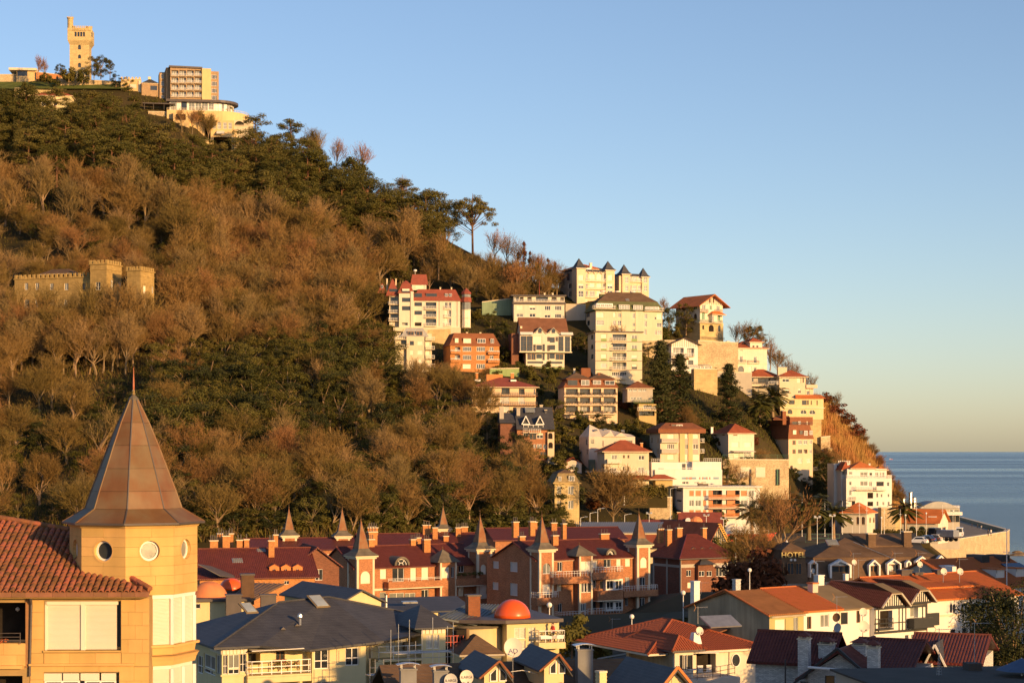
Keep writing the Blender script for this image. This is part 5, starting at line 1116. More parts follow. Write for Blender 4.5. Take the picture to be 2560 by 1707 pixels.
# ------------ the hilltop
def merlons(b,x0,x1,y0,y1,z,n,m,h=.7,parent= None ,sides='FLR'):
# battlements, each merlon a part of its own
 w_=(x1-x0)/(2*n-1)
 me=MB().box(0,w_,0,.45,0,h).mesh('merlon',m)
 def add(x,y,rz=0):
  o=link('merlon',me,b.e,(x,y,z),(0,0,rz))
 for i in range(n):add(x0+2*i*w_,y0)
 k=max(2,int(round((y1-y0)/(2*w_))))
 for i in range(k):
  yy=y0+.6+(y1-y0-.6)*i/k
  if 'L' in sides:add(x0+.45,yy,math.pi/2)
  if 'R' in sides:add(x1,yy,math.pi/2)
def lookout():
 b=Bd('lookout_tower','tall sandstone lookout tower with battlements and corner turrets on the summit','tower','H',585,660,Y=834,yaw=5)
 z= lambda v:b.f(665,v)[1]; x1=b.X(748); D=8
 b.body(0,x1,D,-6,z(378),'stone_gold',[(655,378,680,418,'ga'),(655,460,680,494,'ga'),(655,530,680,568,'ga'),(650,617,680,658,'va')],[(590,470,596,500,'g')],rev=.35)
 xa,xb=b.X(570),b.X(768); m=MB(); m.frus((0,x1,0,D),z(380),(xa,xb,-1.1,D+1.1),z(345)); b.put(m,'corbel','stone_gold')
 b.body(xa,xb,D+1.1,z(345)+.01,z(240),'stone_gold',[(626,270,644,310,'g'),(650,270,668,310,'g'),(673,270,691,310,'g'),(696,270,713,310,'g')],y0=-1.1,name='upper_storey',rev=.4)
 merlons(b,b.X(617),b.X(725),-1.1,D+1,z(240),8,'stone_gold',.9); b.band(xa+.2,xb-.2,z(262),z(254),.25,'stone_gold',-1.1)
 for i in range(9):x=lerp(b.X(622),b.X(718),i/8); b.put(MB().box(x-.2,x+.2,-1.5,-1.0,z(262),z(248)),'corbel_stone','stone_gold')
 r=(b.X(614)-b.X(565))/2; cx=b.X(590)
 b.put(MB().ring([(.3,z(375)),(r,z(330)),(r,z(165)),(r*1.12,z(163)),(r*1.12,z(153))],12,(cx,.2)),'stair_turret','stone_gold')
 for i in range(8):a=i*math.pi/4; b.put(MB().box(cx+r*math.cos(a)-.22,cx+r*math.cos(a)+.22,.2+r*math.sin(a)-.22,.2+r*math.sin(a)+.22,z(153),z(146)),'merlon','stone_gold')
 r2=(b.X(773)-b.X(726))/2; c2=b.X(750)
 b.put(MB().ring([(.2,z(368)),(r2*.5,z(350)),(r2,z(325)),(r2,z(240)),(r2*1.08,z(238)),(r2*1.08,z(228))],12,(c2,.2)),'corner_turret','stone_gold')
 for a in (-2.2,-1.3,-.5):b.put(MB().box(c2+r2*math.cos(a)-.3,c2+r2*math.cos(a)+.3,.2+r2*math.sin(a)-.08,.2+r2*math.sin(a)+.12,z(310),z(275)),'turret_window','glass')
 for i in range(8):a=i*math.pi/4+.3; b.put(MB().box(c2+r2*math.cos(a)-.2,c2+r2*math.cos(a)+.2,.2+r2*math.sin(a)-.2,.2+r2*math.sin(a)+.2,z(228),z(222)),'merlon','stone_gold')
 b.put(MB().tube((cx+.5,.3,z(150)),(cx+.5,.3,z(100)),.05,.02,4),'antenna','metal_grey')
lookout()
def hill_hotel():
 b=Bd('hotel','brown brick hotel with rows of white balconies on the hilltop','hotel','H',1430,838,Y=816,yaw=14)
 z= lambda v:b.f(1560,v)[1]; xm=b.X(1695); x1=b.X(1838); D=14
 W=[]
 for v in (615,674,733,792):
  for i in range(4):u=1438+i*64.5; W.append((u+3,v-22,u+60,v+22,'e'))
 b.body(0,xm,D,-4,z(575),'brick_tan',W); b.box(-.5,xm+.2,-.8,D,z(574),z(560),'metal_dark','flat_roof')
 for v in (637,696,755,814):
  for i in range(4):u=1438+i*64.5; b.fbalc(u,u+62,v,.9,'bars')
 b.body(xm+.02,b.X(1772),D,-4,z(572),'sand',y0=-.8,name='brick_pier'); b.body(b.X(1772)+.02,x1,D,-4,z(590),'brick_tan',[(1775,v-20,1822,v+16,'4') for v in (650,708,766,824)],name='right_wing')
 b.body(b.X(1340,6),b.X(1400,6),D,-4,z(595),'brick_tan',[(1352,v-16,1378,v+22,'w') for v in (640,700,758,818)],y0=6,name='left_wing')
 b.box(b.X(1395,3),-.02,3,D,-4,z(565),'brick_tan','left_wing')
 b.body(b.X(1190,7),b.X(1335,7),16,-6,z(690),'brick_tan',[(1262,722,1320,760,'g')],y0=7,name='linking_wing'); b.hip(b.X(1195,7),b.X(1335,7),7,16,z(688),2.5,'slate',.2,name='roof'); b.chim(b.X(1255,9),9,z(650),z(632),1.2,1,'trim')
hill_hotel()
def hill_restaurant():
 b=Bd('restaurant','round-ended terrace restaurant with white glazing under a dark flat roof','restaurant','H',1425,935,Y=806,yaw=8)
 z= lambda v:b.f(1650,v)[1]; xe=b.X(1750); r=7.5
 W=[(1430,862,1485,925,'X'),(1522,858,1570,925,'g')]+[(1585+i*55,862,1636+i*55,928,'X') for i in range(3)]
 b.body(0,xe,9,-1,z(850),'paint_white',W)
 m=MB(); k=14
 for i in range(k):
  a0,a1=-math.pi/2+i*math.pi/2/k*1.5,-math.pi/2+(i+1)*math.pi/2/k*1.5; p0=(xe+3+r*math.cos(a0),r+r*math.sin(a0)); p1=(xe+3+r*math.cos(a1),r+r*math.sin(a1))
  if i%2==0: pass
  b.put(MB().poly([(*p0,z(930)),(*p1,z(930)),(*p1,z(868)),(*p0,z(868))]),'glass_bay_panel','glass_pale' if i%3 else 'paint_white')
  b.put(MB().box(p0[0]-.1,p0[0]+.1,p0[1]-.1,p0[1]+.1,z(935),z(866)),'mullion','paint_white')
 b.body(xe+.02,xe+3,9,-1,z(852),'paint_white',[(1752,868,1795,925,'X')])
 pts=[(-1.5,-1.5),(xe+3,-1.8)]+[(xe+3+(r+2)*math.cos(a),r+(r+2)*math.sin(a)) for a in [(-math.pi/2)+i*math.pi/14 for i in range(1,12)]]+[(0,12)]
 b.put(MB().prism(pts,z(862),z(842)),'flat_roof','metal_dark')
 t=MB(); tp=[(-1,-4),(xe+6,-4.5)]+[(xe+4+13*math.cos(a),9+13.5*math.sin(a)) for a in [(-math.pi/2)+i*math.pi/12 for i in range(1,10)]]+[(-1,12)]
 t.prism(tp,-7,-.15); b.put(t,'terrace','sand')
 b.rail([(x,y,-.15) for x,y in tp[:9]],.9,'trim',step=1.0)
 b.box(b.X(1200),b.X(1470),-3,3,z(892),z(884),'metal_dark','pergola_roof')
 for u in (1215,1290,1380,1460):b.put(MB().tube((b.X(u),-2.7,z(940)),(b.X(u),-2.7,z(890)),.1,None ,5),'pergola_post','metal_dark')
hill_restaurant()
def hill_terraces():
 b=Bd('terrace_building','sandy terrace building with stairs and white lattice windows below the restaurant','building','H',1770,1090,Y=800,yaw=6)
 z= lambda v:b.f(1850,v)[1]
 b.body(0,b.X(1965),8,-3,z(1012),'sand',[(1785,1028,1815,1085,'P'),(1828,1028,1858,1085,'P'),(1875,1030,1905,1085,'P'),(1918,1032,1948,1085,'P')]); b.body(b.X(1455,1),b.X(1720,1),8,-6,z(945),'sand',[(1475,960,1560,1010,'v'),(1650,960,1715,1010,'v')],y0=1,name='stair_block')
 for i in range(9):b.box(b.X(1510+i*9),b.X(1510+i*9+9),-1.2,.9,-6,z(1050-i*5),'sand','step')
 b.body(b.X(1965)+.03,b.X(2125),9,-7,z(1005),'cream',[(1970,1018,2050,1055,'va')],y0=.5,name='arched_loggia')
 for u in (1770,1960):b.box(b.X(u),b.X(u+25),-.3,.6,-16,z(1090),'sand','buttress')
 b.rail([(b.X(1975),.3,z(1062)),(b.X(2110),.3,z(1062))],.9,'trim'); m=MB(); m.slab([(b.X(1820),-2.5,z(1130)),(b.X(1885),-2.5,z(1130)),(b.X(1885),0,z(1100)),(b.X(1820),0,z(1100))],.1); b.put(m,'awning','awning')
 b.put(MB().tube((b.X(2122),2,z(1010)),(b.X(2122),2,z(970)),.1,None ,5),'lamp_post','paint_white')
hill_terraces()
def top_wall(name,label,pts,m,Y,th=2,yaw=3,ext=8): return wall_thing(name,label,'H',pts,th,m,Y=Y,yaw=yaw,z_ext=ext)
top_wall('retaining_wall','long orange topped stone wall left of the lookout tower',((-120,630),(575,630),690),'stone',838)
top_wall('parapet_wall','orange painted parapet right of the pavilion',((305,608),(572,640),665),'terracotta_wall',836,1,3,0)
top_wall('retaining_wall','stone retaining wall under the lookout tower',((470,655),(940,690),730),'stone',826)
top_wall('retaining_wall','lower ochre garden wall below the lookout lawn',((120,745),(560,755),800),'stone_gold',822)
top_wall('retaining_wall','rough wall with bushes below the restaurant terrace',((1245,940),(1475,945),1060),'stone',803)
top_wall('retaining_wall','lowest ochre wall of the hilltop terraces',((1180,1125),(1790,1180),1260),'sand',794)
top_wall('retaining_wall','pale stone pier wall at the right end of the hilltop terraces',((1945,1160),(2150,1180),1300),'sand',792)
wb=top_wall('gate_wall','sandy battlemented gate wall left of the hilltop hotel',((1015,672),(1180,668),830),'sand',822,3); merlons(wb,0,wb.X(1180),0,3,wb.f(1100,664)[1],6,'sand',.8,sides=''); wb.box(wb.X(1165),wb.X(1185),-.5,1,-6,wb.f(1100,680)[1],'trim','pier')
wb.put(MB().box(wb.X(1085),wb.X(1145),-.08,.0,wb.f(1100,742)[1],wb.f(1100,710)[1]),'arch_panel','pale')
def pavilion():
 b=Bd('pavilion','low modern pavilion with overhanging flat roof left of the lookout tower','pavilion','H',85,660,Y=836,yaw=6)
 z= lambda v:b.f(200,v)[1]; b.body(b.X(140),b.X(305),8,-3,z(595),'sand',[(145,598,230,640,'g')]); b.box(-.4,b.X(310),-1.5,9,z(596),z(577),'trim','flat_roof')
pavilion()
def yellow_lodge():
 b=Bd('lodge','yellow lodge with red roof among the pines below the lookout','house','H',285,905,Y=800,yaw=5)
 z= lambda v:b.f(350,v)[1]; b.body(0,b.X(600),8,-4,z(805),'yellow',[(350,850,382,890,'w'),(300,850,330,890,'w'),(450,850,480,890,'w')]); b.hip(0,b.X(600),0,8,z(803),2.2,'tile_red',.6)
yellow_lodge()
m_=MB()
for i in range(12):
 for j in range(4): pass
tag(MB().poly([P(-20,222,822),P(330,222,820),P(300,204,832),P(-20,205,834)]).build('lawn','lawn'),kind='structure')
for x,y,k,h in ((110,205,'bush',5),(120,208,'bush',5),(172,205,'bush',8),(206,206,'bush',7),(235,195,'holm',10),(252,196,'holm',11),(275,197,'pine',8),(95,195,'thin',9),(112,196,'thin',7),(150,196,'holm',7),(140,215,'bush_olive',4),(60,222,'bush',4),(290,222,'holm',7),(320,235,'holm',8),(560,330,'holm',8),(575,345,'pine',14),(385,262,'bush_olive',3),(410,265,'bush_olive',3),(455,330,'thin',9),(480,335,'thin',9),(430,325,'bush_olive',4),(500,330,'bare',9),(520,350,'bare',10)):
 tree(k,P(x,y,822 if y<240 else surfY(x,y)-3),h,{'bush':'clipped dark bush','bush_olive':'small olive bush','holm':'dark evergreen','pine':'dark pine','thin':'leafless sapling','bare':'bare tree'}[k]+' among the hilltop terraces',{'bush':'clipped bushes','bush_olive':'olive bushes','holm':'evergreens','pine':'pines','thin':'saplings','bare':'bare trees'}[k]+' of the hilltop')
# ------------ the castle in the wood
def castle():
 b=Bd('castle','golden stone castle with battlemented towers standing in the bare wood','castle','C',150,960,Y=600,yaw=-20)
 z= lambda v:b.f(500,v)[1]; x1=b.X(930); D=10
 W=[(252,445,290,512,'p'),(362,445,400,512,'p'),(512,448,552,515,'p'),(662,445,705,515,'p'),(845,450,880,512,'g'),(250,615,300,700,'p'),(362,615,400,700,'p'),(520,615,560,700,'p'),(660,615,705,700,'p')]
 b.body(0,x1,D,-6,z(395),'castle_stone',W,rev=.4); b.band(0,x1,z(400),z(388),.25,'castle_stone'); b.band(0,x1,z(568),z(556),.15,'castle_stone'); merlons(b,0,x1-.3,-.05,D,z(388),17,'castle_stone',1.15,sides='L')
 b.hip(b.X(345),b.X(690),3,D-1,z(340),1.7,'slate_brown',.1)
 for (ua,ub,vt,Dp,wins,rw) in ((930,1100,250,8.6,[(985,435,1035,515,'x'),(980,620,1035,710,'x')],[(1145,410,1168,515,'p'),(1225,430,1250,515,'p'),(1170,640,1240,740,'p')]),(1310,1450,318,8.0,[],[(1478,470,1508,550,'s'),(1568,480,1585,550,'p'),(1480,650,1510,720,'s')])):
  y0=-2.2 if ua<1000 else -2.6; xa,xb=b.X(ua,y0),b.X(ub,y0); zz=b.f(ub,vt,y0)[1]
  b.body(xa,xb,y0+Dp,-7,zz,'castle_stone',wins,(),rw,y0=y0,name='tower',rev=.4); b.band(xa,xb,zz,zz+.3,.3,'castle_stone',y0,y0+Dp); b.band(xa,xb,zz-1.6,zz-1.4,.12,'castle_stone',y0,y0+Dp)
  merlons(b,xa-.25,xb+.25,y0-.25,y0+Dp,zz+.3,5,'castle_stone',1.1)
castle()
# ------------ the shore at the right
def cliff_villa():
 b=Bd('villa','tall bright white villa with orange roof and balustraded terraces above the shore','villa','J',550,690,Y=578,yaw=7)
 z= lambda v:b.f(750,v)[1]; x1=b.X(1012); D=12
 W=[(580,420,602,455,'w'),(690,415,765,462,'p'),(780,420,810,468,'p'),(855,420,930,465,'g'),(962,425,985,465,'w'),(765,530,822,590,'v'),(855,535,872,580,'w'),(900,545,915,578,'w'),(970,545,985,575,'w'),(605,615,640,665,'g'),(765,622,822,668,'v'),(858,620,875,665,'w'),(915,625,935,658,'p'),(970,622,988,660,'w'),(578,505,602,560,'pa')]
 b.body(0,x1,D,-9,z(385),'white',W,[(490,420,505,470,'w'),(490,500,505,560,'w')])
 b.body(b.X(560,1.2),b.X(960,1.2),D,z(385),z(290),'white',[(575,318,610,350,'4'),(690,322,765,370,'p'),(785,330,812,360,'g'),(842,325,875,370,'p'),(890,325,905,375,'p'),(915,325,935,375,'p')],y0=1.2,name='upper_storey')
 b.rail([(0,-.05,z(388)),(x1,-.05,z(388)),(x1,4,z(388))],1.0,'paint_white',step=.45); b.balc(b.X(632),b.X(840),z(500),1.5,'bars'); b.balc(b.X(845),b.X(945),z(505),1.3,'solid','white'); b.balc(b.X(585),b.X(640),z(608),.9,'bars','metal_dark')
 b.hip(b.X(600,1),b.X(850,1),.8,9,z(285),2.0,'tile_orange',.4); b.hip(b.X(850,2),b.X(960,2),1.4,8,z(302),1.0,'tile_orange',.4); b.hip(b.X(500,4),b.X(600,4),3,11,z(305),2.6,'tile_red',.4)
 b.skylight((b.X(720),2.2,z(262)),3.2,1.6,.45,'solar'); b.body(b.X(500,4),b.X(556,4),12,-8,z(305),'white',[(510,315,545,350,'p')],y0=4,name='left_wing')
 b.body(b.X(425,9),b.X(520,9),16,-6,z(240),'white',[(455,250,468,280,'g')],y0=9,name='rear_wing'); merlons(b,b.X(470,9),b.X(590,9),9,16,z(238),7,'white',.9,sides=''); b.box(b.X(470,9),b.X(590,9),9,9.5,z(300),z(238),'white','battlement_wall')
 for u in (605,825):b.chim(b.X(u),4,z(270),z(240),.5,.5,'white')
cliff_villa()
def red_hip_villa():
 b=Bd('villa','small white villa with red hipped roof and arched windows behind the flagpoles','villa','J',500,895,Y=556,yaw=-24)
 z= lambda v:b.f(640,v)[1]; x1=b.X(760); D=10
 b.body(0,x1,D,-4,z(742),'pale',[(555,778,600,832,'k'),(652,775,680,862,'ka'),(705,775,738,862,'ka')],(),[(785,785,800,835,'k'),(822,780,838,835,'ka'),(860,740,875,830,'k')]); b.hip(0,x1,0,D,z(740),3.0,'tile_orange',.8); b.band(0,x1,z(858),z(852),.08)
red_hip_villa()
def long_house():
 b=Bd('house','long low cream house with orange roof and arched ground floor by the car park','house','J',1065,915,Y=622,yaw=-28)
 z= lambda v:b.f(1250,v)[1]; x1=b.X(1480); D=12
 b.body(0,x1,D,-4,z(825),'pale',[(1300,785,1335,830,'k'),(1185,870,1255,912,'va'),(1280,870,1350,912,'va'),(1405,890,1440,930,'n'),(1100,785,1130,820,'k')],(),[(1520,880,1560,930,'k'),(1580,880,1600,930,'k')])
 b.gable(0,x1,0,D,z(825),3.8,'tile_orange','x',.8); b.put(MB().exx([(0,z(825)),(D,z(825)),(D/2,z(825)+3.6)],.05,x1-.05),'gable_wall','pale')
 b.box(x1*.72,x1*.92,2,5,z(800),z(770),'white','dormer'); b.chim(x1*.9,6,z(790),z(745),.6,.6,'white')
long_house()
def curved_hall():
 b=Bd('hall','low modern hall with curved pale roof and steel flues beside the sea','building','J',1080,700,Y=668,yaw=4)
 z= lambda v:b.f(1400,v)[1]
 b.body(b.X(1190),b.X(1700),12,-14,z(690),'grey_wall',[(1600,700,1690,735,'p'),(1560,765,1650,830,'g'),(1655,765,1698,830,'g')]); b.box(b.X(1540),b.X(1715),-1.5,6,z(760),z(725),'metal_grey','canopy')
 m=MB(); xs0,xs1=b.X(1280),b.X(1690); pts=[(xs0,z(690))]+[(lerp(xs0,xs1,i/12),z(692)+(z(620)-z(692))*math.sin(math.pi*i/12)) for i in range(13)]+[(xs1,z(690))]
 m.exy(pts,-.5,12); b.put(m,'curved_roof','roof_grey')
 b.body(0,b.X(1190),9,-12,z(640),'pale',[(1050,650,1090,670,'g')],y0=2,name='left_wing')
 for u,v in ((1152,580),(1225,535),(1262,590)):b.put(MB().tube((b.X(u),3,z(690)),(b.X(u),3,z(v)),.65,None ,10),'flue','steel'); b.put(MB().tube((b.X(u),3,z(v)),(b.X(u),3,z(v-6)),.85,None ,10),'flue_cap','metal_grey')
 b.rail([(b.X(1560),-.2,z(690)),(b.X(1700),-.2,z(690)),(b.X(1700),8,z(690))],.9,'paint_white')
curved_hall()
# sea wall: near arm, corner and far arm of one masonry wall, with a parapet
def sea_wall():
 e=empty('sea_wall',(147,683,0),'curving sandstone sea wall with parapet around the promenade','wall')
 pts=[(86,400),(101,480),(118,560),(136,640),(150.8,689),(200,781),(206,800),(221.5,949)]; m=MB(); c=MB()
 for (xa,ya),(xb,yb) in zip(pts,pts[1:]):
  d=Vector((xb-xa,yb-ya,0)).normalized(); n=Vector((d.y,-d.x,0)); o=Vector((147,683,0))
  def q(x,y,k,zz): return Vector((x,y,zz))+n*k-o
  for mb,k0,k1,z0,z1 in ((m,-.3,1.3,-3,9.0),(c,-.4,1.45,9.0,9.25)):
   a=[q(xa,ya,k1,z0),q(xb,yb,k1,z0),q(xb,yb,k0,z0),q(xa,ya,k0,z0)]; t=[p+Vector((0,0,z1-z0)) for p in a]; mb.poly(t)
   for i in range(4):j=(i+1)%4; mb.poly([a[i],a[j],t[j],t[i]])
 m.build('masonry','stone',e); c.build('coping','trim',e)
sea_wall()
def strip(name,m,pts,dz):
 tag(MB().poly([(x,y,ground_z(x,y)+dz if zz is None else zz) for x,y,zz in pts]).build(name,m),kind='structure')
strip('promenade','pavement',[(150,692,8.03),(200,783,8.03),(220,947,8.03),(206,947,8.03),(186,800,8.03),(132,700,8.03)],.03)
strip('car_park','asphalt',[(105,640,11.54),(134,641,11.5),(149,688,8.5),(132,702,8.06),(184,800,8.02),(160,800,8.02),(110,700,8.06)],.03)
for i,(x,y,s) in enumerate(((203,770,3.2),(206,776,2.6),(211,782,3.0),(208,790,2.2),(214,775,1.8),(216,790,2.0))):
 rg=random.Random(i); m=MB(); m.ring([(s*rg.uniform(.7,1.1),-1.5),(s,-.3),(s*.7,.5),(s*.25,.9)],7,sx=rg.uniform(1,1.5),a0=rg.random()); tag(m.build('rock','rock'),'brown rock awash at the foot of the sea wall corner','rock','rocks at the sea wall'); bpy.context.scene.collection.objects[-1].location=(x,y,0)
# ---- vehicles
def car(p,rz,paint,label,L_=4.3,W_=1.75,H_=1.45,kind='car',group= None ,name='parked_car'):
 e=empty(name,p,label,'car' if kind!='van' else 'van',rz,group); hw=W_/2
 if kind=='car':prof=[(-L_/2,.25),(L_/2,.25),(L_/2,.62),(L_/2-.2,.78),(L_*.22,.92),(-L_*.36,.95),(-L_/2+.05,.9)]; cab=[(L_*.22,.92),(L_*.05,H_),(-L_*.30,H_),(-L_*.44,.95)]
 else :prof=[(-L_/2,.3),(L_/2,.3),(L_/2,.9),(L_/2-.3,1.1),(-L_/2,1.15)]; cab=[(L_/2-.3,1.1),(L_/2-.85,H_),(-L_/2+.05,H_),(-L_/2,1.15)]
 MB().exy(prof,-hw,hw).build('body',paint,e); a=.12
 c=MB(); n=len(cab); c.v+=[(x,-hw+(a if i in (1,2) else .02),z) for i,(x,z) in enumerate(cab)]+[(x,hw-(a if i in (1,2) else .02),z) for i,(x,z) in enumerate(cab)]
 c.f+=[tuple(range(n)),tuple(range(2*n-1,n-1,-1))]+[(i+1,i,n+i,n+i+1) for i in range(n-1)]; c.build('cabin',paint,e)
 for s in (-1,1):
  (x0,z0),(x1,z1),(x2,z2),(x3,z3)=cab
  MB().poly([(lerp(x0,x1,.15)-.25,s*(hw-.03),lerp(z0,z1,.15)),(lerp(x0,x1,.85)-.2,s*(hw-a+.02),lerp(z0,z1,.85)),(lerp(x3,x2,.85)+.15,s*(hw-a+.02),lerp(z3,z2,.85)),(lerp(x3,x2,.15)+.15,s*(hw-.03),lerp(z3,z2,.15))]).build('side_window','glass',e)
 for i,j,k in ((0,1,.012),(3,2,-.012)):MB().poly([(lerp(cab[i][0],cab[j][0],.12)+k*2,-hw+.2,lerp(cab[i][1],cab[j][1],.12)+.012),(lerp(cab[i][0],cab[j][0],.12)+k*2,hw-.2,lerp(cab[i][1],cab[j][1],.12)+.012),(lerp(cab[i][0],cab[j][0],.88)+k*2,hw-.25,lerp(cab[i][1],cab[j][1],.88)+.012),(lerp(cab[i][0],cab[j][0],.88)+k*2,-hw+.25,lerp(cab[i][1],cab[j][1],.88)+.012)]).build('windscreen','glass',e)
 for sx in (-.32,.32):
  for s in (-1,1):
   w=MB().tube((sx*L_,s*(hw-.2),.32),(sx*L_,s*(hw+.01),.32),.32,None ,12).build('wheel','tyre',e); MB().tube((sx*L_,s*(hw+.012),.32),(sx*L_,s*(hw+.022),.32),.19,None ,8).build('rim','metal_grey',w)
 for s in (-1,1):MB().box(L_/2-.02,L_/2+.015,s*hw*.72-.15,s*hw*.72+.15,.58,.74).build('headlight','paint_white',e); MB().box(-L_/2-.015,-L_/2+.03,s*hw*.8-.1,s*hw*.8+.1,.65,.88).build('tail_light','paint_red',e)
 return e
def at_g(u,v,Y,Z='J'):z=ZV[Z]; p=P(z[0]+u/z[2],z[1]+v/z[2],Y); return Vector((p.x,p.y,p.z))
def gp(u,v,Z='J'):
# point of the ground seen at a view position
 z=ZV[Z]; px,py=z[0]+u/z[2],z[1]+v/z[2]; Y=300.0
 while Y<960:
  p=P(px,py,Y)
  if p.z<=ground_z(p.x,Y)+.02: break
  Y+=1.0
 return P(px,py,Y)
for u,v,rz,m,lb,k in ((1275,1050,2.6,'car_white','white estate car parked nearest the sea wall','car'),(1330,1038,2.6,'car_dark','black car parked right of the white estate','car'),(1362,1030,2.6,'car_blue','blue car parked between black and grey cars','car'),(1392,1028,2.6,'car_dark','dark grey car parked left of the white off-roader','car'),(1432,1025,2.6,'car_white','white off-road car parked beside the lorry','car'),(1700,982,1.3,'car_white','white van parked at the end of the row near the promenade','van')):
 p=gp(u,v); p.z=ground_z(p.x,p.y)+.06; car(p,rz,m,lb,4.6 if k=='car' else 5.2,1.8,1.55 if k=='car' else 2.3,k,None ,'parked_car' if k=='car' else 'parked_van')
def lorry():
 p=gp(1540,1025); p.z=ground_z(p.x,p.y)+.06; e=empty('lorry',p,'dark lorry with tall load parked in the middle of the car park','lorry',2.3)
 MB().box(1.6,3.6,-1.15,1.15,.5,3.0).build('cab','car_dark',e); MB().box(-3.6,1.5,-1.2,1.2,.8,1.1).build('flatbed','metal_dark',e); MB().box(-3.4,1.3,-1.1,1.1,1.1,2.6).build('cargo_box','metal_grey',e)
 MB().box(3.6,3.63,-1.0,1.0,1.7,2.7).build('windscreen','glass',e); [MB().box(1.9,3.2,s*1.16-.01,s*1.16+.01,1.7,2.7).build('side_window','glass',e) for s in (-1,1)]
 for x in (-2.6,-1.4,2.6):
  for s in (-1,1):MB().tube((x,s*.85,.5),(x,s*1.17,.5),.5,None ,12).build('wheel','tyre',e)
lorry()
for i in range(5):
 p=gp(1615+i*14,1015-i*3); p.z=ground_z(p.x,p.y)+.06; e=empty('motorbike',p,'dark motorbike parked in the row right of the lorry','motorbike',1.2,'motorbikes right of the lorry')
 for x in (-.65,.65):w=MB(); w.tube((x,-.06,.32),(x,.06,.32),.32,None ,12); w.build('wheel','tyre',e)
 MB().box(-.5,.45,-.14,.14,.4,.75).build('engine_block','metal_dark',e); MB().box(-.75,.1,-.15,.15,.75,.9).build('saddle','paint_dark',e); MB().frus((.05,.45,-.16,.16),.75,(.12,.4,-.1,.1),1.0).build('fuel_tank','car_red',e); MB().tube((.5,-.38,1.05),(.5,.38,1.05),.03).build('handlebar','steel',e); MB().tube((.65,0,.32),(.48,0,1.05),.045).build('fork','steel',e)
# ---- people
def person(p,rz,h,top,leg,label,pose='stand'):
 k=h/1.75; sit=pose=='sit'
 J={'pel':(0,0,.95),'sp':(0,0,1.15),'ch':(0,-.01,1.35),'nk':(0,0,1.50),'hd':(0,.02,1.60),'tp':(0,.02,1.70)}
 for s,n in ((-1,'L'),(1,'R')):
  st=.12*s
  J['sh'+n]=(.17*s,0,1.42); J['el'+n]=(.22*s,.02+st*.4,1.15); J['ha'+n]=(.21*s,.12+st*.6,.92 if not sit else 1.05); J['hp'+n]=(.09*s,0,.92)
  J['kn'+n]=(.10*s,.10+st,.50) if not sit else (.11*s,.42,.92); J['an'+n]=(.10*s,-.02+st*1.4,.09) if not sit else (.11*s,.40,.48); J['to'+n]=(.10*s,.16+st*1.4,.04) if not sit else (.11*s,.58,.44)
 rad={'pel':.14,'sp':.125,'ch':.145,'nk':.06,'hd':.10,'tp':.08,'sh':.065,'el':.045,'ha':.036,'hp':.10,'kn':.06,'an':.042,'to':.035}
 names=list(J); me=bpy.data.meshes.new('body'); E=[('pel','sp'),('sp','ch'),('ch','nk'),('nk','hd'),('hd','tp')]
 for n in 'LR':E+=[('ch','sh'+n),('sh'+n,'el'+n),('el'+n,'ha'+n),('pel','hp'+n),('hp'+n,'kn'+n),('kn'+n,'an'+n),('an'+n,'to'+n)]
 me.from_pydata([tuple(c*k for c in J[n]) for n in names],[(names.index(a),names.index(b_)) for a,b_ in E],[])
 e=empty('person',p,label,'person',rz); o=link('body',me,e); me.materials.append(M[top])
 o.modifiers.new('skin','SKIN'); o.modifiers.new('sub','SUBSURF').render_levels=1
 for i,n in enumerate(names):r=rad[n if n in rad else n[:2]]*k; me.skin_vertices[0].data[i].radius=(r,r)
 me.skin_vertices[0].data[names.index('pel')].use_root= True
 MB().ring([(.02*k,1.80*k),(.09*k,1.76*k),(.115*k,1.68*k),(.10*k,1.60*k)],10,(0,-.02*k)).build('hair','hair',e,True )
 t=MB(); t.ring([(.085*k,1.48*k),(.10*k,1.55*k),(.105*k,1.62*k),(.10*k,1.70*k)],10,(0,.03*k)); t.build('face','skin',e,True )
 if not sit:
  for s in (-1,1):st=.12*s; MB().tube((.10*s*k,(-.02+st*1.4)*k,.06*k),(.10*s*k,(.09+st*.7)*k,.5*k),.055*k,.075*k,8).tube((.10*s*k,(.09+st*.7)*k,.5*k),(.09*s*k,0,.93*k),.075*k,.11*k,8).build('trousers',leg,e,True )
 return e
for u,v,rz,t,lb in ((1825,884,.4,'cloth_dark','person in dark clothes farthest along the promenade'),(1880,893,2.8,'cloth_dark','person in a dark coat beside the sea wall'),(1920,905,2.8,'cloth_pale','person in a pale jacket walking by the sea wall'),(1990,975,.3,'cloth_dark','left one of the two people nearest the sea wall corner'),(2018,972,.3,'cloth_pale','right one of the two people nearest the sea wall corner')):
 p=gp(u,v); p.z=max(8.03,ground_z(p.x,p.y))+.02; person(p,rz,1.75,t,'cloth_dark',lb)
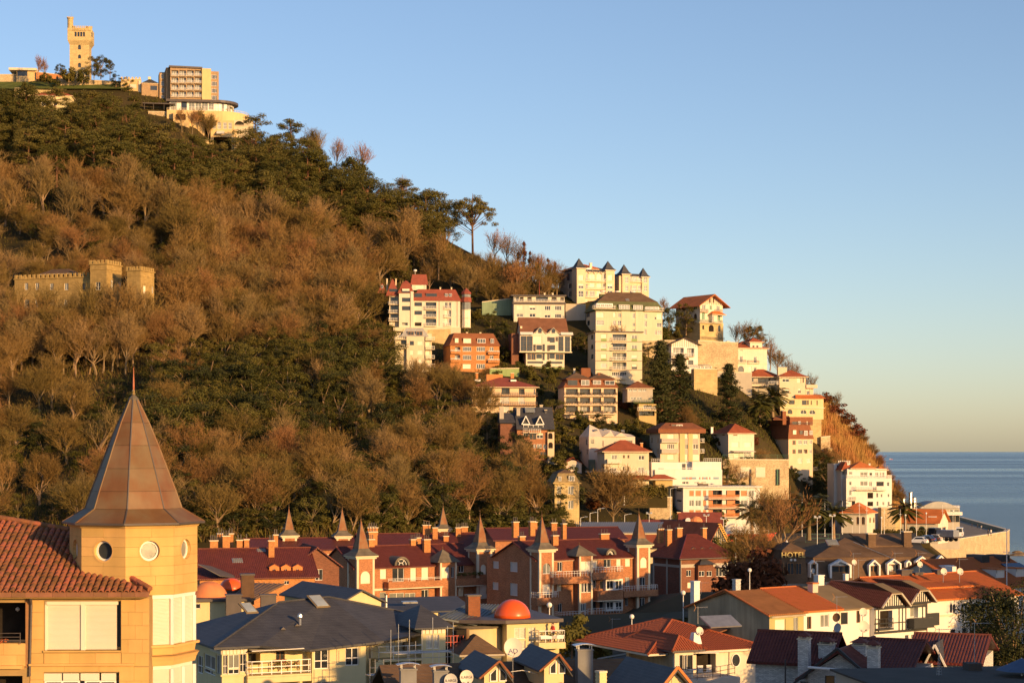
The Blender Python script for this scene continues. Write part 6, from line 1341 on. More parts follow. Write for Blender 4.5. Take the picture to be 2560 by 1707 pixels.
# ---- poles, palms, tennis court hedge
def pole(p,h,label,lamp=0,group= None ,r=.07):
 e=empty('lamp_post' if lamp else 'flagpole',p,label,'lamp post' if lamp else 'pole',0,group)
 MB().ring([(r*1.6,0),(r*1.6,.3),(r,.35),(r*.6,h)],7).build('shaft','paint_white',e)
 if lamp==1:
  for s in (-1,1):MB().box(s*.45-.22,s*.45+.22,-.25,.1,h-.05,h+.28).build('floodlight','steel',e)
  MB().box(-.6,.6,-.05,.05,h-.15,h-.05).build('crossbar','paint_white',e)
 elif lamp==2:MB().tube((0,0,h),(1.1,0,h+.25),.05,.04).build('arm','paint_white',e); MB().box(.9,1.5,-.15,.15,h+.18,h+.3).build('lantern','steel',e)
 elif lamp==3:MB().ring([(.05,h),(.2,h+.08),(.26,h+.26),(.2,h+.44),(.05,h+.52)],10).build('globe','paint_white',e,True )
 else :MB().box(-.45,.45,-.03,.03,h*.82,h*.82+.06).build('yardarm','paint_white',e); MB().ring([(.02,h),(.09,h+.08),(.02,h+.16)],6).build('finial','steel',e)
for i,(u,vt,vb,Y) in enumerate(((102,580,950,470),(333,620,980,470),(511,615,940,490),(682,600,950,500),(758,660,945,510),(935,690,940,520),(1098,700,990,520),(1262,590,975,530),(1527,655,800,600),(2177,905,1150,214))):
 p=at_g(u,vb,Y); q=at_g(u,vt,Y); p.z=min(p.z,ground_z(p.x,Y)); pole(p,q.z-p.z,('first','second','third','fourth','fifth','sixth','seventh','eighth','ninth','last')[i]+' white flagpole from the left along the shore',0)
for i,(u,vt,vb,Y,k) in enumerate(((256,780,1060,380,1),(408,765,1015,400,1),(610,820,900,540,3),(906,795,945,500,3),(1150,770,920,500,3),(1360,750,960,520,3),(1632,725,950,560,3))):
 p=at_g(u,vb,Y); q=at_g(u,vt,Y); p.z=min(p.z,ground_z(p.x,Y)); pole(p,q.z-p.z,('pair of floodlights on a white mast left of the second palm','floodlight mast between the two left palms','globe lamp before the small white villa','globe lamp right of the small white villa','globe lamp in front of the lone palm','globe lamp by the arched house','globe lamp near the hall canopy')[i],k)
for u,v,h,lb,Y in ((170,975,12.5,'palm left of the floodlight masts above the brown hotel',440),(420,985,10.5,'palm between floodlight mast and small white villa',450),(1150,925,12,'lone palm in front of the arched orange-roofed house',560)):
 p=at_g(u,v,Y); p.z=min(p.z,ground_z(p.x,Y)+1); tree('palm',p,h,lb,None ,1.15)
tree('palm',P(1880,1335,445),10,'dark palm at the right end of the modern white block',None ,1.2)
def hedge(name,label,Z,u0,u1,vt,vb,Y,th=1.5,m='leaf_dark',seed=1,cat='hedge'):
 rg=random.Random(seed); a=at_g(u0,vb,Y,Z); c=at_g(u1,vb,Y,Z); t=at_g(u0,vt,Y,Z); h=t.z-a.z; e=empty(name,a,label,cat); mb=MB(); L_=c.x-a.x
 mb_=MB().box(0,L_,0,th,-3,h*.8); mb_.build('branches','hill_soil',e)
 for _ in range(int(L_*h*9)+60):p=Vector((rg.uniform(0,L_),rg.choice((-.15,-.1,th*.5)),rg.uniform(-.3,h))); clump(mb,p,.5,.45,9,.2,rg)
 mb.build('foliage',m,e)
hedge('hedge','long dark hedge along the tennis court behind the brown hotel','U',1125,1500,945,1030,470,seed=3)
hedge('hedge','dark hedge behind the car park fence','J',760,1400,905,985,560,seed=4)
hedge('hedge','clipped hedge in front of the red hipped villa','I',440,960,725,830,456,seed=6,m='leaf')
b=Bd('garden_fence','green mesh fence of the tennis court above the hotel','fence','U',1120,1040,Y=440); b.rail([(0,0,0),(b.X(1560),0,0)],2.2,'paint_green',step=2.5,rails=3)
b=Bd('garden_fence','green fence between the hedge and the car park','fence','J',930,985,Y=566); b.rail([(0,0,0),(b.X(1440),0,0)],3.0,'paint_green',step=2.5,rails=3)
wall_thing('retaining_wall','low stone wall under the white cliff villa','J',((905,690),(1050,692),790),4,'stone',Y=574,yaw=3)
wall_thing('retaining_wall','sandy quarry wall right of the small white villa','J',((925,740),(1110,745),870),4,'sand',Y=600,yaw=-5)
e=empty('cargo_ship',P(2228,1127,9000),'distant ship on the horizon','ship'); e.location.z=0; e.scale=(.2,.2,.2)
MB().exy([(-38,0),(36,0),(44,9),(-42,9)],-8,8).build('hull','paint_red',e); MB().box(-36,-22,-7,7,9,24).build('bridge','paint_white',e); MB().box(10,16,-3,3,9,20).build('crane','paint_white',e)
# hillside road below the brown mansard block, old masonry beside it
z_=ZV['O']
def onhill(u,v,dz=.6):px,py=z_[0]+u/z_[2],z_[1]+v/z_[2]; p=P(px,py,surfY(px,py)-3); return p
tag(MB().poly([onhill(900,785),onhill(1360,735),onhill(1395,660),onhill(1120,595),onhill(1080,640),onhill(1230,690),onhill(960,725)]).build('hillside_road','asphalt'),kind='structure')
wall_thing('retaining_wall','ruined stone wall with dark opening beside the hillside road','O',((1190,300),(1320,285),440),3,'stone',yaw=14); wall_thing('retaining_wall','small pale stone outbuilding wall below the ruined wall','O',((1285,460),(1350,455),600),3,'stone_gold',yaw=14)
for u,v in ((945,700),(990,690),(1035,690),(1090,700),(1115,640)):tree('bush',onhill(u,v+8),2.6,'clipped round shrub at the bend of the hillside road','clipped shrubs at the road bend',1.5)
# ------------ the red brick terraces with spired towers
def pots(b,u,v,vt,dy,w_=.9,n=3):
# chimney by view position of its foot and head at depth dy
 x,z0=b.f(u,v,dy); z1=b.f(u,vt,dy)[1]; b.chim(x,dy,z0-1.2,z1,w_,.6,'brick_orange',n)
def spired_tower(b,ua,ub,v_bot,v_eave,v_tip,y0,Fw,Lw,D=3.3,shade= False ):
 xa,xb=b.X(ua,y0),b.X(ub,y0); uc=ua; ze=b.f(uc,v_eave,y0)[1]; zt=b.f((ua+ub)/2,v_tip,y0+D/2)[1]; D=xb-xa
 b.body(xa,xb,y0+D,b.f(uc,v_bot,y0)[1]-11,ze,'brick',Fw,Lw,y0=y0,name='tower',rev=.22)
 for x in (xa-.06,xb-.30):
  for y in (y0-.06,y0+D-.3):b.box(x,x+.36,y,y+.36,b.f(uc,v_bot,y0)[1]-11,ze,'trim','corner_pilaster')
 b.band(xa,xb,ze,ze+.28,.28,'trim',y0,y0+D); b.band(xa,xb,ze+.28,ze+.5,.5,'trim',y0,y0+D)
 cx,cy,hw=(xa+xb)/2,y0+D/2,D/2+.62; zz=ze+.5; m=MB(); q=math.sqrt(2)
 o=b.put(MB().ring([(hw*q,zz),(hw*q*.60,zz+(zt-zz)*.11),(hw*q*.42,zz+(zt-zz)*.20)],4,(cx,cy),math.pi/4),'flared_roof','lead')
 b.put(MB().ring([(hw*q*.43,zz+(zt-zz)*.20),(.04,zt)],4,(cx,cy),math.pi/4),'spire','spire_copper')
 for k in range(4):
  a=math.pi/4+k*math.pi/2; b.put(MB().tube((cx+hw*q*.44*math.cos(a),cy+hw*q*.44*math.sin(a),zz+(zt-zz)*.195),(cx,cy,zt),.05,.03,4),'hip_seam','metal_dark')
 b.put(MB().tube((cx,cy,zt-.1),(cx,cy,zt+1.0),.035,.015,4).ring([(.02,zt),(.14,zt+.14),(.02,zt+.28)],7,(cx,cy)),'finial','copper')
def barrel(b,ua,ub,v_spring,v_top,y0,depth):
# arched dormer: half-round roof over a fan window
 xa,xb=b.X(ua,y0),b.X(ub,y0); zs=b.f((ua+ub)/2,v_spring,y0)[1]; r=(xb-xa)/2; cx=(xa+xb)/2; N=10
 for rr,th,m,n,ya in ((r,.34,'lead','arched_dormer_roof',y0-.35),):
  mb=MB(); out=[(cx+rr*math.cos(math.pi*i/N),zs+rr*math.sin(math.pi*i/N)) for i in range(N+1)]; inn=[(cx+(rr-th)*math.cos(math.pi*i/N),zs+(rr-th)*math.sin(math.pi*i/N)) for i in range(N+1)]
  for i in range(N):mb.exy([out[i],out[i+1],inn[i+1],inn[i]],ya,y0+depth)
  b.put(mb,n,m)
 fr=MB(); rw=r-.36
 for i in range(N):a0,a1=math.pi*i/N,math.pi*(i+1)/N; fr.exy([(cx+rw*math.cos(a0),zs+rw*math.sin(a0)),(cx+rw*math.cos(a1),zs+rw*math.sin(a1)),(cx+(rw-.14)*math.cos(a1),zs+(rw-.14)*math.sin(a1)),(cx+(rw-.14)*math.cos(a0),zs+(rw-.14)*math.sin(a0))],y0+.02,y0+.14)
 for a in (math.pi*.3,math.pi*.7):fr.exy([(cx+.42*math.cos(a)-.05,zs+.42*math.sin(a)),(cx+.42*math.cos(a)+.05,zs+.42*math.sin(a)),(cx+rw*math.cos(a)+.05,zs+rw*math.sin(a)),(cx+rw*math.cos(a)-.05,zs+rw*math.sin(a))],y0+.03,y0+.13)
 for i in range(6):a0,a1=math.pi*i/6,math.pi*(i+1)/6; fr.exy([(cx+.42*math.cos(a0),zs+.42*math.sin(a0)),(cx+.42*math.cos(a1),zs+.42*math.sin(a1)),(cx+.33*math.cos(a1),zs+.33*math.sin(a1)),(cx+.33*math.cos(a0),zs+.33*math.sin(a0))],y0+.03,y0+.13)
 o=b.put(fr,'fan_window','paint_white'); pn=MB(); pn.poly([(cx+rw*math.cos(math.pi*i/N),y0+.1,zs+rw*math.sin(math.pi*i/N)) for i in range(N+1)]); pn.build('pane','glass',o)
 sw=MB(); [sw.exy([(cx+(rw+.02)*math.cos(math.pi*i/N),zs+(rw+.02)*math.sin(math.pi*i/N)),(cx+(rw+.02)*math.cos(math.pi*(i+1)/N),zs+(rw+.02)*math.sin(math.pi*(i+1)/N)),(cx+(r-.3)*math.cos(math.pi*(i+1)/N),zs+(r-.3)*math.sin(math.pi*(i+1)/N)),(cx+(r-.3)*math.cos(math.pi*i/N),zs+(r-.3)*math.sin(math.pi*i/N))],y0-.1,y0+.2) for i in range(N)]; b.put(sw,'arch_surround','trim')
RB=(.26,.06,.40)
def unit_a():
 b=Bd('brick_house','red brick terrace house with two spired towers and planted brick balcony','house','K',345,1200,Y=300,yaw=33)
 dF=1.0; z= lambda v,dy=0:b.f(900,v,dy)[1]; xa,xb=b.X(550),b.X(1760,dF)
 W=[(620,815,695,935,'s'),(765,800,905,965,'w'),(980,800,1050,960,'s'),(1112,790,1195,945,'s'),(1352,792,1440,925,'S'),(1460,790,1500,915,'w'),(1552,770,1615,855,'w'),(615,1090,690,1200,'q'),(730,1100,905,1200,'p'),(910,1100,1040,1200,'p'),(1110,1060,1195,1160,'w'),(1295,1055,1460,1160,'4'),(1548,1025,1612,1140,'s')]
 zb=z(1200)-12; ze=b.f(900,785,dF)[1]
 b.body(.1,xb,14,zb,ze,'brick',W,y0=dF,rev=.25)
 b.band(xa,xb,ze-.25,ze,.22,'trim',dF); b.band(xa,xb,b.f(900,1060,dF)[1],b.f(900,1035,dF)[1],.08,'trim',dF)
 ridge=b.f(900,545,6)[1]-ze
 b.gable(.1,xb+.5,dF,12,ze,max(2.2,ridge),'tile_maroon','x',.4,ribs=RB)
 b.put(MB().exx([(dF,ze),(12,ze),((dF+12)/2,ze+ridge)],.12,.3),'gable_wall','brick')
 spired_tower(b,345,548,1200,700,235,0,[(388,840,505,990,'sa')],[(165,845,300,995,'ya')])
 spired_tower(b,1775,1945,1180,615,190,dF-1.2,[(1815,760,1880,880,'sa'),(1800,1005,1885,1170,'s')],[(1600,700,1680,840,'y')])
 barrel(b,780,960,770,650,dF-.3,5)
 # pyramid-roofed bay
 x0,x1=b.X(1335,-.4),b.X(1525,-.4); zz=b.f(1430,735,-.4)[1]; b.body(x0,x1,dF+.5,zb,zz,'brick',[(1352,792,1440,925,'S'),(1462,790,1500,915,'w'),(1295,1060,1330,1160,'w')],y0=-.4,name='bay'); b.spire((x0+x1)/2,1.4,(x1-x0)/2+.7,zz,b.f(1340,580,1.4)[1]-zz,'lead',0,'bay_roof',finial=.5)
 for x in (x0-.05,x1-.25):b.box(x,x+.3,-.46,-.1,zb,zz,'trim','corner_pilaster')
 b.balc(b.X(720,-.6),b.X(1370,-.6),b.f(1000,965,-.6)[1]-.95,1.6,'solid','brick','trim',1.0,dF); zz=b.f(1000,960,-.6)[1]; b.rail([(b.X(720,-.55),-.5,zz),(b.X(1345,-.55),-.5,zz)],.5,'paint_white',step=1.2)
 o=b.balc(b.X(1530,-.7),b.X(1860,-.7),b.f(1700,1010,-.7)[1],1.6,'solid','brick','trim',1.15,dF); m=MB(); rg=random.Random(4)
 for i in range(40):clump(m,Vector((lerp(b.X(1540,-.7),b.X(1850,-.7),rg.random()),-.6+rg.uniform(-.1,.2),b.f(1700,880,-.7)[1]+rg.uniform(-.1,.35))),.25,.22,14,.1,rg)
 m.build('balcony_plants','leaf_olive',o)
 b.balc(b.X(1760,-1.5),b.X(2120,-1.5),b.f(1950,1215,-1.5)[1],1.5,'half','paint_white','brick',1.3,.2)
 for u,v,vt,dy,w_ in ((510,600,470,6.5,1.0),(525,560,380,9.5,1.6),(1005,560,470,6.5,.9),(1170,620,470,4.5,1.2),(1065,520,450,8,.9)):pots(b,u,v,vt,dy,w_)
unit_a()
def unit_b():
 b=Bd('brick_house','red brick terrace house with arched dormer, pyramid bay and graffiti at its foot','house','L',695,1320,Y=292,yaw=33)
 dF=1.0; z= lambda v,dy=0:b.f(1100,v,dy)[1]; xa,xb=b.X(865),b.X(1850,dF)
 W=[(910,725,970,835,'w'),(1325,705,1385,800,'s'),(1455,665,1540,790,'w'),(1605,675,1660,780,'s'),(1708,668,1770,778,'s'),(905,962,960,1068,'s'),(1322,940,1365,1030,'w'),(1410,945,1465,1040,'g'),(1490,945,1570,1050,'w'),(1595,942,1670,1048,'w'),(1705,905,1760,1015,'p'),(915,1210,965,1315,'w'),(1320,1185,1365,1290,'g'),(1405,1190,1465,1280,'g'),(1490,1190,1570,1290,'w'),(1595,1188,1670,1290,'w'),(1705,1150,1745,1240,'w')]
 zb=z(1320)-10; ze=b.f(1100,690,dF)[1]
 b.body(.1,xb,15,zb,ze,'brick',W,[(350,725,440,840,'y'),(150,715,220,800,'y'),(350,975,440,1120,'y'),(145,960,215,1050,'y')],y0=dF,rev=.25); b.band(xa,xb,ze-.25,ze,.22,'trim',dF)
 ridge=max(2.4,b.f(1100,480,6)[1]-ze); b.gable(.1,xb+.5,dF,13,ze,ridge,'tile_maroon','x',.4,ribs=RB); b.put(MB().exx([(dF,ze),(13,ze),((dF+13)/2,ze+ridge)],.12,.3),'gable_wall','brick')
 spired_tower(b,700,862,1320,615,190,0,[(738,740,830,865,'pa'),(735,985,830,1110,'s')],[(527,735,660,875,'ya'),(525,980,655,1120,'y')])
 spired_tower(b,1850,1995,1330,560,155,dF-1.0,[(1885,668,1965,795,'sa'),(1882,905,1945,1005,'w'),(1880,1145,1940,1255,'w')],[])
 barrel(b,1470,1590,640,560,dF-.3,5)
 x0,x1=b.X(1170,-.4),b.X(1320,-.4); zz=b.f(1240,655,-.4)[1]; b.body(x0,x1,dF+.5,zb,zz,'brick',[(1180,715,1315,840,'S'),(1125,960,1260,1085,'3'),(1180,960,1315,1085,'3'),(1110,1210,1250,1310,'4')],y0=-.4,name='bay'); b.spire((x0+x1)/2,1.4,(x1-x0)/2+.8,zz,b.f(1140,525,1.4)[1]-zz,'lead',0,'bay_roof',finial=.5)
 for x in (x0-.05,x1-.25):b.box(x,x+.3,-.46,-.1,zb,zz,'trim','corner_pilaster')
 for u0,u1,v,vr in ((860,1310,960,870),(1330,1690,925,840)):
  b.balc(b.X(u0,-.7),b.X(u1,-.7),b.f(1300,v,-.7)[1],1.6,'half','paint_white','brick',1.7,dF)
 b.balc(b.X(1390,-.8),b.X(1690,-.8),b.f(1500,1175,-.8)[1],1.7,'solid','brick','trim',1.5,dF); b.balc(b.X(1700,-.8),b.X(2100,-.8),b.f(1900,1120,-.8)[1],1.7,'half','paint_white','brick',1.5,dF); b.balc(b.X(1275,-.8),b.X(1680,-.8),b.f(1500,1400,-.8)[1],1.7,'half','paint_white','brick',1.7,dF); b.balc(b.X(660,-1.2),b.X(920,-1.2),b.f(800,1215,-1.2)[1],1.6,'half','paint_white','brick',1.7,.2); b.balc(b.X(930,-.9),b.X(1250,-.9),b.f(1100,1430,-.9)[1],1.7,'half','paint_white','brick',1.6,.3)
 # bay window of the lower floors
 for v0,v1 in ((925,1060),(1175,1300)):x0_,x1_=b.X(1480,.3),b.X(1680,.3); b.body(x0_,x1_,dF+.2,b.f(1580,v1,.3)[1],b.f(1580,v0,.3)[1],'paint_white',[(1490,v0+18,1572,v1-15,'w'),(1598,v0+18,1672,v1-15,'w')],y0=.3,name='bay_window')
 for u,v,vt,dy,w_ in ((490,520,430,8,1.0),(415,350,260,12,1.0),(880,560,420,5.5,1.0),(985,430,280,9,.7),(1460,520,400,7,1.6),(610,330,255,12,.9)):pots(b,u,v,vt,dy,w_)
 for i in range(7):x=lerp(b.X(1850),b.X(1990),i/7); b.put(MB().box(x,x+.18,dF-1.03,dF-1.0,zb+1.2+.1*(i%3),zb+1.9-.12*(i%2)),'graffiti_mark','paint_white')
unit_b()
def unit_left():
 b=Bd('brick_house','brick house with dark maroon roof and three small pointed dormers at the left','house','Y',640,720,Y=262,yaw=16)
 z= lambda v,dy=0:b.f(800,v,dy)[1]; x1=b.X(1120); zb=-16
 b.body(b.X(120,2),x1,12,zb,z(655),'brick_orange',[(860,690,900,720,'w')],y0=0); m=MB(); D=7.5; zt=b.f(400,420,D)[1]
 b.gable(b.X(90,2),x1,0,13,z(650),zt-z(650),'tile_maroon','x',.6,ribs=RB)
 for uc in (775,875,975):
  x0,xx=b.X(uc-42,1),b.X(uc+42,1); zb_,zt_=b.f(uc,632,1)[1],b.f(uc,572,1)[1]; b.body(x0,xx,4,zb_,zt_,'terracotta_wall',[(uc-18,588,uc+12,628,'xa')],y0=1,name='dormer',gable=('y',.35)); b.gable(x0,xx,1,4,zt_,.38,'tile_rib_red','y',.1,.07,'dormer_roof')
 b.skylight((b.X(460,3.5),3.6,z(650)+(zt-z(650))*.58),1.5,1.2,math.atan2(zt-z(650),6.5)); b.skylight((b.X(660,6),6.0,z(650)+(zt-z(650))*.95),1.2,.9,math.atan2(zt-z(650),6.5))
 for u,v,vt,dy,w_,n in ((255,425,350,7,1.1,4),(360,390,310,8,1.0,3),(475,410,345,7,.8,2),(535,400,340,7,.7,1),(748,500,350,4.5,.8,2),(310,330,290,10,.8,2),(400,340,290,10,.7,2),(785,400,300,8,.6,2)):pots(b,u,v,vt,dy,w_,n)
 b.body(b.X(950,5),b.X(1330,5),16,-16,b.f(1150,560,5)[1],'brick_dark',[(1125,590,1190,685,'w')],y0=5,name='shaded_gable'); b.gable(b.X(950,5),b.X(1330,5),5,16,b.f(1150,560,5)[1],2.4,'tile_maroon','y',.5,ribs=RB); b.put(MB().exy([(b.X(950,5),b.f(1150,560,5)[1]),(b.X(1330,5),b.f(1150,560,5)[1]),((b.X(950,5)+b.X(1330,5))/2,b.f(1150,560,5)[1]+2.3)],5,5.3),'gable_wall','brick_dark')  # gable in darker brick, its shade put into the colour
 xs,zs=b.f(1015,480,7); mm=MB(); r=1.3
 for i in range(8):a0,a1=math.pi*i/8,math.pi*(i+1)/8; mm.exy([(xs+r*math.cos(a0),zs-.6+r*math.sin(a0)),(xs+r*math.cos(a1),zs-.6+r*math.sin(a1)),(xs+(r-.3)*math.cos(a1),zs-.6+(r-.3)*math.sin(a1)),(xs+(r-.3)*math.cos(a0),zs-.6+(r-.3)*math.sin(a0))],6.5,11)
 b.put(mm,'arched_dormer_roof','lead'); b.put(MB().poly([(xs+(r-.3)*math.cos(math.pi*i/8),6.7,zs-.6+(r-.3)*math.sin(math.pi*i/8)) for i in range(9)]),'fan_window','glass')
 m=MB(); m.slab([(b.X(110,-1),-2.5,b.f(110,540,-1)[1]),(b.X(300,-1),-2.5,b.f(300,640,-1)[1]),(b.X(480,1),.5,b.f(480,660,1)[1]),(b.X(230,1),.5,b.f(230,560,1)[1])],.12); b.put(m,'lean_to_roof','metal_dark')
unit_left()
def back_row(label,Z,u0,u1,v_eave,v_ridge,Y,spires,stacks,yaw=28):
 b=Bd('brick_house',label,'house',Z,u0,v_eave,Y=Y,yaw=yaw); x1=b.X(u1); ridge=b.f((u0+u1)/2,v_ridge,5.5)[1]
 b.body(0,x1,11,-14,0,'brick',[(u0+(u1-u0)*t,v_eave+30,u0+(u1-u0)*t+70,v_eave+130,'s') for t in (.15,.4,.65,.85)]); b.gable(0,x1,0,11,0,ridge,'tile_maroon','x',.5,ribs=RB); b.put(MB().exx([(0,0),(11,0),(5.5,ridge)],.05,.3),'gable_wall','brick_dark')
 for ua,ub,ve,vt,dy in spires:spired_tower(b,ua,ub,v_eave,ve,vt,dy,[],[])
 for u,v,vt,dy,w_,n in stacks:pots(b,u,v,vt,dy,w_,n)
back_row('rear brick terrace with two spires behind the left brick house','Y',560,1560,430,330,330,[(850,965,325,70,4),(1310,1420,330,75,4)],[(870,330,240,6,.9,2),(1610,300,230,6,1.2,3),(1600,400,300,3,.8,3)],14)
back_row('rear brick terrace with one spire behind the planted balcony house','K',420,2000,560,400,335,[(1320,1440,370,80,6)],[(1270,500,330,3,.9,1),(1170,400,300,5,1.4,3),(1400,540,430,2,.9,3),(1545,440,330,4,.9,3),(1620,380,320,6,1.2,4),(530,420,330,5,1.8,4)],14)
back_row('rear brick terrace behind the arched dormer house','L',180,1700,470,330,332,[],[(870,400,270,4,1.0,2),(640,330,260,5,.9,2)],14)
def unit_right():
 b=Bd('brick_house','shaded brick house with maroon hipped roof and three tiny dormers beside the bare tree','house','Q',1580,1330,Y=314,yaw=30)
 z= lambda v,dy=0:b.f(1900,v,dy)[1]; x1=b.X(2190); ze=z(945)
 b.body(0,x1,8,-12,ze,'brick_dark',[(1645,1100,1705,1176,'w'),(1800,1110,1870,1176,'w'),(1895,1110,1960,1176,'w'),(2010,1060,2165,1176,'4'),(1660,1250,1720,1320,'s'),(1830,1250,1900,1320,'w')],[(1270,1060,1560,1065,'v')] if False else (),rev=.2)  # house walls in darker brick, with their shade put into the colour
 b.band(0,x1,z(1060),z(1020),.06,'grey_wall'); b.hip(0,x1,0,8,ze,b.f(1900,660,4)[1]-ze,'tile_maroon',.9,ribs=RB,eave='metal_dark')
 for y in (-.05,3.8,7.7):b.box(-.06,.02,y,y+.4,-10,ze,'grey_wall','corner_pilaster')
 b.box(-.05,.02,0,8,z(1060),z(1030),'grey_wall','side_band')
 for uc in (1730,1840,1945):
  x0,xx=b.X(uc-36,1),b.X(uc+36,1); zb_,zt_=b.f(uc,920,1)[1],b.f(uc,850,1)[1]; b.body(x0,xx,4,zb_,zt_,'brick_dark',[(uc-14,860,uc+16,912,'xa')],y0=1,name='dormer',gable=('y',.3)); b.gable(x0,xx,1,4,zt_,.35,'slate','y',.1,.07,'dormer_roof')
 x0,xx=b.X(1790,-.8),b.X(1975,-.8); b.body(x0,xx,.1,-5,b.f(1880,1030,-.8)[1],'brick_dark',[(1800,1110,1870,1176,'w'),(1895,1110,1960,1176,'w')],y0=-.8,name='bay'); b.spire((x0+xx)/2,.2,(xx-x0)/2+.2,b.f(1880,1030,-.8)[1],1.1,'slate',0,'bay_roof')
 for u,v,vt,dy,w_,n in ((1325,680,600,8,1.0,3),(1430,770,610,6,.9,2),(1555,680,590,8,1.0,1),(1860,760,590,6,.8,1)):pots(b,u,v,vt,dy,w_,n)
 m=MB(); m.frus((b.X(2005),b.X(2170),-1.3,0),z(1065),(b.X(2005),b.X(2170),-.1,0),z(1035)); b.put(m,'awning','awning')
unit_right()
# ------------ the shed and the red club house behind
def shed():
 b=Bd('shed','long shed with ribbed pale metal roof behind the brick terrace','shed','Q',380,660,Y=395,yaw=2)
 x1=b.X(1700); zt=b.f(1000,512,9)[1]; m=MB(); m.slab([(-1.2,-.4,.3),(x1-1.5,-.4,.3),(x1,9,zt),(.5,9,zt)],.15); o=b.put(m,'metal_roof','roof_grey'); k=(zt-.3)/9.4
 for i in range(58):x=lerp(-1.0,x1-1.4,i/57); b.put(MB().exx([(-.35,.32),(9,zt+.01),(9,zt+.09),(-.35,.42)],x,x+.08),'standing_seam','metal_grey')
 b.box(-.5,x1-1,0,9,-8,.1,'cream','wall'); m=MB(); m.slab([(-1,-5,-1.8),(x1-2,-5,-1.8),(x1-2,-.1,-.1),(-1,-.1,-.1)],.15); b.put(m,'lower_tile_roof','tile_red')
shed()
def club():
 b=Bd('club_house','low red-roofed club house with round clock behind the shed','building','Q',1060,600,Y=425,yaw=-8)
 x1=b.X(2060); b.box(0,x1,0,12,-8,0,'terracotta_wall','wall'); b.gable(0,x1,0,12,-.1,1.9,'tile_flat_red','x',.5); b.gable(b.X(1560),x1,-2,8,.3,3.3,'tile_flat_red','x',.3); b.box(b.X(1570),x1-.2,-1.8,8,-8,.3,'terracotta_wall','wing')
 cx,cz=b.f(1665,490,-2.4); b.put(MB().exy([(cx+.55*math.cos(a*math.pi/8),cz+.55*math.sin(a*math.pi/8)) for a in range(16)],-2.5,-1.2),'clock_face','paint_white'); b.chim(b.X(1545),3,1,b.f(1545,395,3)[1],.7,.7,'terracotta_wall')
 cx,cz=b.f(1760,510,-2); b.put(MB().ring([(1.55,cz-2.2),(1.55,cz-.2),(1.3,cz+.6),(.8,cz+1.05),(.1,cz+1.25)],14,(cx,-1)),'red_dome','dome_faded')
club()
def truss_gable():
 b=Bd('hall','tiled hall whose glazed gable carries a ladder of yellow timbers','building','Q',1950,890,Y=360,yaw=35)
 x1=b.X(2210); zt=b.f(2040,560)[1]+.6; ze=b.f(2200,860)[1]; b.body(0,x1,16,-6,ze,'glass_pale',(),y0=.4,name='glazed_wall')
 b.put(MB().exy([(0,ze),(x1,ze),(x1*.36,zt-.2)],.4,.6),'glazed_gable','glass_pale')
 m=MB(); m.slab([(x1*.36,-.4,zt),(x1*.36,16,zt),(-1.5,16,ze+.3),(-1.5,-.4,ze+.3)],.2); m.slab([(x1*.36,16,zt),(x1*.36,-.4,zt),(x1+.6,-.4,ze-.3),(x1+.6,16,ze-.3)],.2); b.put(m,'roof','tile_red')
 for dx in (0,-1.3):b.put(MB().tube((x1*.36+dx*.3,-.5,zt-.2+dx*.3),(x1+.4+dx*.6,-.5,ze-.4),.11,None ,4),'timber_rail','wood_yellow')
 for i in range(16):t=i/16; b.put(MB().box(lerp(x1*.36,x1+.4,t)-.7,lerp(x1*.36,x1+.4,t)+.05,-.55,-.45,lerp(zt-.2,ze-.4,t)-.08,lerp(zt-.2,ze-.4,t)+.05),'timber_rung','wood_yellow')
 for i in range(9):x=lerp(.2,x1-.4,i/9); b.put(MB().box(x,x+.1,.3,.4,-3,lerp(ze,zt,max(0,1-abs(x-x1*.36)/(x1*.64)))-.2),'mullion','trim')
mat('wood_yellow',(.60,.36,.10),.7,.15,3)
truss_gable()
def boat():
 e=empty('boat',P(1870,1352,418),'orange boat with white rail moored behind the glazed gable hall','boat',-.1)
 m=MB(); m.v+=[(-5,-1.2,1.5),(4,-1.2,1.6),(6.2,0,1.9),(4,1.2,1.6),(-5,1.2,1.5),(-4.6,-.8,0),(3.6,-.8,0),(5,0,.2),(3.6,.8,0),(-4.6,.8,0)]; m.f+=[(0,1,6,5),(1,2,7,6),(2,3,8,7),(3,4,9,8),(4,0,5,9),(0,1,2,3,4),(5,6,7,8,9)]; m.build('hull','paint_red',e)
 MB().box(-3.5,-.5,-.8,.8,1.5,3.0).build('cabin','paint_white',e); q=MB()
 for i in range(10):q.tube((-4.6+i*1.0,-1.1,1.5),(-4.6+i*1.0,-1.1,2.4),.04)
 q.tube((-4.6,-1.1,2.4),(4.4,-1.1,2.4),.05); q.build('rail','paint_white',e)
boat()
tree('ball',P(1530,1318,438),14,'large round leafless tree in front of the garden wall',None ,1.15)
for x,y,Y,h,k,lb in ((1905,1472,262,7.6,'bare','tall spreading bare tree left of the hotel sign'),(1880,1490,255,9,'bush_rust','russet shrub at the foot of the tree left of the hotel'),(1850,1470,275,8,'bare','smaller bare tree behind the shaded brick house'),(1950,1420,330,12,'thin','slender bare tree behind the hotel sign'),(1895,1370,360,10,'bare','bare tree below the ivy slope'),(1825,1400,350,6,'bush_olive','green bush beside the glazed gable hall'),(1790,1330,445,6,'bush','green bush below the modern white block'),(1385,1310,440,7,'bush_olive','green bush below the ornate yellow house'),(1500,1275,450,7,'bush_rust','dark hanging shrub beside the garden wall')):
 p=P(x,y,Y); tree(k,p,h,lb,None ,1.15)
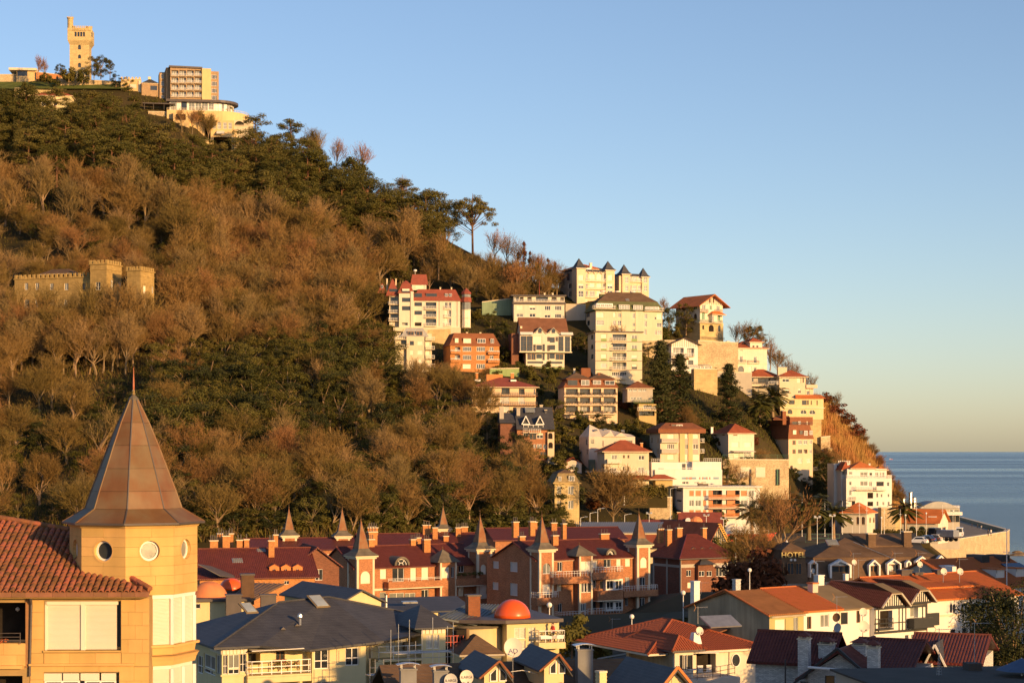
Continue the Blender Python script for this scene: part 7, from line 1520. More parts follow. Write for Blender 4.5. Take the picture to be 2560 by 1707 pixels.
for i,(u,vt,vb,Y,k) in enumerate(((350,460,520,410,2),(465,405,500,415,2),(560,355,500,420,2),(885,30,260,440,2),(890,425,510,420,2),(1190,405,515,420,1),(1450,105,480,440,2),(2100,470,650,400,1),(2250,640,1080,300,1),(1890,430,560,410,1))):
 z_=ZV['Q']; p=P(z_[0]+u/z_[2],z_[1]+vb/z_[2],Y); q=P(z_[0]+u/z_[2],z_[1]+vt/z_[2],Y); pole(p-Vector((0,0,1)),q.z-p.z+1,('curved street lamp at the left end of the shed','second street lamp behind the shed','tall street lamp in front of the round tree','street lamp above the round tree','street lamp right of the round tree','twin floodlight left of the large spire','very tall street lamp beside the modern white block','floodlight mast before the boat','white floodlight mast right of the glazed gable hall','floodlight over the club house')[i],k)
# ------------ the brown shingled hotel
def house_dormer(b,u0,u1,vb,vt,va,y0,m_side,typ,big= False ,dep=3.0):
# white-framed gabled dormer standing out from a mansard
 x0,x1=b.X(u0,y0),b.X(u1,y0); uc=(u0+u1)/2; zb,zs,za=b.f(uc,vb,y0)[1],b.f(uc,vt,y0)[1],b.f(uc,va,y0)[1]; xm=(x0+x1)/2; t=.28 if big else .2
 o=b.put(MB().exy([(x0,zb),(x0+t,zb),(x0+t,zs-.1),(xm,za-t*1.3),(x1-t,zs-.1),(x1-t,zb),(x1,zb),(x1,zs),(xm,za),(x0,zs)],y0,y0+.9),'dormer_frame','paint_white')
 MB().exy([(x0+.02,zb),(x1-.02,zb),(x1-.02,zs),(xm,za-.03),(x0+.02,zs)],y0+.9,y0+dep).build('dormer_cheek',m_side,o)
 MB().exy([(x0+t,zs-.1),(x1-t,zs-.1),(xm,za-t*1.3)],y0+.5,y0+.6).build('tympanum','paint_white',o)
 b.win(b.fmap('F',y0+.55),(x0+t,x1-t,zb,zs-.12,typ),.2)
def hotel():
 b=Bd('hotel','brown shingled hotel with white gabled dormers and HOTEL sign','hotel','J',180,1440,Y=262,yaw=9)
 z= lambda v,dy=0:b.f(900,v,dy)[1]; x1=b.X(1570); D=16; zt=b.f(900,1185,1.2)[1]
 b.body(0,x1,D,-6,z(1420),'grey_wall',name='ground_storey'); m=MB(); m.frus((-.3,x1+.3,-.3,D+.3),z(1420),(.9,x1-.5,1.2,D-1.2),zt); b.put(m,'mansard_roof','slate_brown')
 zr=b.f(560,985,8)[1]; b.hip(.9,x1-.5,1.2,D-1.2,zt+.01,zr-zt,'slate_brown',.1,eave='slate_brown')
 for a in ((385,605,1395,1265,1205,'k',1),(782,898,1395,1265,1210,'k',0),(968,1110,1360,1250,1200,'k',0),(1160,1212,1290,1240,1215,'k',0),(1258,1390,1330,1225,1175,'k',0),(1462,1568,1320,1220,1165,'k',0),(180,265,1390,1250,1215,'k',0)):house_dormer(b,a[0],a[1],a[2],a[3],a[4],-.4,'slate_brown',a[5],a[6])
 # roof lantern storey with chimneys
 x0,xx=b.X(800,5),b.X(1195,5); za,zb_=b.f(1000,1150,5)[1],b.f(1000,1065,5)[1]; b.body(x0+1,xx,11,za-1,zb_,'slate_brown',[(985,1090,1025,1140,'v'),(1055,1068,1072,1090,'v'),(1100,1068,1118,1090,'v')],y0=5,name='roof_lantern'); m=MB(); m.slab([(x0-1,4.6,zb_),(xx+.3,4.6,zb_),(xx-1,9,zb_+1.4),(x0-1.8,9,zb_+1.6)],.2); b.put(m,'lantern_roof','slate_brown')
 for u,v,vt,dy in ((800,1020,950,5),(1160,1060,930,5)):b.chim(b.X(u,dy),dy,b.f(u,v,dy)[1]-1,b.f(u,vt,dy)[1],1.1,1.1,'slate_brown')
 b.skylight((b.X(412,4),4.2,b.f(412,1045,4)[1]+.1),1.6,1.4,.5); b.put(MB().tube((b.X(620,5),5,b.f(620,1030,5)[1]),(b.X(1000,1),1.0,b.f(1000,1190,1)[1]),.06,None ,5),'roof_cable','metal_grey')
 # entrance tower with the sign
 c=Bd(None ,None ,None ,'U',760,1470,Y=256,yaw=9,parent=b); zz= lambda v,dy=0:c.f(960,v,dy)[1]; xa,xb=0,c.X(1150)
 m=MB(); m.frus((xa,xb,0,7),zz(1560),(xa+.8,xb-.3,.6,6.4),zz(1125)); c.put(m,'sign_tower','slate_brown'); c.hip(xa+.8,xb-.3,.6,6.4,zz(1125)+.01,zz(1035)-zz(1125),'slate_brown',.15,eave='slate_brown')
 c.put(MB().ring([(.05,zz(1040)),(.2,zz(1030)),(.02,zz(1005))],6,((xa+xb)/2+.2,3.5)),'finial','paint_white')
 for h in c.spec([(875,1285,965,1440,'k'),(985,1290,1065,1440,'k')],'F',.2):c.win(c.fmap('F',.05),h,.12)
 c.box(c.X(828),c.X(838),-.02,.1,zz(1440),zz(1285),'wood','door_post')
 def text(s,u0,u1,v0,v1,dy,m,ext=.05):
  cu=bpy.data.curves.new('lettering','FONT'); cu.body=s; cu.extrude=ext; cu.align_x='LEFT'; o=bpy.data.objects.new('lettering',cu); COL.objects.link(o); bpy.context.view_layer.update()
  me=bpy.data.meshes.new_from_object(o); bpy.data.objects.remove(o); xs=[v.co.x for v in me.vertices]; ys=[v.co.y for v in me.vertices]; mnx,mxx,mny,mxy=min(xs),max(xs),min(ys),max(ys)
  a0,zt_=c.f(u0,v0,dy); a1,zb2=c.f(u1,v1,dy); me.materials.append(M[m])
  for v in me.vertices:v.co=(a0+(v.co.x-mnx)/(mxx-mnx)*(a1-a0),dy+v.co.z*-1,zb2+(v.co.y-mny)/(mxy-mny)*(zt_-zb2))
  o=link('lettering',me,b.e); h_,d=c.sub; o.location=(d.dot(h_.ex),d.dot(h_.ey),d.z); o.rotation_euler=(0,0,c.yaw-h_.yaw); return o
 text('HOTEL',805,1115,1150,1215,.25,'letter_gold',.08)
 for uc in (928,978):
  x,zc=c.f(uc,1248,.2); star=MB(); star.exy([(x+(.22 if i%2==0 else .10)*math.cos(math.pi*i/8),zc+(.22 if i%2==0 else .10)*math.sin(math.pi*i/8)) for i in range(16)],.08,.2); c.put(star,'star','paint_white')
hotel()
# ------------ the near building with the octagonal copper-roofed tower
mat('sandstone',(.55,.345,.125),.9,.14,.7,None ,.35,spec=.15,rnd=.10,dirt=.10)
mat('joint',(.34,.23,.10),.95,.15,1.0,spec=.1)
def facet_frame(c,r,k,th,n=8):
# centre, outward normal and tangent of facet k of a regular prism
 a=th+math.pi/n+2*math.pi*k/n; nr=Vector((math.cos(a),math.sin(a),0)); t=Vector((-math.sin(a),math.cos(a),0)); ap=r*math.cos(math.pi/n); return Vector((c[0],c[1],0))+nr*ap,nr,t,r*math.sin(math.pi/n)
def tower_house():
 Y0=80.0; base=P(334,1707,82.7); base.z=24
 e=empty('tower_house',base,'sandstone building with octagonal copper-spired tower and clay tiled roof nearest the camera','building')
 C=P(334,1300,82.7); cx,cy=C.x-base.x,C.y-base.y; Rr=2.72; th=R(-90+4)
 def zz(py,Y=82.7): return H+(HY-py)/F*Y-base.z
 def T(v): return 1280+v/3.671
 z_eave,z_drum=zz(T(140),80.4),zz(T(765),80.2); z_low=-6.0
 MB().ring([(Rr-.26,z_drum-.5),(Rr-.26,z_eave)],8,(cx,cy),th).build('tower_core','joint',e)
 rows=7; rg=random.Random(12)
 for k in range(8):
  o,nr,t,hw=facet_frame((cx,cy),Rr,k,th)
  circ=(0.0,zz(T(352),80.6),.43) if k in (7,0,1,6) else None
  for r in range(rows):
   za,zb=lerp(z_drum,z_eave,r/rows)+.004,lerp(z_drum,z_eave,(r+1)/rows)-.004
   cuts=[-hw,-hw*.33+rg.uniform(-.1,.1),hw*.33+rg.uniform(-.1,.1),hw] if r%2 else [-hw,rg.uniform(-.12,.12),hw]
   if circ and (za<circ[1]+circ[2] and zb>circ[1]-circ[2]):cuts=[-hw,0,hw]
   for a,b_ in zip(cuts,cuts[1:]):
    zs=[za+(zb-za)*i/6 for i in range(7)]; f= lambda z:math.sqrt(max(0,circ[2]**2-(z-circ[1])**2)) if circ else 0
    L=[(a if a<-1e-6 or not circ or abs(a)>.2 else f(z),z) for z in zs]; Rg=[(b_ if b_>1e-6 and (not circ or abs(b_)>.2) or not circ else -f(z),z) for z in zs]
    if circ and len(cuts)==3 and cuts[1]==0:
     L=[(-hw,z) if a==-hw else (f(z),z) for z in zs]; Rg=[(hw,z) if b_==hw else (-f(z),z) for z in zs]
    else :L=[(a,za),(a,zb)]; Rg=[(b_,za),(b_,zb)]
    g=.004; poly=[(x+g,z) for x,z in L[::1]]; poly=[(x+g,z) for x,z in L]; ring=[(x-g,z) for x,z in Rg][::-1]
    pts=poly+ring; pts=pts[::-1]
    m=MB(); n=len(pts); pr=rg.uniform(-.004,.006)
    fo=[tuple(o+t*x+nr*pr+Vector((0,0,z))) for x,z in pts]; bo=[tuple(o+t*x*.93-nr*.24+Vector((0,0,z))) for x,z in pts]
    m.v=fo+bo; m.f=[tuple(range(n))]+[(i,(i+1)%n,n+(i+1)%n,n+i) for i in range(n)]; m.build('stone_block','sandstone',e)
  if circ:
   q=o+Vector((0,0,circ[1])); up=Vector((0,0,1)); N=20
   def ring_pts(r,d): return [tuple(q+t*r*math.cos(2*math.pi*i/N)+up*r*math.sin(2*math.pi*i/N)-nr*d) for i in range(N)]
   w=MB(); A,B_,C_=ring_pts(.43,.14),ring_pts(.345,.14),ring_pts(.345,.2); n=N; w.v=A+B_+C_
   w.f=[(i,(i+1)%N,N+(i+1)%N,N+i) for i in range(N)]+[(N+i,N+(i+1)%N,2*N+(i+1)%N,2*N+i) for i in range(N)]; wo=w.build('round_window','paint_white',e)
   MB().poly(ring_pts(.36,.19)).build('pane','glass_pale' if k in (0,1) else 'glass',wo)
   s=MB(); A,B_=ring_pts(.50,-.012),ring_pts(.43,-.012); s.v=A+B_; s.f=[(i,(i+1)%N,N+(i+1)%N,N+i) for i in range(N)]; s.build('surround','sandstone',wo)
 MB().ring([(Rr+.05,z_eave-.02),(Rr+.12,z_eave+.10),(Rr+.05,z_eave+.16)],8,(cx,cy),th).build('tower_cornice','sandstone',e)
 # copper spire: separate sheets between standing hips
 S= lambda v:zz(950+v/4.127)
 prof=[(3.03,z_eave+.17),(2.06,S(1318)),(1.80,S(1140)),(1.43,S(910)),(1.06,S(675)),(.66,S(440)),(.18,S(200))]
 sp=MB().ring([(r-.03,z) for r,z in prof],8,(cx,cy),th).build('spire','metal_dark',e)
 MB().ring([(3.05,z_eave+.10),(3.06,z_eave+.19),(2.9,z_eave+.2)],8,(cx,cy),th).build('spire_drip_edge','metal_dark',sp)
 for k in range(8):
  for j in range(len(prof)-1):
   (r0,z0),(r1,z1)=prof[j],prof[j+1]; a0,a1=th+2*math.pi*k/8,th+2*math.pi*(k+1)/8; ga=.012
   def pt(r,a,z): return Vector((cx+r*math.cos(a),cy+r*math.sin(a),z))
   A,B_,C_,D_=pt(r0,a0,z0),pt(r0,a1,z0),pt(r1,a1,z1),pt(r1,a0,z1); nn=(B_-A).cross(D_-A).normalized()
   A,B_,C_,D_=[A.lerp(D_,.008),B_.lerp(C_,.008),C_.lerp(B_,.008),D_.lerp(A,.008)]; A2,B2=A.lerp(B_,ga),B_.lerp(A,ga); D2,C2=D_.lerp(C_,ga),C_.lerp(D_,ga); ou=nn*rg.uniform(.0,.012)
   top=[p+ou for p in (A2,B2,C2,D2)]; bot=[p-nn*.03 for p in (A2,B2,C2,D2)]; m=MB(); m.v=[tuple(p) for p in top+bot]; m.f=[(0,1,2,3)]+[(i,(i+1)%4,4+(i+1)%4,4+i) for i in range(4)]; m.build('copper_sheet','copper',sp)
  h=MB(); a=th+2*math.pi*k/8
  for (r0,z0),(r1,z1) in zip(prof,prof[1:]):h.tube((cx+r0*math.cos(a),cy+r0*math.sin(a),z0),(cx+r1*math.cos(a),cy+r1*math.sin(a),z1),.038,.038,5)
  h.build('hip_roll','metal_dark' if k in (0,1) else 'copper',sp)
 zt=S(190); MB().ring([(.20,zt-.1),(.22,zt),(.06,zt+.16)],8,(cx,cy),th).build('spire_cap','lead',e)
 f=MB().ring([(.05,zt+.1),(.05,zt+.16),(.09,zt+.2),(.04,zt+.25),(.075,zt+.32),(.03,zt+.38)],10,(cx,cy)).build('finial','brass',e); MB().ring([(.035,zt+.36),(.045,zt+.55),(.008,zt+1.35)],8,(cx,cy)).build('finial_spike','finial_red',f)
 # lower drum with shuttered bay
 R2=2.60; bands=[(T(765),T(800)),(T(1240),T(1300)),(T(1330),T(1400))]
 MB().ring([(R2-.10,z_low),(R2-.10,z_drum)],8,(cx,cy),th).build('bay_core','shutter_plain',e)
 MB().ring([(R2+.02,zz(T(800),80.3)),(R2+.05,z_drum+.01)],8,(cx,cy),th).build('bay_lintel','paint_white',e)
 za,zb=zz(T(1320),80.2),zz(T(1228),80.2); MB().ring([(R2,za),(R2+.06,zb-.12),(R2+.22,zb-.10),(R2+.22,zb)],8,(cx,cy),th).build('sill_band','sandstone',e)
 za2,zb2=zz(T(1420),80.2),zz(T(1325),80.2); MB().ring([(R2+.02,za2),(R2+.08,za2+.2),(R2+.16,zb2-.08),(R2+.22,zb2-.02)],8,(cx,cy),th).build('string_course','sandstone',e); MB().ring([(R2+.2,zb2),(R2+.04,za)],8,(cx,cy),th).build('apron','sandstone',e)
 for k in (6,7,0,1,2):
  o,nr,t,hw=facet_frame((cx,cy),R2,k,th)
  for z0,z1 in ((zb+.0,zz(T(800),80.3)),(zz(1760,80.2),za2-.15)):
   for a,b_ in ((-hw+.05,-.04),(.04,hw-.05)):
    sh=MB(); n=34
    for i in range(n):
     q0,q1=lerp(z0,z1,i/n),lerp(z0,z1,(i+1)/n); dd=.06
     p=[o+t*a-nr*dd+Vector((0,0,q0)),o+t*b_-nr*dd+Vector((0,0,q0)),o+t*b_-nr*(dd-.018)+Vector((0,0,(q0+q1)/2)),o+t*a-nr*(dd-.018)+Vector((0,0,(q0+q1)/2)),o+t*b_-nr*dd+Vector((0,0,q1-.004)),o+t*a-nr*dd+Vector((0,0,q1-.004))]
     sh.poly([p[0],p[1],p[2],p[3]]); sh.poly([p[3],p[2],p[4],p[5]])
    sh.build('roller_shutter','shutter_plain',e)
   for a in (-hw,0):m=MB(); p=o+t*a; m.box(p.x-.06,p.x+.06,p.y-.06,p.y+.06,z0,z1); m.build('shutter_post','paint_white',e)
# ---- the main block left of the tower: wall plane just behind the front of the tower
 b=Bd(None ,None ,None ,'T',1370,1290,Y=79.76,yaw=1.5,parent=type('q',(),{'e':e,'o':base,'ex':Vector((1,0,0)),'ey':Vector((0,1,0)),'yaw':0.0})())
 X= lambda u:b.X(u); Zv= lambda v:b.f(800,v)[1]
 xl=X(-700); zt=Zv(775)
 wins=[(405,815,1105,1268,'v'),(395,1470,1088,1800,'v'),(-260,828,245,1200,'v'),(-260,1500,205,1800,'v')]
 sp_=b.spec(wins,'F',0); mb=MB(); mb.poly([(0,.03,Zv(1900)),(0,9,Zv(1900)),(0,9,zt),(0,.03,zt)]); b.face(mb,b.fmap('F',.03),xl,0,Zv(1900),zt,[h[:4]+('v',) for h in sp_],.5); mb.poly([(xl,.03,zt),(0,.03,zt),(0,9,zt),(xl,9,zt)]); mb.poly([(xl,.03,Zv(1900)),(xl,9,Zv(1900)),(xl,9,zt),(xl,.03,zt)]); b.put(mb,'wall','joint')
 b.box(xl,0,.04,9,-14,Zv(1900),'sandstone','lower_wall')
 # stone facing, block by block, with the joints left open
 rg2=random.Random(8)
 def facing(u0,u1,v0,v1,ch,bw):
  nv=max(1,round((v1-v0)/ch)); x0,x1=X(u0),X(u1); nb=max(1,round((x1-x0)/bw))
  for i in range(nv):
   za_,zb_=Zv(v0+(v1-v0)*(i+1)/nv)+.005,Zv(v0+(v1-v0)*i/nv)-.005; off=.5 if i%2 and nb>1 else 0
   xs=[x0]+[x0+(x1-x0)*(j+off)/nb for j in range(0 if off else 1,nb)]+[x1]
   for a,c in zip(xs,xs[1:]):
    if c-a>.05:b.put(MB().box(a+.004,c-.004,-.012-rg2.uniform(0,.007),.04,za_,zb_),'stone_block','sandstone')
 facing(278,400,790,1290,115,1.2); facing(1112,1370,790,1290,115,.6); facing(405,1110,1290,1400,110,1.1); facing(278,400,1400,1800,115,1.2); facing(1095,1365,1420,1800,115,.6); facing(278,1225,1405,1462,60,1.3); facing(278,400,1290,1400,110,1.2); facing(1115,1365,1290,1412,115,.6); facing(-700,278,1200,1410,105,1.1)
 b.box(xl,X(1240),-.02,.04,Zv(806),Zv(775),'sandstone','frieze'); b.box(X(270),X(1235),-.14,.03,Zv(1405),Zv(1385),'sandstone','string_course'); b.box(X(-700),X(215),-.2,.03,Zv(1430),Zv(1400),'sandstone','string_course'); b.box(X(400),X(1110),-.1,.1,Zv(1282),Zv(1266),'sandstone','window_sill')
 for (u0,u1,v0,v1) in ((425,738,850,1262),(778,1066,850,1262)):
  m=MB(); n=38
  for i in range(n):
   za_,zb_=Zv(lerp(v1,v0,i/n)),Zv(lerp(v1,v0,(i+1)/n)); y=.18; x0,x1=X(u0),X(u1); m.poly([(x0,y,za_),(x1,y,za_),(x1,y-.016,(za_+zb_)/2),(x0,y-.016,(za_+zb_)/2)]); m.poly([(x0,y-.016,(za_+zb_)/2),(x1,y-.016,(za_+zb_)/2),(x1,y,zb_-.003),(x0,y,zb_-.003)])
  b.put(m,'roller_shutter','shutter_plain')
 for u0,u1,v0,v1 in ((408,425,815,1265),(738,778,850,1265),(408,1080,815,850)):b.box(X(u0),X(u1),.1,.26,Zv(v1),Zv(v0),'shutter_plain','shutter_box')
 b.box(X(1066),X(1105),.3,.5,Zv(1268),Zv(815),'paint_dark','reveal_shade'); b.box(X(400),X(1110),.36,.5,Zv(1268),Zv(815),'interior','window_back')  # near-black strip puts the shade of the deep right reveal into colour
 for i,(u0,u1) in enumerate(((398,560),(575,720),(735,905),(925,1060))):b.box(X(u0),X(u1),.1,.2,Zv(1545),Zv(1478),'shutter_plain','shutter_box')
 for u0,u1 in ((400,725),(770,1060)):b.win(b.fmap('F',.0),(X(u0),X(u1),Zv(1800),Zv(1545),'w'),.3)
 # loggia at the left edge
 b.box(X(-260),X(245),1.6,1.7,Zv(1200),Zv(828),'interior','loggia_back'); b.box(X(-260),X(205),1.2,1.3,Zv(1800),Zv(1500),'interior','loggia_back')
 b.box(X(235),X(278),-.02,1.6,Zv(1420),Zv(790),'wood','loggia_post'); m=MB()
 for v in (1105,1140,1172):m.tube((X(-300),-.1,Zv(v)),(X(195),-.1,Zv(v)),.018,None ,6)
 for u in (-200,0,190):m.tube((X(u),-.1,Zv(1205)),(X(u),-.1,Zv(1100)),.018,None ,6)
 b.put(m,'loggia_railing','metal_dark'); rgf=random.Random(3); m=MB()
 for i in range(14):clump(m,Vector((lerp(X(-60),X(60),rgf.random()),-.05,Zv(1185)+rgf.uniform(-.05,.08))),.09,.07,14,.035,rgf)
 b.put(m,'flower_box','flower_orange')
 for x in (X(100),):m=MB().ring([(.01,Zv(930)),(.09,Zv(915)),(.09,Zv(900)),(.01,Zv(888))],10,(x,1.2)); b.put(m,'loggia_lamp','paint_white')
 # gutter with its segments, downpipe
 for i in range(18):u=1385-i*125; b.put(MB().box(X(u-123),X(u),-.62,-.45,Zv(768),Zv(722)),'gutter_segment','gutter')
 b.put(MB().tube((X(293),-.3,Zv(775)),(X(293),-.1,Zv(840)),.07,.05,8).tube((X(293),-.1,Zv(840)),(X(275),-.06,Zv(1500)),.05,None ,8),'downpipe','metal_dark'); b.box(xl,X(1370),-.5,.03,Zv(778),Zv(768),'sandstone','soffit')
# ---- tiled roof: each tile laid on the slope, hip to the right
 ez=Zv(724)+.02; y0=-.6; sl=.42; nrm=Vector((0,-sl,1)).normalized(); dn=Vector((0,-1,-sl)).normalized()
 def onroof(u,v):
  px,py=b.n(u,v); r=Vector(((px-CX)/F,1,(HY-py)/F)); Cc=Vector((0,0,H)); o3=b.o; n3=b.ex*0+b.ey*-sl+Vector((0,0,1)); p0=o3+b.ey*y0+Vector((0,0,ez)); t=(p0-Cc).dot(n3)/r.dot(n3); p=Cc+r*t-o3; return Vector((p.dot(b.ex),p.dot(b.ey),p.z))
 poly=[onroof(-700,735),onroof(1378,715),onroof(820,500),onroof(640,170),onroof(-700,-60)]
 rf=b.put(MB().slab([p-nrm*.01 for p in poly],.12),'roof','tile_under'); poly2=[(p.x,(p.y-y0)*math.sqrt(1+sl*sl)) for p in poly]
 tm=MB(); n=6
 for s,(rr,zo) in ((0,(.088,.0)),(.44,(.108,.014))):
  for i in range(n+1):a=math.pi*i/n; tm.v.append((rr*math.cos(a),-s,rr*math.sin(a)*.95+zo))
 for i in range(n):tm.f.append((i,i+1,n+1+i+1,n+1+i))
 for i in range(n): pass
 tm.v+=[(.085*math.cos(math.pi*i/n),-.44,.085*math.sin(math.pi*i/n)*.95+.0) for i in range(n+1)]
 for i in range(n):tm.f.append((n+1+i,n+1+i+1,2*(n+1)+i+1,2*(n+1)+i))
 tmesh=tm.mesh('tile','tile_clay'); ang=math.atan(sl); cnt=0; sp0=.262; x=poly2[1][0]-.15; far=MB(); rg3=random.Random(31); items=[]
 while x>poly2[0][0]:
  q=.36
  while q<9:
   if inpoly(x,q-.05,poly2):items.append((x,q))
   q+=.36
  x-=sp0
 items.sort(key= lambda s:-s[0])
 for i,(x,q) in enumerate(items):
  yy=y0+q/math.sqrt(1+sl*sl); zz_=ez+sl*(yy-y0); vis=i<300
  if vis:
   o=link('tile',tmesh,rf,(x+rg3.uniform(-.008,.008),yy,zz_+.01),(ang+rg3.uniform(-.012,.012),0,rg3.uniform(-.025,.025)))
  else :far.tube((x,yy,zz_+.03),(x,yy-.36*math.cos(ang),zz_+.03-.36*math.sin(ang)),.09,.105,6,False )
 if far.v:tag(far.build('roof_tiles','tile_clay',rf),kind='stuff')
 hp=[onroof(1378,712),onroof(1120,566),onroof(830,480)]
 for a,c in zip(hp,hp[1:]):
  L=(c-a).length; k=int(L/.36)
  for i in range(k):p,q=a.lerp(c,i/k),a.lerp(c,(i+1)/k+.02); b_=MB().tube(p+nrm*.05,q+nrm*.09,.13,.11,8); b_.build('hip_tile','tile_clay',rf)
 p0,p1=onroof(-700,-60),onroof(640,170); k=22
 for i in range(k):MB().tube(p0.lerp(p1,i/k)+nrm*.04,p0.lerp(p1,(i+1)/k)+nrm*.06,.14,.12,8).build('ridge_tile','tile_clay',rf)
 back=[onroof(640,170),onroof(-700,-60)]; b.put(MB().slab([back[1],back[0],back[0]+Vector((1.0,6,-2.6)),back[1]+Vector((0,6,-2.6))],.1),'rear_roof','tile_under'); b.put(MB().poly([onroof(1378,715),onroof(1378,715)+Vector((-.5,9,-.3)),back[0]+Vector((1.0,6,-2.6)),back[0],onroof(820,500)]),'side_roof','tile_under')
mat('brass',(.60,.42,.16),.35,.1,3,spec=.5,metal=.6); mat('finial_red',(.35,.09,.03),.5,.1,3,spec=.4); mat('gutter',(.22,.10,.05),.5,.2,2,spec=.4,rnd=.15); mat('tile_under',(.16,.06,.03),.9,.25,2.0); mat('shutter_plain',(.66,.61,.50),.6,.04,.6,spec=.3); mat('flower_orange',(.55,.16,.06),.8,.3,4,trans=.2)
tower_house()
# ------------ near houses along the bottom of the picture
def dish(p,r,az,label,text= None ,m='paint_white',mast=1.0,col='letter_black',frac=.5,group= None ,el=.35,lift=0):
# satellite dish on a mast; az turns it, el tilts it upward; p = foot of the mast
 e=empty('satellite_dish',p,label,'satellite dish',az,group); MB().tube((0,0,-.6),(0,0,mast),.03,None ,6).build('mast','metal_grey',e)
 c=Vector((0,-.12,mast+.02)); ax=Vector((0,-math.cos(el),math.sin(el))); u=Vector((1,0,0)); v=ax.cross(u).normalized(); N=22; mb=MB(); K=4
 if v.z<0:v=-v
 mb.v.append(tuple(c))
 for k in range(1,K+1):
  rr=r*k/K
  for i in range(N):a=2*math.pi*i/N; mb.v.append(tuple(c+u*rr*math.cos(a)+v*rr*math.sin(a)*1.06+ax*(.22*r*(k/K)**2)))
 for i in range(N):mb.f.append((0,1+(i+1)%N,1+i))
 for k in range(K-1):
  for i in range(N):j=(i+1)%N; mb.f.append((1+k*N+i,1+k*N+j,1+(k+1)*N+j,1+(k+1)*N+i))
 mb.build('reflector',m,e,True ); q=c+ax*r*.95-v*r*.75; MB().tube(c-v*r,q,.015,None ,5).build('feed_arm','metal_grey',e); MB().tube(q,q+ax*.12,.05,None ,8).build('receiver','metal_dark',e)
 if text:
  cu=bpy.data.curves.new('lettering','FONT'); cu.body=text; cu.extrude=.0; cu.align_x='CENTER'; cu.align_y='CENTER'; o=bpy.data.objects.new('t',cu); COL.objects.link(o); bpy.context.view_layer.update(); me=bpy.data.meshes.new_from_object(o); bpy.data.objects.remove(o)
  xs=[w.co.x for w in me.vertices]; W_=max(xs)-min(xs); s=2*r*frac/W_; me.materials.append(M[col]); off=-.12*r if text=='AD' else 0
  for w in me.vertices:
   x,y=w.co.x*s,w.co.y*s+off*3.2; rr=math.hypot(x,y)/r; w.co=c+u*x+v*y+ax*(.22*r*rr*rr+.02)
  link('lettering',me,e)
 return e
def aerial(p,h,label,rz=0.0,n=7,tri= False ):
 e=empty('tv_aerial',p,label,'aerial',rz); MB().tube((0,0,-.4),(0,0,h),.022,.018,6).build('mast','metal_grey',e); q=MB().tube((-.15,0,h-.1),(.95,0,h-.08),.014,None ,5)
 for i in range(n):x=-.05+i*.15; L=.28-i*.022; q.tube((x,-L,h-.1),(x,L,h-.1),.009,None ,4)
 q.build('antenna_rods','metal_grey',e); rf=MB(); [rf.tube((-.2,0,h-.1),(-.38,-.0,h-.1+s*.3),.016,None ,4) for s in (-1,1)]; rf.build('reflector','aerial_orange',e)
 if tri:
  t=MB()
  for k in range(3):a=2.1*k; t.tube((.22*math.cos(a),.22*math.sin(a),-.4),(.03*math.cos(a),.03*math.sin(a),h*.45),.014,None ,4)
  for i in range(7):z=i*h*.06; k=1-i/8; [t.tube((.2*k*math.cos(2.1*j),.2*k*math.sin(2.1*j),z),(.2*k*math.cos(2.1*(j+1)),.2*k*math.sin(2.1*(j+1)),z+h*.03),.009,None ,3) for j in range(3)]
  t.build('lattice_base','metal_grey',e)
mat('aerial_orange',(.5,.22,.06),.6,.1,3)
def capped_vent(p,w_,d_,h,label,m='vent_grey',cap='steel',rz=0):
# block chimney under a curved sheet-metal hood
 e=empty('chimney_vent',p,label,'chimney',rz); MB().box(-w_/2,w_/2,-d_/2,d_/2,-2,h).build('stack',m,e); MB().box(-w_/2-.05,w_/2+.05,-d_/2-.05,d_/2+.05,h,h+.1).build('collar',m,e)
 for sx in (-1,1):
  for sy in (-1,1):MB().box(sx*w_*.42-.03,sx*w_*.42+.03,sy*d_*.38-.03,sy*d_*.38+.03,h+.1,h+.32).build('hood_post','metal_grey',e)
 c=MB(); N=8; W2=w_*.72
 for i in range(N):x0,x1=lerp(-W2,W2,i/N),lerp(-W2,W2,(i+1)/N); z0,z1=h+.28+.14*math.cos(x0/W2*1.3),h+.28+.14*math.cos(x1/W2*1.3); c.exy([(x0,z0),(x1,z1),(x1,z1+.02),(x0,z0+.02)],-d_*.7,d_*.7)
 c.build('hood',cap,e)
mat('vent_grey',(.20,.20,.20),.9,.15,1.2)
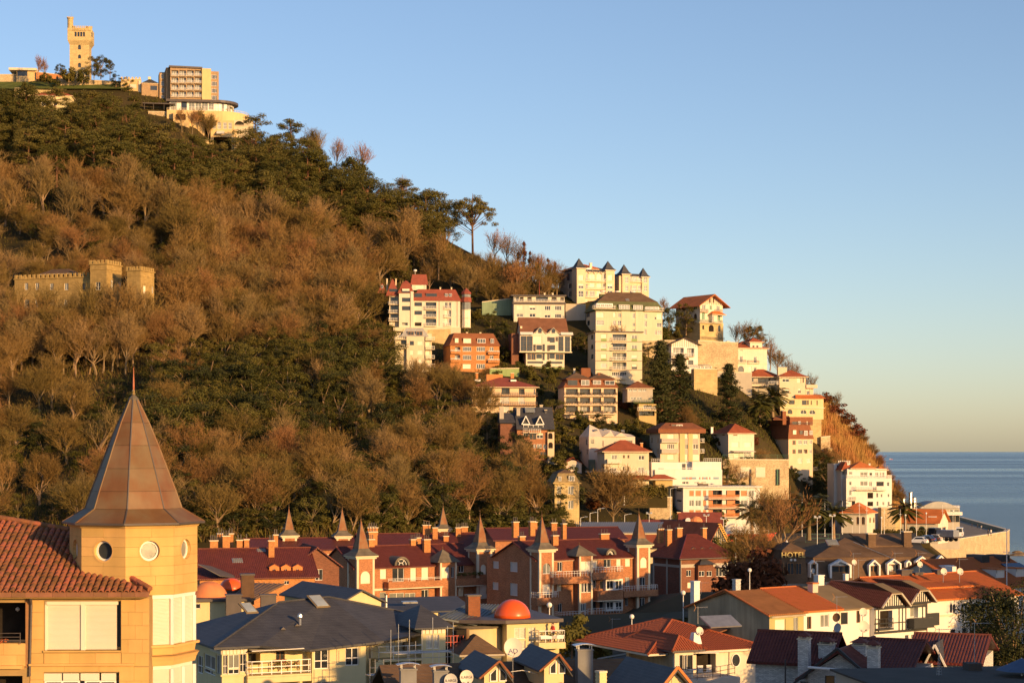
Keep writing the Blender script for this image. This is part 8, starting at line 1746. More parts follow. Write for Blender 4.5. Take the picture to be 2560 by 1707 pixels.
def yellow_house():
 b=Bd('house','pale yellow house with broad dark slate roof, glazed corner bay and white balcony','house','Y',325,1500,Y=140,yaw=24)
 z= lambda v,dy=0:b.f(800,v,dy)[1]; zc= lambda u,v,dy=0:b.f(u,v,dy)[1]
 xb=b.X(545); xr=b.X(1560); xe=b.X(1740); ze=b.f(330,1255)[1]; D=12.5; zb=-8
 # corner bay
 b.body(0,xb,D,zb,ze,'yellow',[(335,1325,375,1490,'x'),(380,1320,475,1440,'p'),(480,1315,535,1470,'x'),(380,1445,475,1490,'w')],[(112,1330,160,1485,'x'),(170,1325,268,1445,'p'),(275,1325,310,1490,'w'),(165,1450,270,1490,'w')])
 for i in range(7):x=lerp(.05,xb,i/7); b.box(x,x+(xb)/7-.06,-.05,.01,zc(400,1318),zc(400,1262),'shutter_plain','fascia_panel')
 for i in range(5):y=lerp(.05,3.2,i/5); b.put(MB().box(-.05,.01,y,y+.58,zc(400,1318),zc(400,1262)),'fascia_panel','shutter_plain')
 b.band(0,xb,zc(400,1505),zc(400,1492),.12,'yellow',0,2)
 # recessed balcony part and right part
 b.body(xb+.02,b.X(1095,1.2),D,zb,zc(800,1290,1.2),'yellow',[(550,1310,655,1410,'d'),(788,1285,865,1380,'k'),(560,1560,620,1640,'w')],y0=1.2,rev=.2)
 b.body(b.X(1098),xr,D,zb,zc(1300,1260),'yellow',[(1118,1280,1240,1445,'x'),(1385,1262,1500,1415,'x'),(1120,1555,1245,1660,'x')],y0=0)
 o=b.balc(b.X(545,-.5),b.X(1092,-.5),zc(800,1495,-.5),1.7,'none','paint_white','yellow',1,1.2); x0,x1,zz=b.X(550,-.45),b.X(1085,-.45),zc(800,1490,-.45)
 b.rail([(x0,1.0,zz),(x0,-.2,zz),(x0+.3,-.42,zz),(x1,-.42,zz),(x1,.0,zz)],1.0,'paint_white',parent=o,step=.7,rails=3,r=.03); b.box(b.X(545,-.5),b.X(1092,-.5),-.5,1.2,zc(800,1560,-.5),zz-.17,'yellow','balcony_apron')
 rg=random.Random(6); m=MB(); m2=MB()
 for i in range(16):p=Vector((lerp(b.X(770,.6),b.X(1000,.6),rg.random()),.3+rg.random()*.4,zz+rg.uniform(.35,.8))); clump(m,p,.22,.2,16,.07,rg); clump(m2,p+Vector((0,-.1,.1)),.15,.12,4,.05,rg)
 m.build('balcony_plants','leaf',o); m2.build('balcony_flowers','flower_red',o)
 for i in range(4):x=lerp(b.X(790,.9),b.X(870,.9),i/3); MB().ring([(.06,zc(830,1385,.9)),(.10,zc(830,1385,.9)+.2)],8,(x,.9)).build('flower_pot','pot',o)
 m=MB(); m.slab([(b.X(555),-.9,zc(700,1285,-.9)),(b.X(1000),-.9,zc(800,1275,-.9)),(b.X(1000),1.2,zc(800,1262)),(b.X(555),1.2,zc(700,1262))],.06); b.put(m,'awning','awning')
 # far right wing behind the scaffold
 b.view('D'); z2= lambda v,dy:b.f(400,v,dy)[1]; dW=1.6; x0,x1=xr+.02,b.X(560,dW)
 b.body(x0,x1+.4,D,zb,b.f(300,625,dW)[1],'yellow',[(190,655,285,780,'c'),(305,650,410,780,'c'),(420,640,545,760,'d'),(405,890,565,945,'g')],y0=dW)
 xs0,xs1=b.X(560,.4),b.X(815,.4); b.body(xs0,xs1,D,zb,b.f(650,535,.4)[1],'yellow',[(610,615,680,760,'c'),(690,610,745,760,'c')],y0=.4,name='bay'); zz2=b.f(650,530,.4)[1]
 for i in range(6):xx=lerp(xs0,xs1,i/6); b.box(xx,xx+(xs1-xs0)/6-.06,.34,.41,b.f(650,600,.4)[1],b.f(650,540,.4)[1],'shutter_plain','fascia_panel')
 m=MB(); m.slab([(xs0-.8,-.3,zz2),(xs1+.5,-.3,zz2),((xs0+xs1)/2,3.2,zz2+1.5)],.1); m.slab([(xs0-.8,-.3,zz2),((xs0+xs1)/2,3.2,zz2+1.5),(xs0-.8,7,zz2)],.1); m.slab([(xs1+.5,-.3,zz2),(xs1+.5,7,zz2),((xs0+xs1)/2,3.2,zz2+1.5)],.1); b.put(m,'bay_roof','slate')
 o=b.balc(b.X(110,0),xs0,b.f(300,870,0)[1],1.6,'bars','paint_white','yellow',1.0,dW); b.box(b.X(60,.2),b.X(140,.2),-.2,.9,zb,b.f(100,870,0)[1]-.2,'yellow','balcony_pier'); b.box(b.X(385,.8),b.X(480,.8),.8,1.2,b.f(430,775,.8)[1],b.f(430,690,.8)[1],'felt','storage_box')
 b.view('Y'); m=MB()
 # roof: big hip, eave follows the plan
 zt=b.f(1240,828,7)[1]; e0=ze+.05; A=Vector((-.8,-.8,e0)); xR=b.X(640,0); Bq=Vector((b.X(650,-.8),-.8,e0)); Cq=Vector((b.X(990,.2),.2,b.f(990,1240,.2)[1])); Dq=Vector((b.X(1080,-.8),-.8,b.f(1080,1280,-.8)[1])); Eq=Vector((b.X(1715,-.6),-.6,b.f(1715,1205,-.6)[1])); Fq=Vector((b.X(1730,.8),1.0,b.f(1730,1165,1.0)[1])); Gq=Vector((b.X(2180,1.0),1.0,b.f(2180,1110,1.0)[1]))
 r0=Vector((6.2,6.2,b.f(880,872,6.2)[1])); r1=Vector((b.X(1240,6.4),6.4,b.f(1240,828,6.4)[1])); r2=Vector((b.X(2100,6.4),6.4,b.f(1890,1010,6.4)[1])); K0=Vector((-.8,D+.8,e0)); K1=Vector((Gq.x,D+.8,Gq.z))
 for poly in ([A,Bq,r0],[Bq,Cq,Dq,r1,r0],[Dq,Eq,r1],[Eq,Fq,Gq,r2,r1],[K0,A,r0],[K1,K0,r0,r1,r2],[Gq,K1,r2]):
  c=poly[0]
  for i in range(1,len(poly)-1):m.slab([c,poly[i],poly[i+1]],.16)
 b.put(m,'roof','slate')
 q=MB(); [q.tube(a+Vector((0,0,.03)),c+Vector((0,0,.03)),.07,None ,6) for a,c in ((A,r0),(r0,r1),(r1,r2))]; b.put(q,'ridge_caps','slate')
 def on(u,v,poly):
  n=(poly[1]-poly[0]).cross(poly[2]-poly[0]); px,py=b.n(u,v); r=Vector(((px-CX)/F,1,(HY-py)/F)); nn=b.ex*n.x+b.ey*n.y+Vector((0,0,n.z)); p0=b.o+b.ex*poly[0].x+b.ey*poly[0].y+Vector((0,0,poly[0].z)); t=(p0-Vector((0,0,H))).dot(nn)/r.dot(nn); p=Vector((0,0,H))+r*t-b.o; return Vector((p.dot(b.ex),p.dot(b.ey),p.z)),n.normalized()
 for u,v,w_,l_ in ((550,930,.8,1.2),(1150,872,1.0,1.5)):
  p,n=on(u,v,[Bq,Dq,r1]); n=n if n.z>0 else -n; o=b.put(MB().box(-w_/2-.12,w_/2+.12,-l_/2-.12,l_/2+.12,-.02,.06),'skylight','felt'); o.location=p+n*.05; o.rotation_euler=n.to_track_quat('Z','Y').to_euler(); MB().box(-w_/2,w_/2,-l_/2,l_/2,.06,.11).build('pane','glass_sky',o)
 p,n=on(995,1070,[Bq,Dq,r1]); o=b.put(MB().tube(p,p+Vector((0,0,.55)),.1,None ,8).ring([(.1,p.z+.5),(.2,p.z+.62),(.18,p.z+.8),(.05,p.z+.92)],10,(p.x,p.y)),'roof_ventilator','steel')
 for u,v in ((845,1105),(1410,1043),(965,775+300)):p,n=on(u,v,[Bq,Dq,r1]); b.put(MB().exy([(p.x-.2,p.z),(p.x+.2,p.z),(p.x,p.z+.18)],p.y-.2,p.y+.3),'roof_vent','metal_dark')
 b.put(MB().tube((b.X(1590),-.1,zb),(b.X(1590),-.1,zc(1590,1240)),.05,None ,6).tube((b.X(1590),-.1,zc(1590,1240)),(b.X(1640),-.5,zc(1640,1228)),.05,None ,6),'downpipe','metal_dark')
mat('glass_sky',(.30,.34,.36),.1,.2,.7,None ,.02,spec=.6)
yellow_house()
def scaffold():
 b=Bd('scaffold','steel tube scaffold in front of the pale yellow house','scaffold','D',20,1060,Y=137,yaw=24); U=(20,75,165,240,320,435,500,570,680,745,835,895)
 T={20:860,75:870,165:870,240:560,320:500,435:455,500:680,570:560,680:430,745:620,835:520,895:480}
 for y in (0,1.1):
  for u in U:
   x=b.X(u,y); zt=b.f(u,T[u],y)[1]-(0 if y==0 else .8); b.put(MB().tube((x,y,-6),(x,y,zt),.026,None ,6),'upright','steel')
  for v in (1000,940,860,790):x0,x1=b.X(20 if v>900 else 165,y),b.X(895,y); zz=b.f(450,v,y)[1]; b.put(MB().tube((x0,y,zz),(x1,y,zz),.022,None ,6),'ledger','steel')
 for v in (1010,800):
  zz=b.f(450,v,.5)[1]
  for i in range(4):x0,x1=lerp(b.X(20 if v>900 else 300),b.X(895),i/4),lerp(b.X(20 if v>900 else 300),b.X(895),(i+1)/4); b.put(MB().box(x0,x1-.03,.1,1.0,zz-.05,zz),'deck_board','metal_grey')
scaffold()
def dome(b,u,v,r_px,dy,m,flat=.82):
 x,z0=b.f(u,v,dy); r=r_px*b.k; b.put(MB().ring([(r*math.cos(a*math.pi/16),z0+flat*r*math.sin(a*math.pi/16)) for a in range(9)][:-1]+[(.02,z0+flat*r)],28,(x,dy)),'dome',m,None ,True ); b.put(MB().ring([(r*1.03,z0-.25),(r*1.03,z0+.02)],28,(x,dy)),'dome_ring','metal_dark')
def dome_house():
 b=Bd('house','pale yellow flat-roofed house topped by a glossy orange dome','house','D',1458,790,Y=168,yaw=16)
 z= lambda v,dy=0:b.f(1700,v,dy)[1]; x1=b.X(2005); zt=b.f(1458,478)[1]; D=9
 b.body(0,x1,D,-8,zt,'yellow',[(1538,538,1655,655,'c'),(1688,535,1758,655,'c'),(1538,672,1655,765,'c'),(1688,672,1758,765,'c')],[(1270,470,1380,640,'v')] if False else ())
 m=MB(); m.slab([(-.3,-.7,zt+.2),(x1+.2,-.7,zt+.24),(x1+.2,D,zt+.22),(-4,D,zt+.2),(-5.2,1.5,zt+.2)],.3); b.put(m,'flat_roof','metal_dark'); dome(b,1515,432,195,1.9,'dome_orange',1.0); b.band(0,x1,zt-.1,zt+.05,.06)
 b.body(-5,-.02,D,-8,zt-.3,'yellow',y0=2.2,name='left_wing'); b.box(b.X(1940),b.X(1975),-.04,.0,b.f(1950,600)[1],b.f(1950,440)[1],'peach','wall_panel')
 # half-round stair drum with its low tiled roof
 cx=b.X(1170,2); b.put(MB().ring([(2.4,-8),(2.4,b.f(1170,545,1)[1])],20,(cx,3.2)),'stair_drum','yellow',None ,True ); b.put(MB().ring([(2.6,b.f(1170,548,1)[1]),(2.6,b.f(1170,530,1)[1]),(.2,b.f(1170,510,1)[1])],20,(cx,3.2)),'drum_roof','lead',None ,True )
 b.hip(b.X(985,-3),b.X(1400,-3),-3,1.5,b.f(1200,815,-3)[1],1.5,'slate_brown',.3,name='lower_roof'); b.body(b.X(985,-3),b.X(1400,-3),1.5,-8,b.f(1200,815,-3)[1],'yellow',y0=-3,name='lower_storey')
 o=b.balc(b.X(1795,-1.4),b.X(2075,-1.4),b.f(1900,695,-1.4)[1],1.6,'none','paint_white','yellow',1,.2); x0,xx,zz=b.X(1800,-1.3),b.X(2065,-1.3),b.f(1900,692,-1.3)[1]
 b.rail([(x0,.1,zz),(x0,-1.2,zz),(xx,-1.2,zz),(xx,.1,zz)],1.0,'paint_white',parent=o,step=.5,r=.028); b.box(b.X(1795,-1.4),b.X(2075,-1.4),-1.4,.2,b.f(1900,760,-1.4)[1],zz-.17,'yellow','balcony_apron'); MB().box(x0+.1,x0+1.6,-1.36,-1.14,zz+.3,zz+.55).build('planter','paint_white',o); MB().box(xx-1.2,xx-.1,-1.36,-1.14,zz+.3,zz+.55).build('planter','paint_white',o)
 m=MB(); rg=random.Random(9); [clump(m,Vector((lerp(x0+.1,xx-.1,rg.random()),-1.2,zz+rg.uniform(.55,.85))),.15,.15,10,.06,rg) for _ in range(20)]; m.build('balcony_plants','leaf_olive',o)
 wx=b.o+b.ex*b.X(1940,-.7)+b.ey*-.7; person(Vector((wx.x,wx.y,b.o.z+zz)),2.4,1.62,'cloth_red','cloth_dark','person in a red top standing on the balcony of the orange-domed house')
 # seamed metal roof and dark flue beside the dome
 mm=MB(); q=[Vector((b.X(720,2),1.0,b.f(720,435,1)[1])),Vector((b.X(1110,2),1.0,b.f(1110,500,1)[1])),Vector((b.X(1370,9),9,b.f(1370,300,9)[1])),Vector((b.X(1060,9),9,b.f(1060,290,9)[1]))]; mm.slab(q,.15); b.put(mm,'metal_roof','metal_teal')
 for i in range(11):a,c=q[0].lerp(q[1],i/10),q[3].lerp(q[2],i/10); b.put(MB().tube(a+Vector((0,0,.04)),c+Vector((0,0,.04)),.07,None ,4),'standing_seam','metal_teal')
 b.chim(b.X(1100,4),4,b.f(1100,420,4)[1]-1,b.f(1100,205,4)[1],1.1,1.1,'roof_brown',0,'metal_dark'); b.put(MB().tube((b.X(1055,-1),-.6,-8),(b.X(1055,-1),-.6,b.f(1055,545,-.6)[1]),.18,None ,10),'copper_flue','copper')
 b.body(b.X(770,1),b.X(1040,1),6,-8,b.f(900,560,1)[1],'interior',y0=1.0,name='shaded_porch'); b.rail([(b.X(770,.2),.2,b.f(900,780,.2)[1]),(b.X(1000,.2),.2,b.f(900,780,.2)[1])],1.3,'paint_red',step=.28,rails=2); MB().ring([(.14,b.f(930,770,.1)[1]),(.22,b.f(930,770,.1)[1]+.45)],10,(b.X(930,.1),.0)).build('flower_pot','pot',b.e)  # near-black block holds the shade of the porch in its colour
 globe=b.o+b.ex*b.X(1905,10)+b.ey*10; pole(Vector((globe.x,globe.y,b.o.z-6)),b.f(1905,330,10)[1]+6,'globe street lamp behind the orange-domed house',3)
mat('metal_teal',(.085,.10,.11),.5,.25,1.2,spec=.4)
dome_house()
def left_domes():
 b=Bd('house','house with a faded pink dome and a smaller orange dome behind the near tower','house','Y',60,900,Y=178,yaw=12)
 dome(b,215,855,165,3,'dome_faded',1.0); dome(b,405,770,110,7,'dome_orange',1.0); z=b.f(300,865)[1]
 b.body(-4,b.X(560),10,-8,z,'yellow',[(60,885,140,930,'w')]); b.box(-4.3,b.X(575),-.4,10,z,z+.25,'metal_dark','flat_roof')
 m=MB(); q=[Vector((b.X(400),.3,b.f(400,850)[1])),Vector((b.X(560,.3),.3,b.f(560,870)[1])),Vector((b.X(860,8),8,b.f(860,715,8)[1])),Vector((b.X(560,8),8,b.f(560,705,8)[1]))]; m.slab(q,.15); b.put(m,'metal_roof','roof_brownmetal')
 for i in range(8):a,c=q[0].lerp(q[1],i/7),q[3].lerp(q[2],i/7); b.put(MB().tube(a+Vector((0,0,.04)),c+Vector((0,0,.04)),.06,None ,4),'standing_seam','roof_brownmetal')
 b.chim(b.X(543,2),2,b.f(543,800,2)[1]-1,b.f(543,640,2)[1],1.2,1.2,'wood_dark',0,'metal_dark')
 for u in (425,722):b.chim(b.X(u,-2),-2,-6,b.f(u,815,-2)[1],1.4,.9,'metal_dark',0,'metal_dark')
mat('roof_brownmetal',(.16,.10,.06),.6,.2,1.2,spec=.3); mat('wood_dark',(.10,.055,.03),.8,.2,2)
left_domes()
def slate_gables():
 b=Bd('house','slate-roofed house with pale yellow gable between the domes and the brick terrace','house','Y',1345,860,Y=190,yaw=30)
 z= lambda v,dy=0:b.f(1500,v,dy)[1]; x1=b.X(1690); za=b.f(1485,760)[1]; ze=b.f(1345,860)[1]
 b.body(0,x1,14,-9,ze-.2,'yellow',gable=('y',za-ze)); b.gable(0,x1,0,14,ze-.2,za-ze,'slate','y',.45)
 c=Bd('house','dark slate roof with two small skylights in front of the brick terrace','house','D',175,385,Y=196,yaw=18); x1=c.X(1080); zr=c.f(600,225,7)[1]
 c.body(0,x1,13,-9,0,'yellow'); c.gable(0,x1,0,13,0,zr,'slate','x',.4); ang=math.atan2(zr,6.5)
 for u in (395,465):c.skylight((c.X(u,1.2),1.0,.95),.9,.7,ang)
 c.put(MB().tube((c.X(190,-1),-1,-6),(c.X(190,-1),-1,c.f(190,195,-1)[1]),.14,None ,10),'steel_flue','steel'); c.put(MB().ring([(.2,c.f(190,195,-1)[1]),(.2,c.f(190,185,-1)[1])],10,(c.X(190,-1),-1)),'flue_cap','metal_dark')
slate_gables()
def dormer_roof_house():
 b=Bd('house','nearest slate roof with two yellow gabled dormers at the bottom','house','D',1000,1240,Y=118,yaw=14)
 z= lambda v,dy=0:b.f(1500,v,dy)[1]; x0,x1=b.X(300),b.X(3050); sl=.45; zr=b.f(1900,880,6)[1]
 m=MB(); m.slab([(x0,-3,zr-9*sl*1.0),(x1,-3,zr-9*sl),(x1,6,zr),(x0,6,zr)],.2); m.slab([(x1,15,zr-9*sl),(x0,15,zr-9*sl),(x0,6,zr),(x1,6,zr)],.2); b.put(m,'roof','slate_brown'); b.body(x0+.5,x1-.5,13,-8,zr-7*sl,'yellow',y0=-1.5)
 for u0,u1,va,vb,ur in ((1215,1515,880,1110,690),(1845,2130,810,1030,1340)):
  y0=0.0; xa,xb=b.X(u0+5,y0),b.X(u1-75,y0); uc=(u0+u1)/2; zb=b.f(uc,vb,y0)[1]; za=b.f(uc,va,y0)[1]; xm=b.X(u0+(u1-u0)*.5,y0); zs=zb+(za-zb)*.42
  b.put(MB().exy([(xa,zb-.8),(xb,zb-.8),(xb,zs),(xm,za-.15),(xa,zs)],y0,y0+5),'dormer','yellow'); b.gable(xa,xb,y0,y0+6,zs,za-.12-zs,'slate','y',.45,.12,'dormer_roof',off=xm-(xa+xb)/2)
  # two-leaf window with slanted heads
  for s in (-1,1):
   wd=(xb-xa)*.40; p=[(xm+s*.06,zb+.05),(xm+s*wd,zb+.05),(xm+s*wd,zb+(za-zb)*.40),(xm+s*.06,zb+(za-zb)*.68)]
   o=b.put(MB().exy(p if s>0 else p[::-1],y0-.07,y0+.05),'window','paint_white'); q=[(xm+s*.13,zb+.12),(xm+s*(wd-.07),zb+.12),(xm+s*(wd-.07),zb+(za-zb)*.38),(xm+s*.13,zb+(za-zb)*.62)]; MB().exy(q if s>0 else q[::-1],y0-.08,y0-.05).build('pane','glass',o)
  for s,xx in ((-1,xa-.4),(1,xb+.4)):b.put(MB().tube((xx,y0-.42,zs-.25),(xm,y0-.42,za+.02),.09,None ,4),'barge_board','roof_brown')
 foot= lambda u,v,dy:b.o+b.ex*b.X(u,dy)+b.ey*dy+Vector((0,0,b.f(u,v,dy)[1]))
 dish(foot(1520,1010,1.5),100*b.k*1.0,.15,'large white dish with AD lettering on the slate roof','AD','dish_pale',1.55*1.0,'letter_blue',.5,el=.25)
 dish(foot(862,1240,-1),70*b.k,.25,'left of the two ILARGI lettered dishes at the bottom edge','ILARGI','dish_grey',foot(862,1095,-1).z-foot(862,1240,-1).z,'letter_black',.8,el=.15)
 dish(foot(1028,1180,-1),72*b.k,.25,'right of the two ILARGI lettered dishes at the bottom edge','ILARGI','dish_pale',foot(1028,1060,-1).z-foot(1028,1180,-1).z,'letter_black',.8,el=.15)
 capped_vent(foot(420,1090,-1),165*b.k,.6,foot(420,980,-1).z-foot(420,1090,-1).z,'dark grey chimney with curved hood left at the bottom',rz=.2); capped_vent(foot(760,1110,-.5),150*b.k,.6,foot(760,1000,-.5).z-foot(760,1110,-.5).z,'dark grey chimney with curved hood behind the lettered dishes',rz=.2); capped_vent(foot(2270,900,3),170*b.k,.7,foot(2270,775,3).z-foot(2270,900,3).z,'dark grey chimney with curved hood right of the slate dormers',rz=.2)
 b.put(MB().tube((b.X(1500,1),1,b.f(1500,1000,1)[1]),(b.X(1620,1),1,b.f(1620,985,1)[1]),.02,None ,5).tube((b.X(1620,1),1,b.f(1620,985,1)[1]),(b.X(1830,1.5),1.5,b.f(1830,1030,1.5)[1]),.02,None ,5),'roof_cable','paint_white')
mat('dish_pale',(.62,.56,.47),.55,.05,2); mat('dish_grey',(.42,.42,.41),.55,.05,2)
dormer_roof_house()
def second_slate():
# more roofs at the bottom, right of the dormers
 b=Bd('house','dark slate gable with white barge boards at the bottom centre','house','M',380,1300,Y=112,yaw=20); xa,xb=0,b.X(710); za=b.f(515,1165)[1]; ze=b.f(385,1330)[1]; zz=ze-.4
 b.body(xa,xb,6,-8,zz,'yellow',gable=('y',za-zz-.25)); b.gable(xa,xb,0,6.5,zz,za-zz-.2,'slate','y',.5); b.win(b.fmap('F',-.1),(lerp(xa,xb,.42),lerp(xa,xb,.7),zz-.6,zz+.6,'q'),.15)
 for s,xx in ((0,xa-.5),(1,xb+.5)):b.put(MB().tube((xx,-.5,zz-.35),((xa+xb)/2,-.5,za+.08),.11,None ,4),'barge_board','wood_orange')
second_slate()
# ------------ houses at the lower right
RT=(.23,.075,.38)
def red_tile_house():
 b=Bd('house','cream house with red tiled hipped roofs, porthole and two white chairs on its terrace','house','M',552,1290,Y=160,yaw=27)
 zc= lambda u,v,dy=0:b.f(u,v,dy)[1]; ze=zc(560,975); xw=b.X(755); xr=b.X(1440,1.6); D=11
 b.body(0,xw,8,-6,ze,'pale',[(605,1030,640,1200,'g'),(645,1030,685,1200,'w'),(690,1030,748,1200,'g')],[(315,1025,450,1145,'v')],name='wall'); b.box(-.02,.0,.3,7.5,-6,ze-.2,'render_old','pebbledash')
 b.body(xw+.02,xr,D,-6,zc(1150,965,1.6),'pale',[(788,1010,1000,1275,'v')],y0=1.6,rev=1.2)
 # porthole
 x,z=b.f(1213,1085,1.6); r=62*b.k; N=24; o=b.put(MB().exy([(x+r*1.1*math.cos(2*math.pi*i/N)*.9,z+r*1.25*math.sin(2*math.pi*i/N)) for i in range(N)],1.5,1.7),'porthole','paint_white'); MB().exy([(x+r*.9*math.cos(2*math.pi*i/N)*.9,z+r*1.08*math.sin(2*math.pi*i/N)) for i in range(N)],1.48,1.52).build('pane','glass',o)
 b.hip(0,xw+.4,0,8,ze,zc(480,800,3)-ze,'tile_red',.55,ribs=RT,eave='metal_dark',name='lower_roof'); b.hip(xw-3.2,xr+.4,1.6,D+3,zc(1150,962,1.6),zc(855,645,6)-zc(1150,962,1.6),'tile_red',.6,ribs=RT,eave='pale',name='upper_roof')
 m=MB(); m.slab([(b.X(770),.3,zc(780,1000,.3)),(b.X(1035,.3),.3,zc(1030,1000,.3)),(b.X(1035,1.6),1.6,zc(1030,985,1.6)),(b.X(770,1.6),1.6,zc(780,985,1.6))],.08); b.put(m,'awning','awning')
 x,z=b.f(775,905,1.0); b.put(MB().frus((x-.42,x+.42,.6,1.4),z,(x-.25,x+.25,.75,1.25),zc(775,785,1.0)),'chimney','paint_white')
 p,q=b.f(1040,665,6),None ; o=b.put(MB().box(-1.6,1.6,-1.0,1.0,0,.12),'roof_sheet','metal_grey'); o.location=(b.X(1010,5.2),4.6,zc(1010,672,4.6)); o.rotation_euler=(.42,0,0)
 # terrace with railing and the two chairs
 zt=zc(800,1275,-1); b.box(b.X(620,-2),b.X(1250,-2),-2.2,1.55,-6,zt,'render_pale','terrace'); b.rail([(b.X(620,-2),-2.1,zt),(b.X(960,-2),-2.1,zt),(b.X(1250,-1),-.4,zt)],.9,'metal_dark',step=1.2,rails=3,r=.02)
 foot= lambda x,y:b.o+b.ex*x+b.ey*y+Vector((0,0,zt+.01))
 for i,(u,rz,lb) in enumerate(((820,.3,'left white plastic chair on the terrace of the red tiled house'),(908,.5,'right white plastic chair on the terrace of the red tiled house'))):
  e=empty('garden_chair',foot(b.X(u,-1),-1.0),lb,'chair',b.yaw+rz+2.6)
  MB().box(-.24,.24,-.24,.24,.40,.44).build('seat','paint_white',e); bk=MB(); [bk.box(-.23+i_*.095,-.23+i_*.095+.06,.22,.26,.44,1.0) for i_ in range(5)]; bk.box(-.24,.24,.215,.265,.95,1.02); bk.build('backrest','paint_white',e)
  for sx in (-.22,.22):
   for sy in (-.22,.22):MB().tube((sx*1.1,sy*1.1,0),(sx,sy,.42),.02,None ,6).build('leg','paint_white',e)
   MB().box(sx-.03,sx+.03,-.24,.24,.62,.65).build('armrest','paint_white',e)
 e=empty('garden_table',foot(b.X(735,-1),-1.1),'small white table with plants at the left end of the terrace','table'); MB().ring([(.4,.68),(.4,.72)],14).build('tabletop','paint_white',e); MB().tube((0,0,0),(0,0,.68),.04).build('leg','paint_white',e)
 b.put(MB().tube((b.X(1150,1.5),1.5,-5),(b.X(1150,1.5),1.5,zc(1150,1000,1.5)),.05,None ,6),'downpipe','pale')
 w=b.o+b.ex*b.X(815,.8)+b.ey*.8; dish(Vector((w.x,w.y,b.o.z+zc(815,900,.8))),.34,.35,'round dish beside the white chimney of the red tiled house',None ,'dish_pale',zc(815,770,.8)-zc(815,900,.8))
red_tile_house()
TG=dict(Y=188,yaw=36)
def row_frame(name,label,M_u,M_v): return Bd(name,label,'house','M',M_u,M_v,**TG)
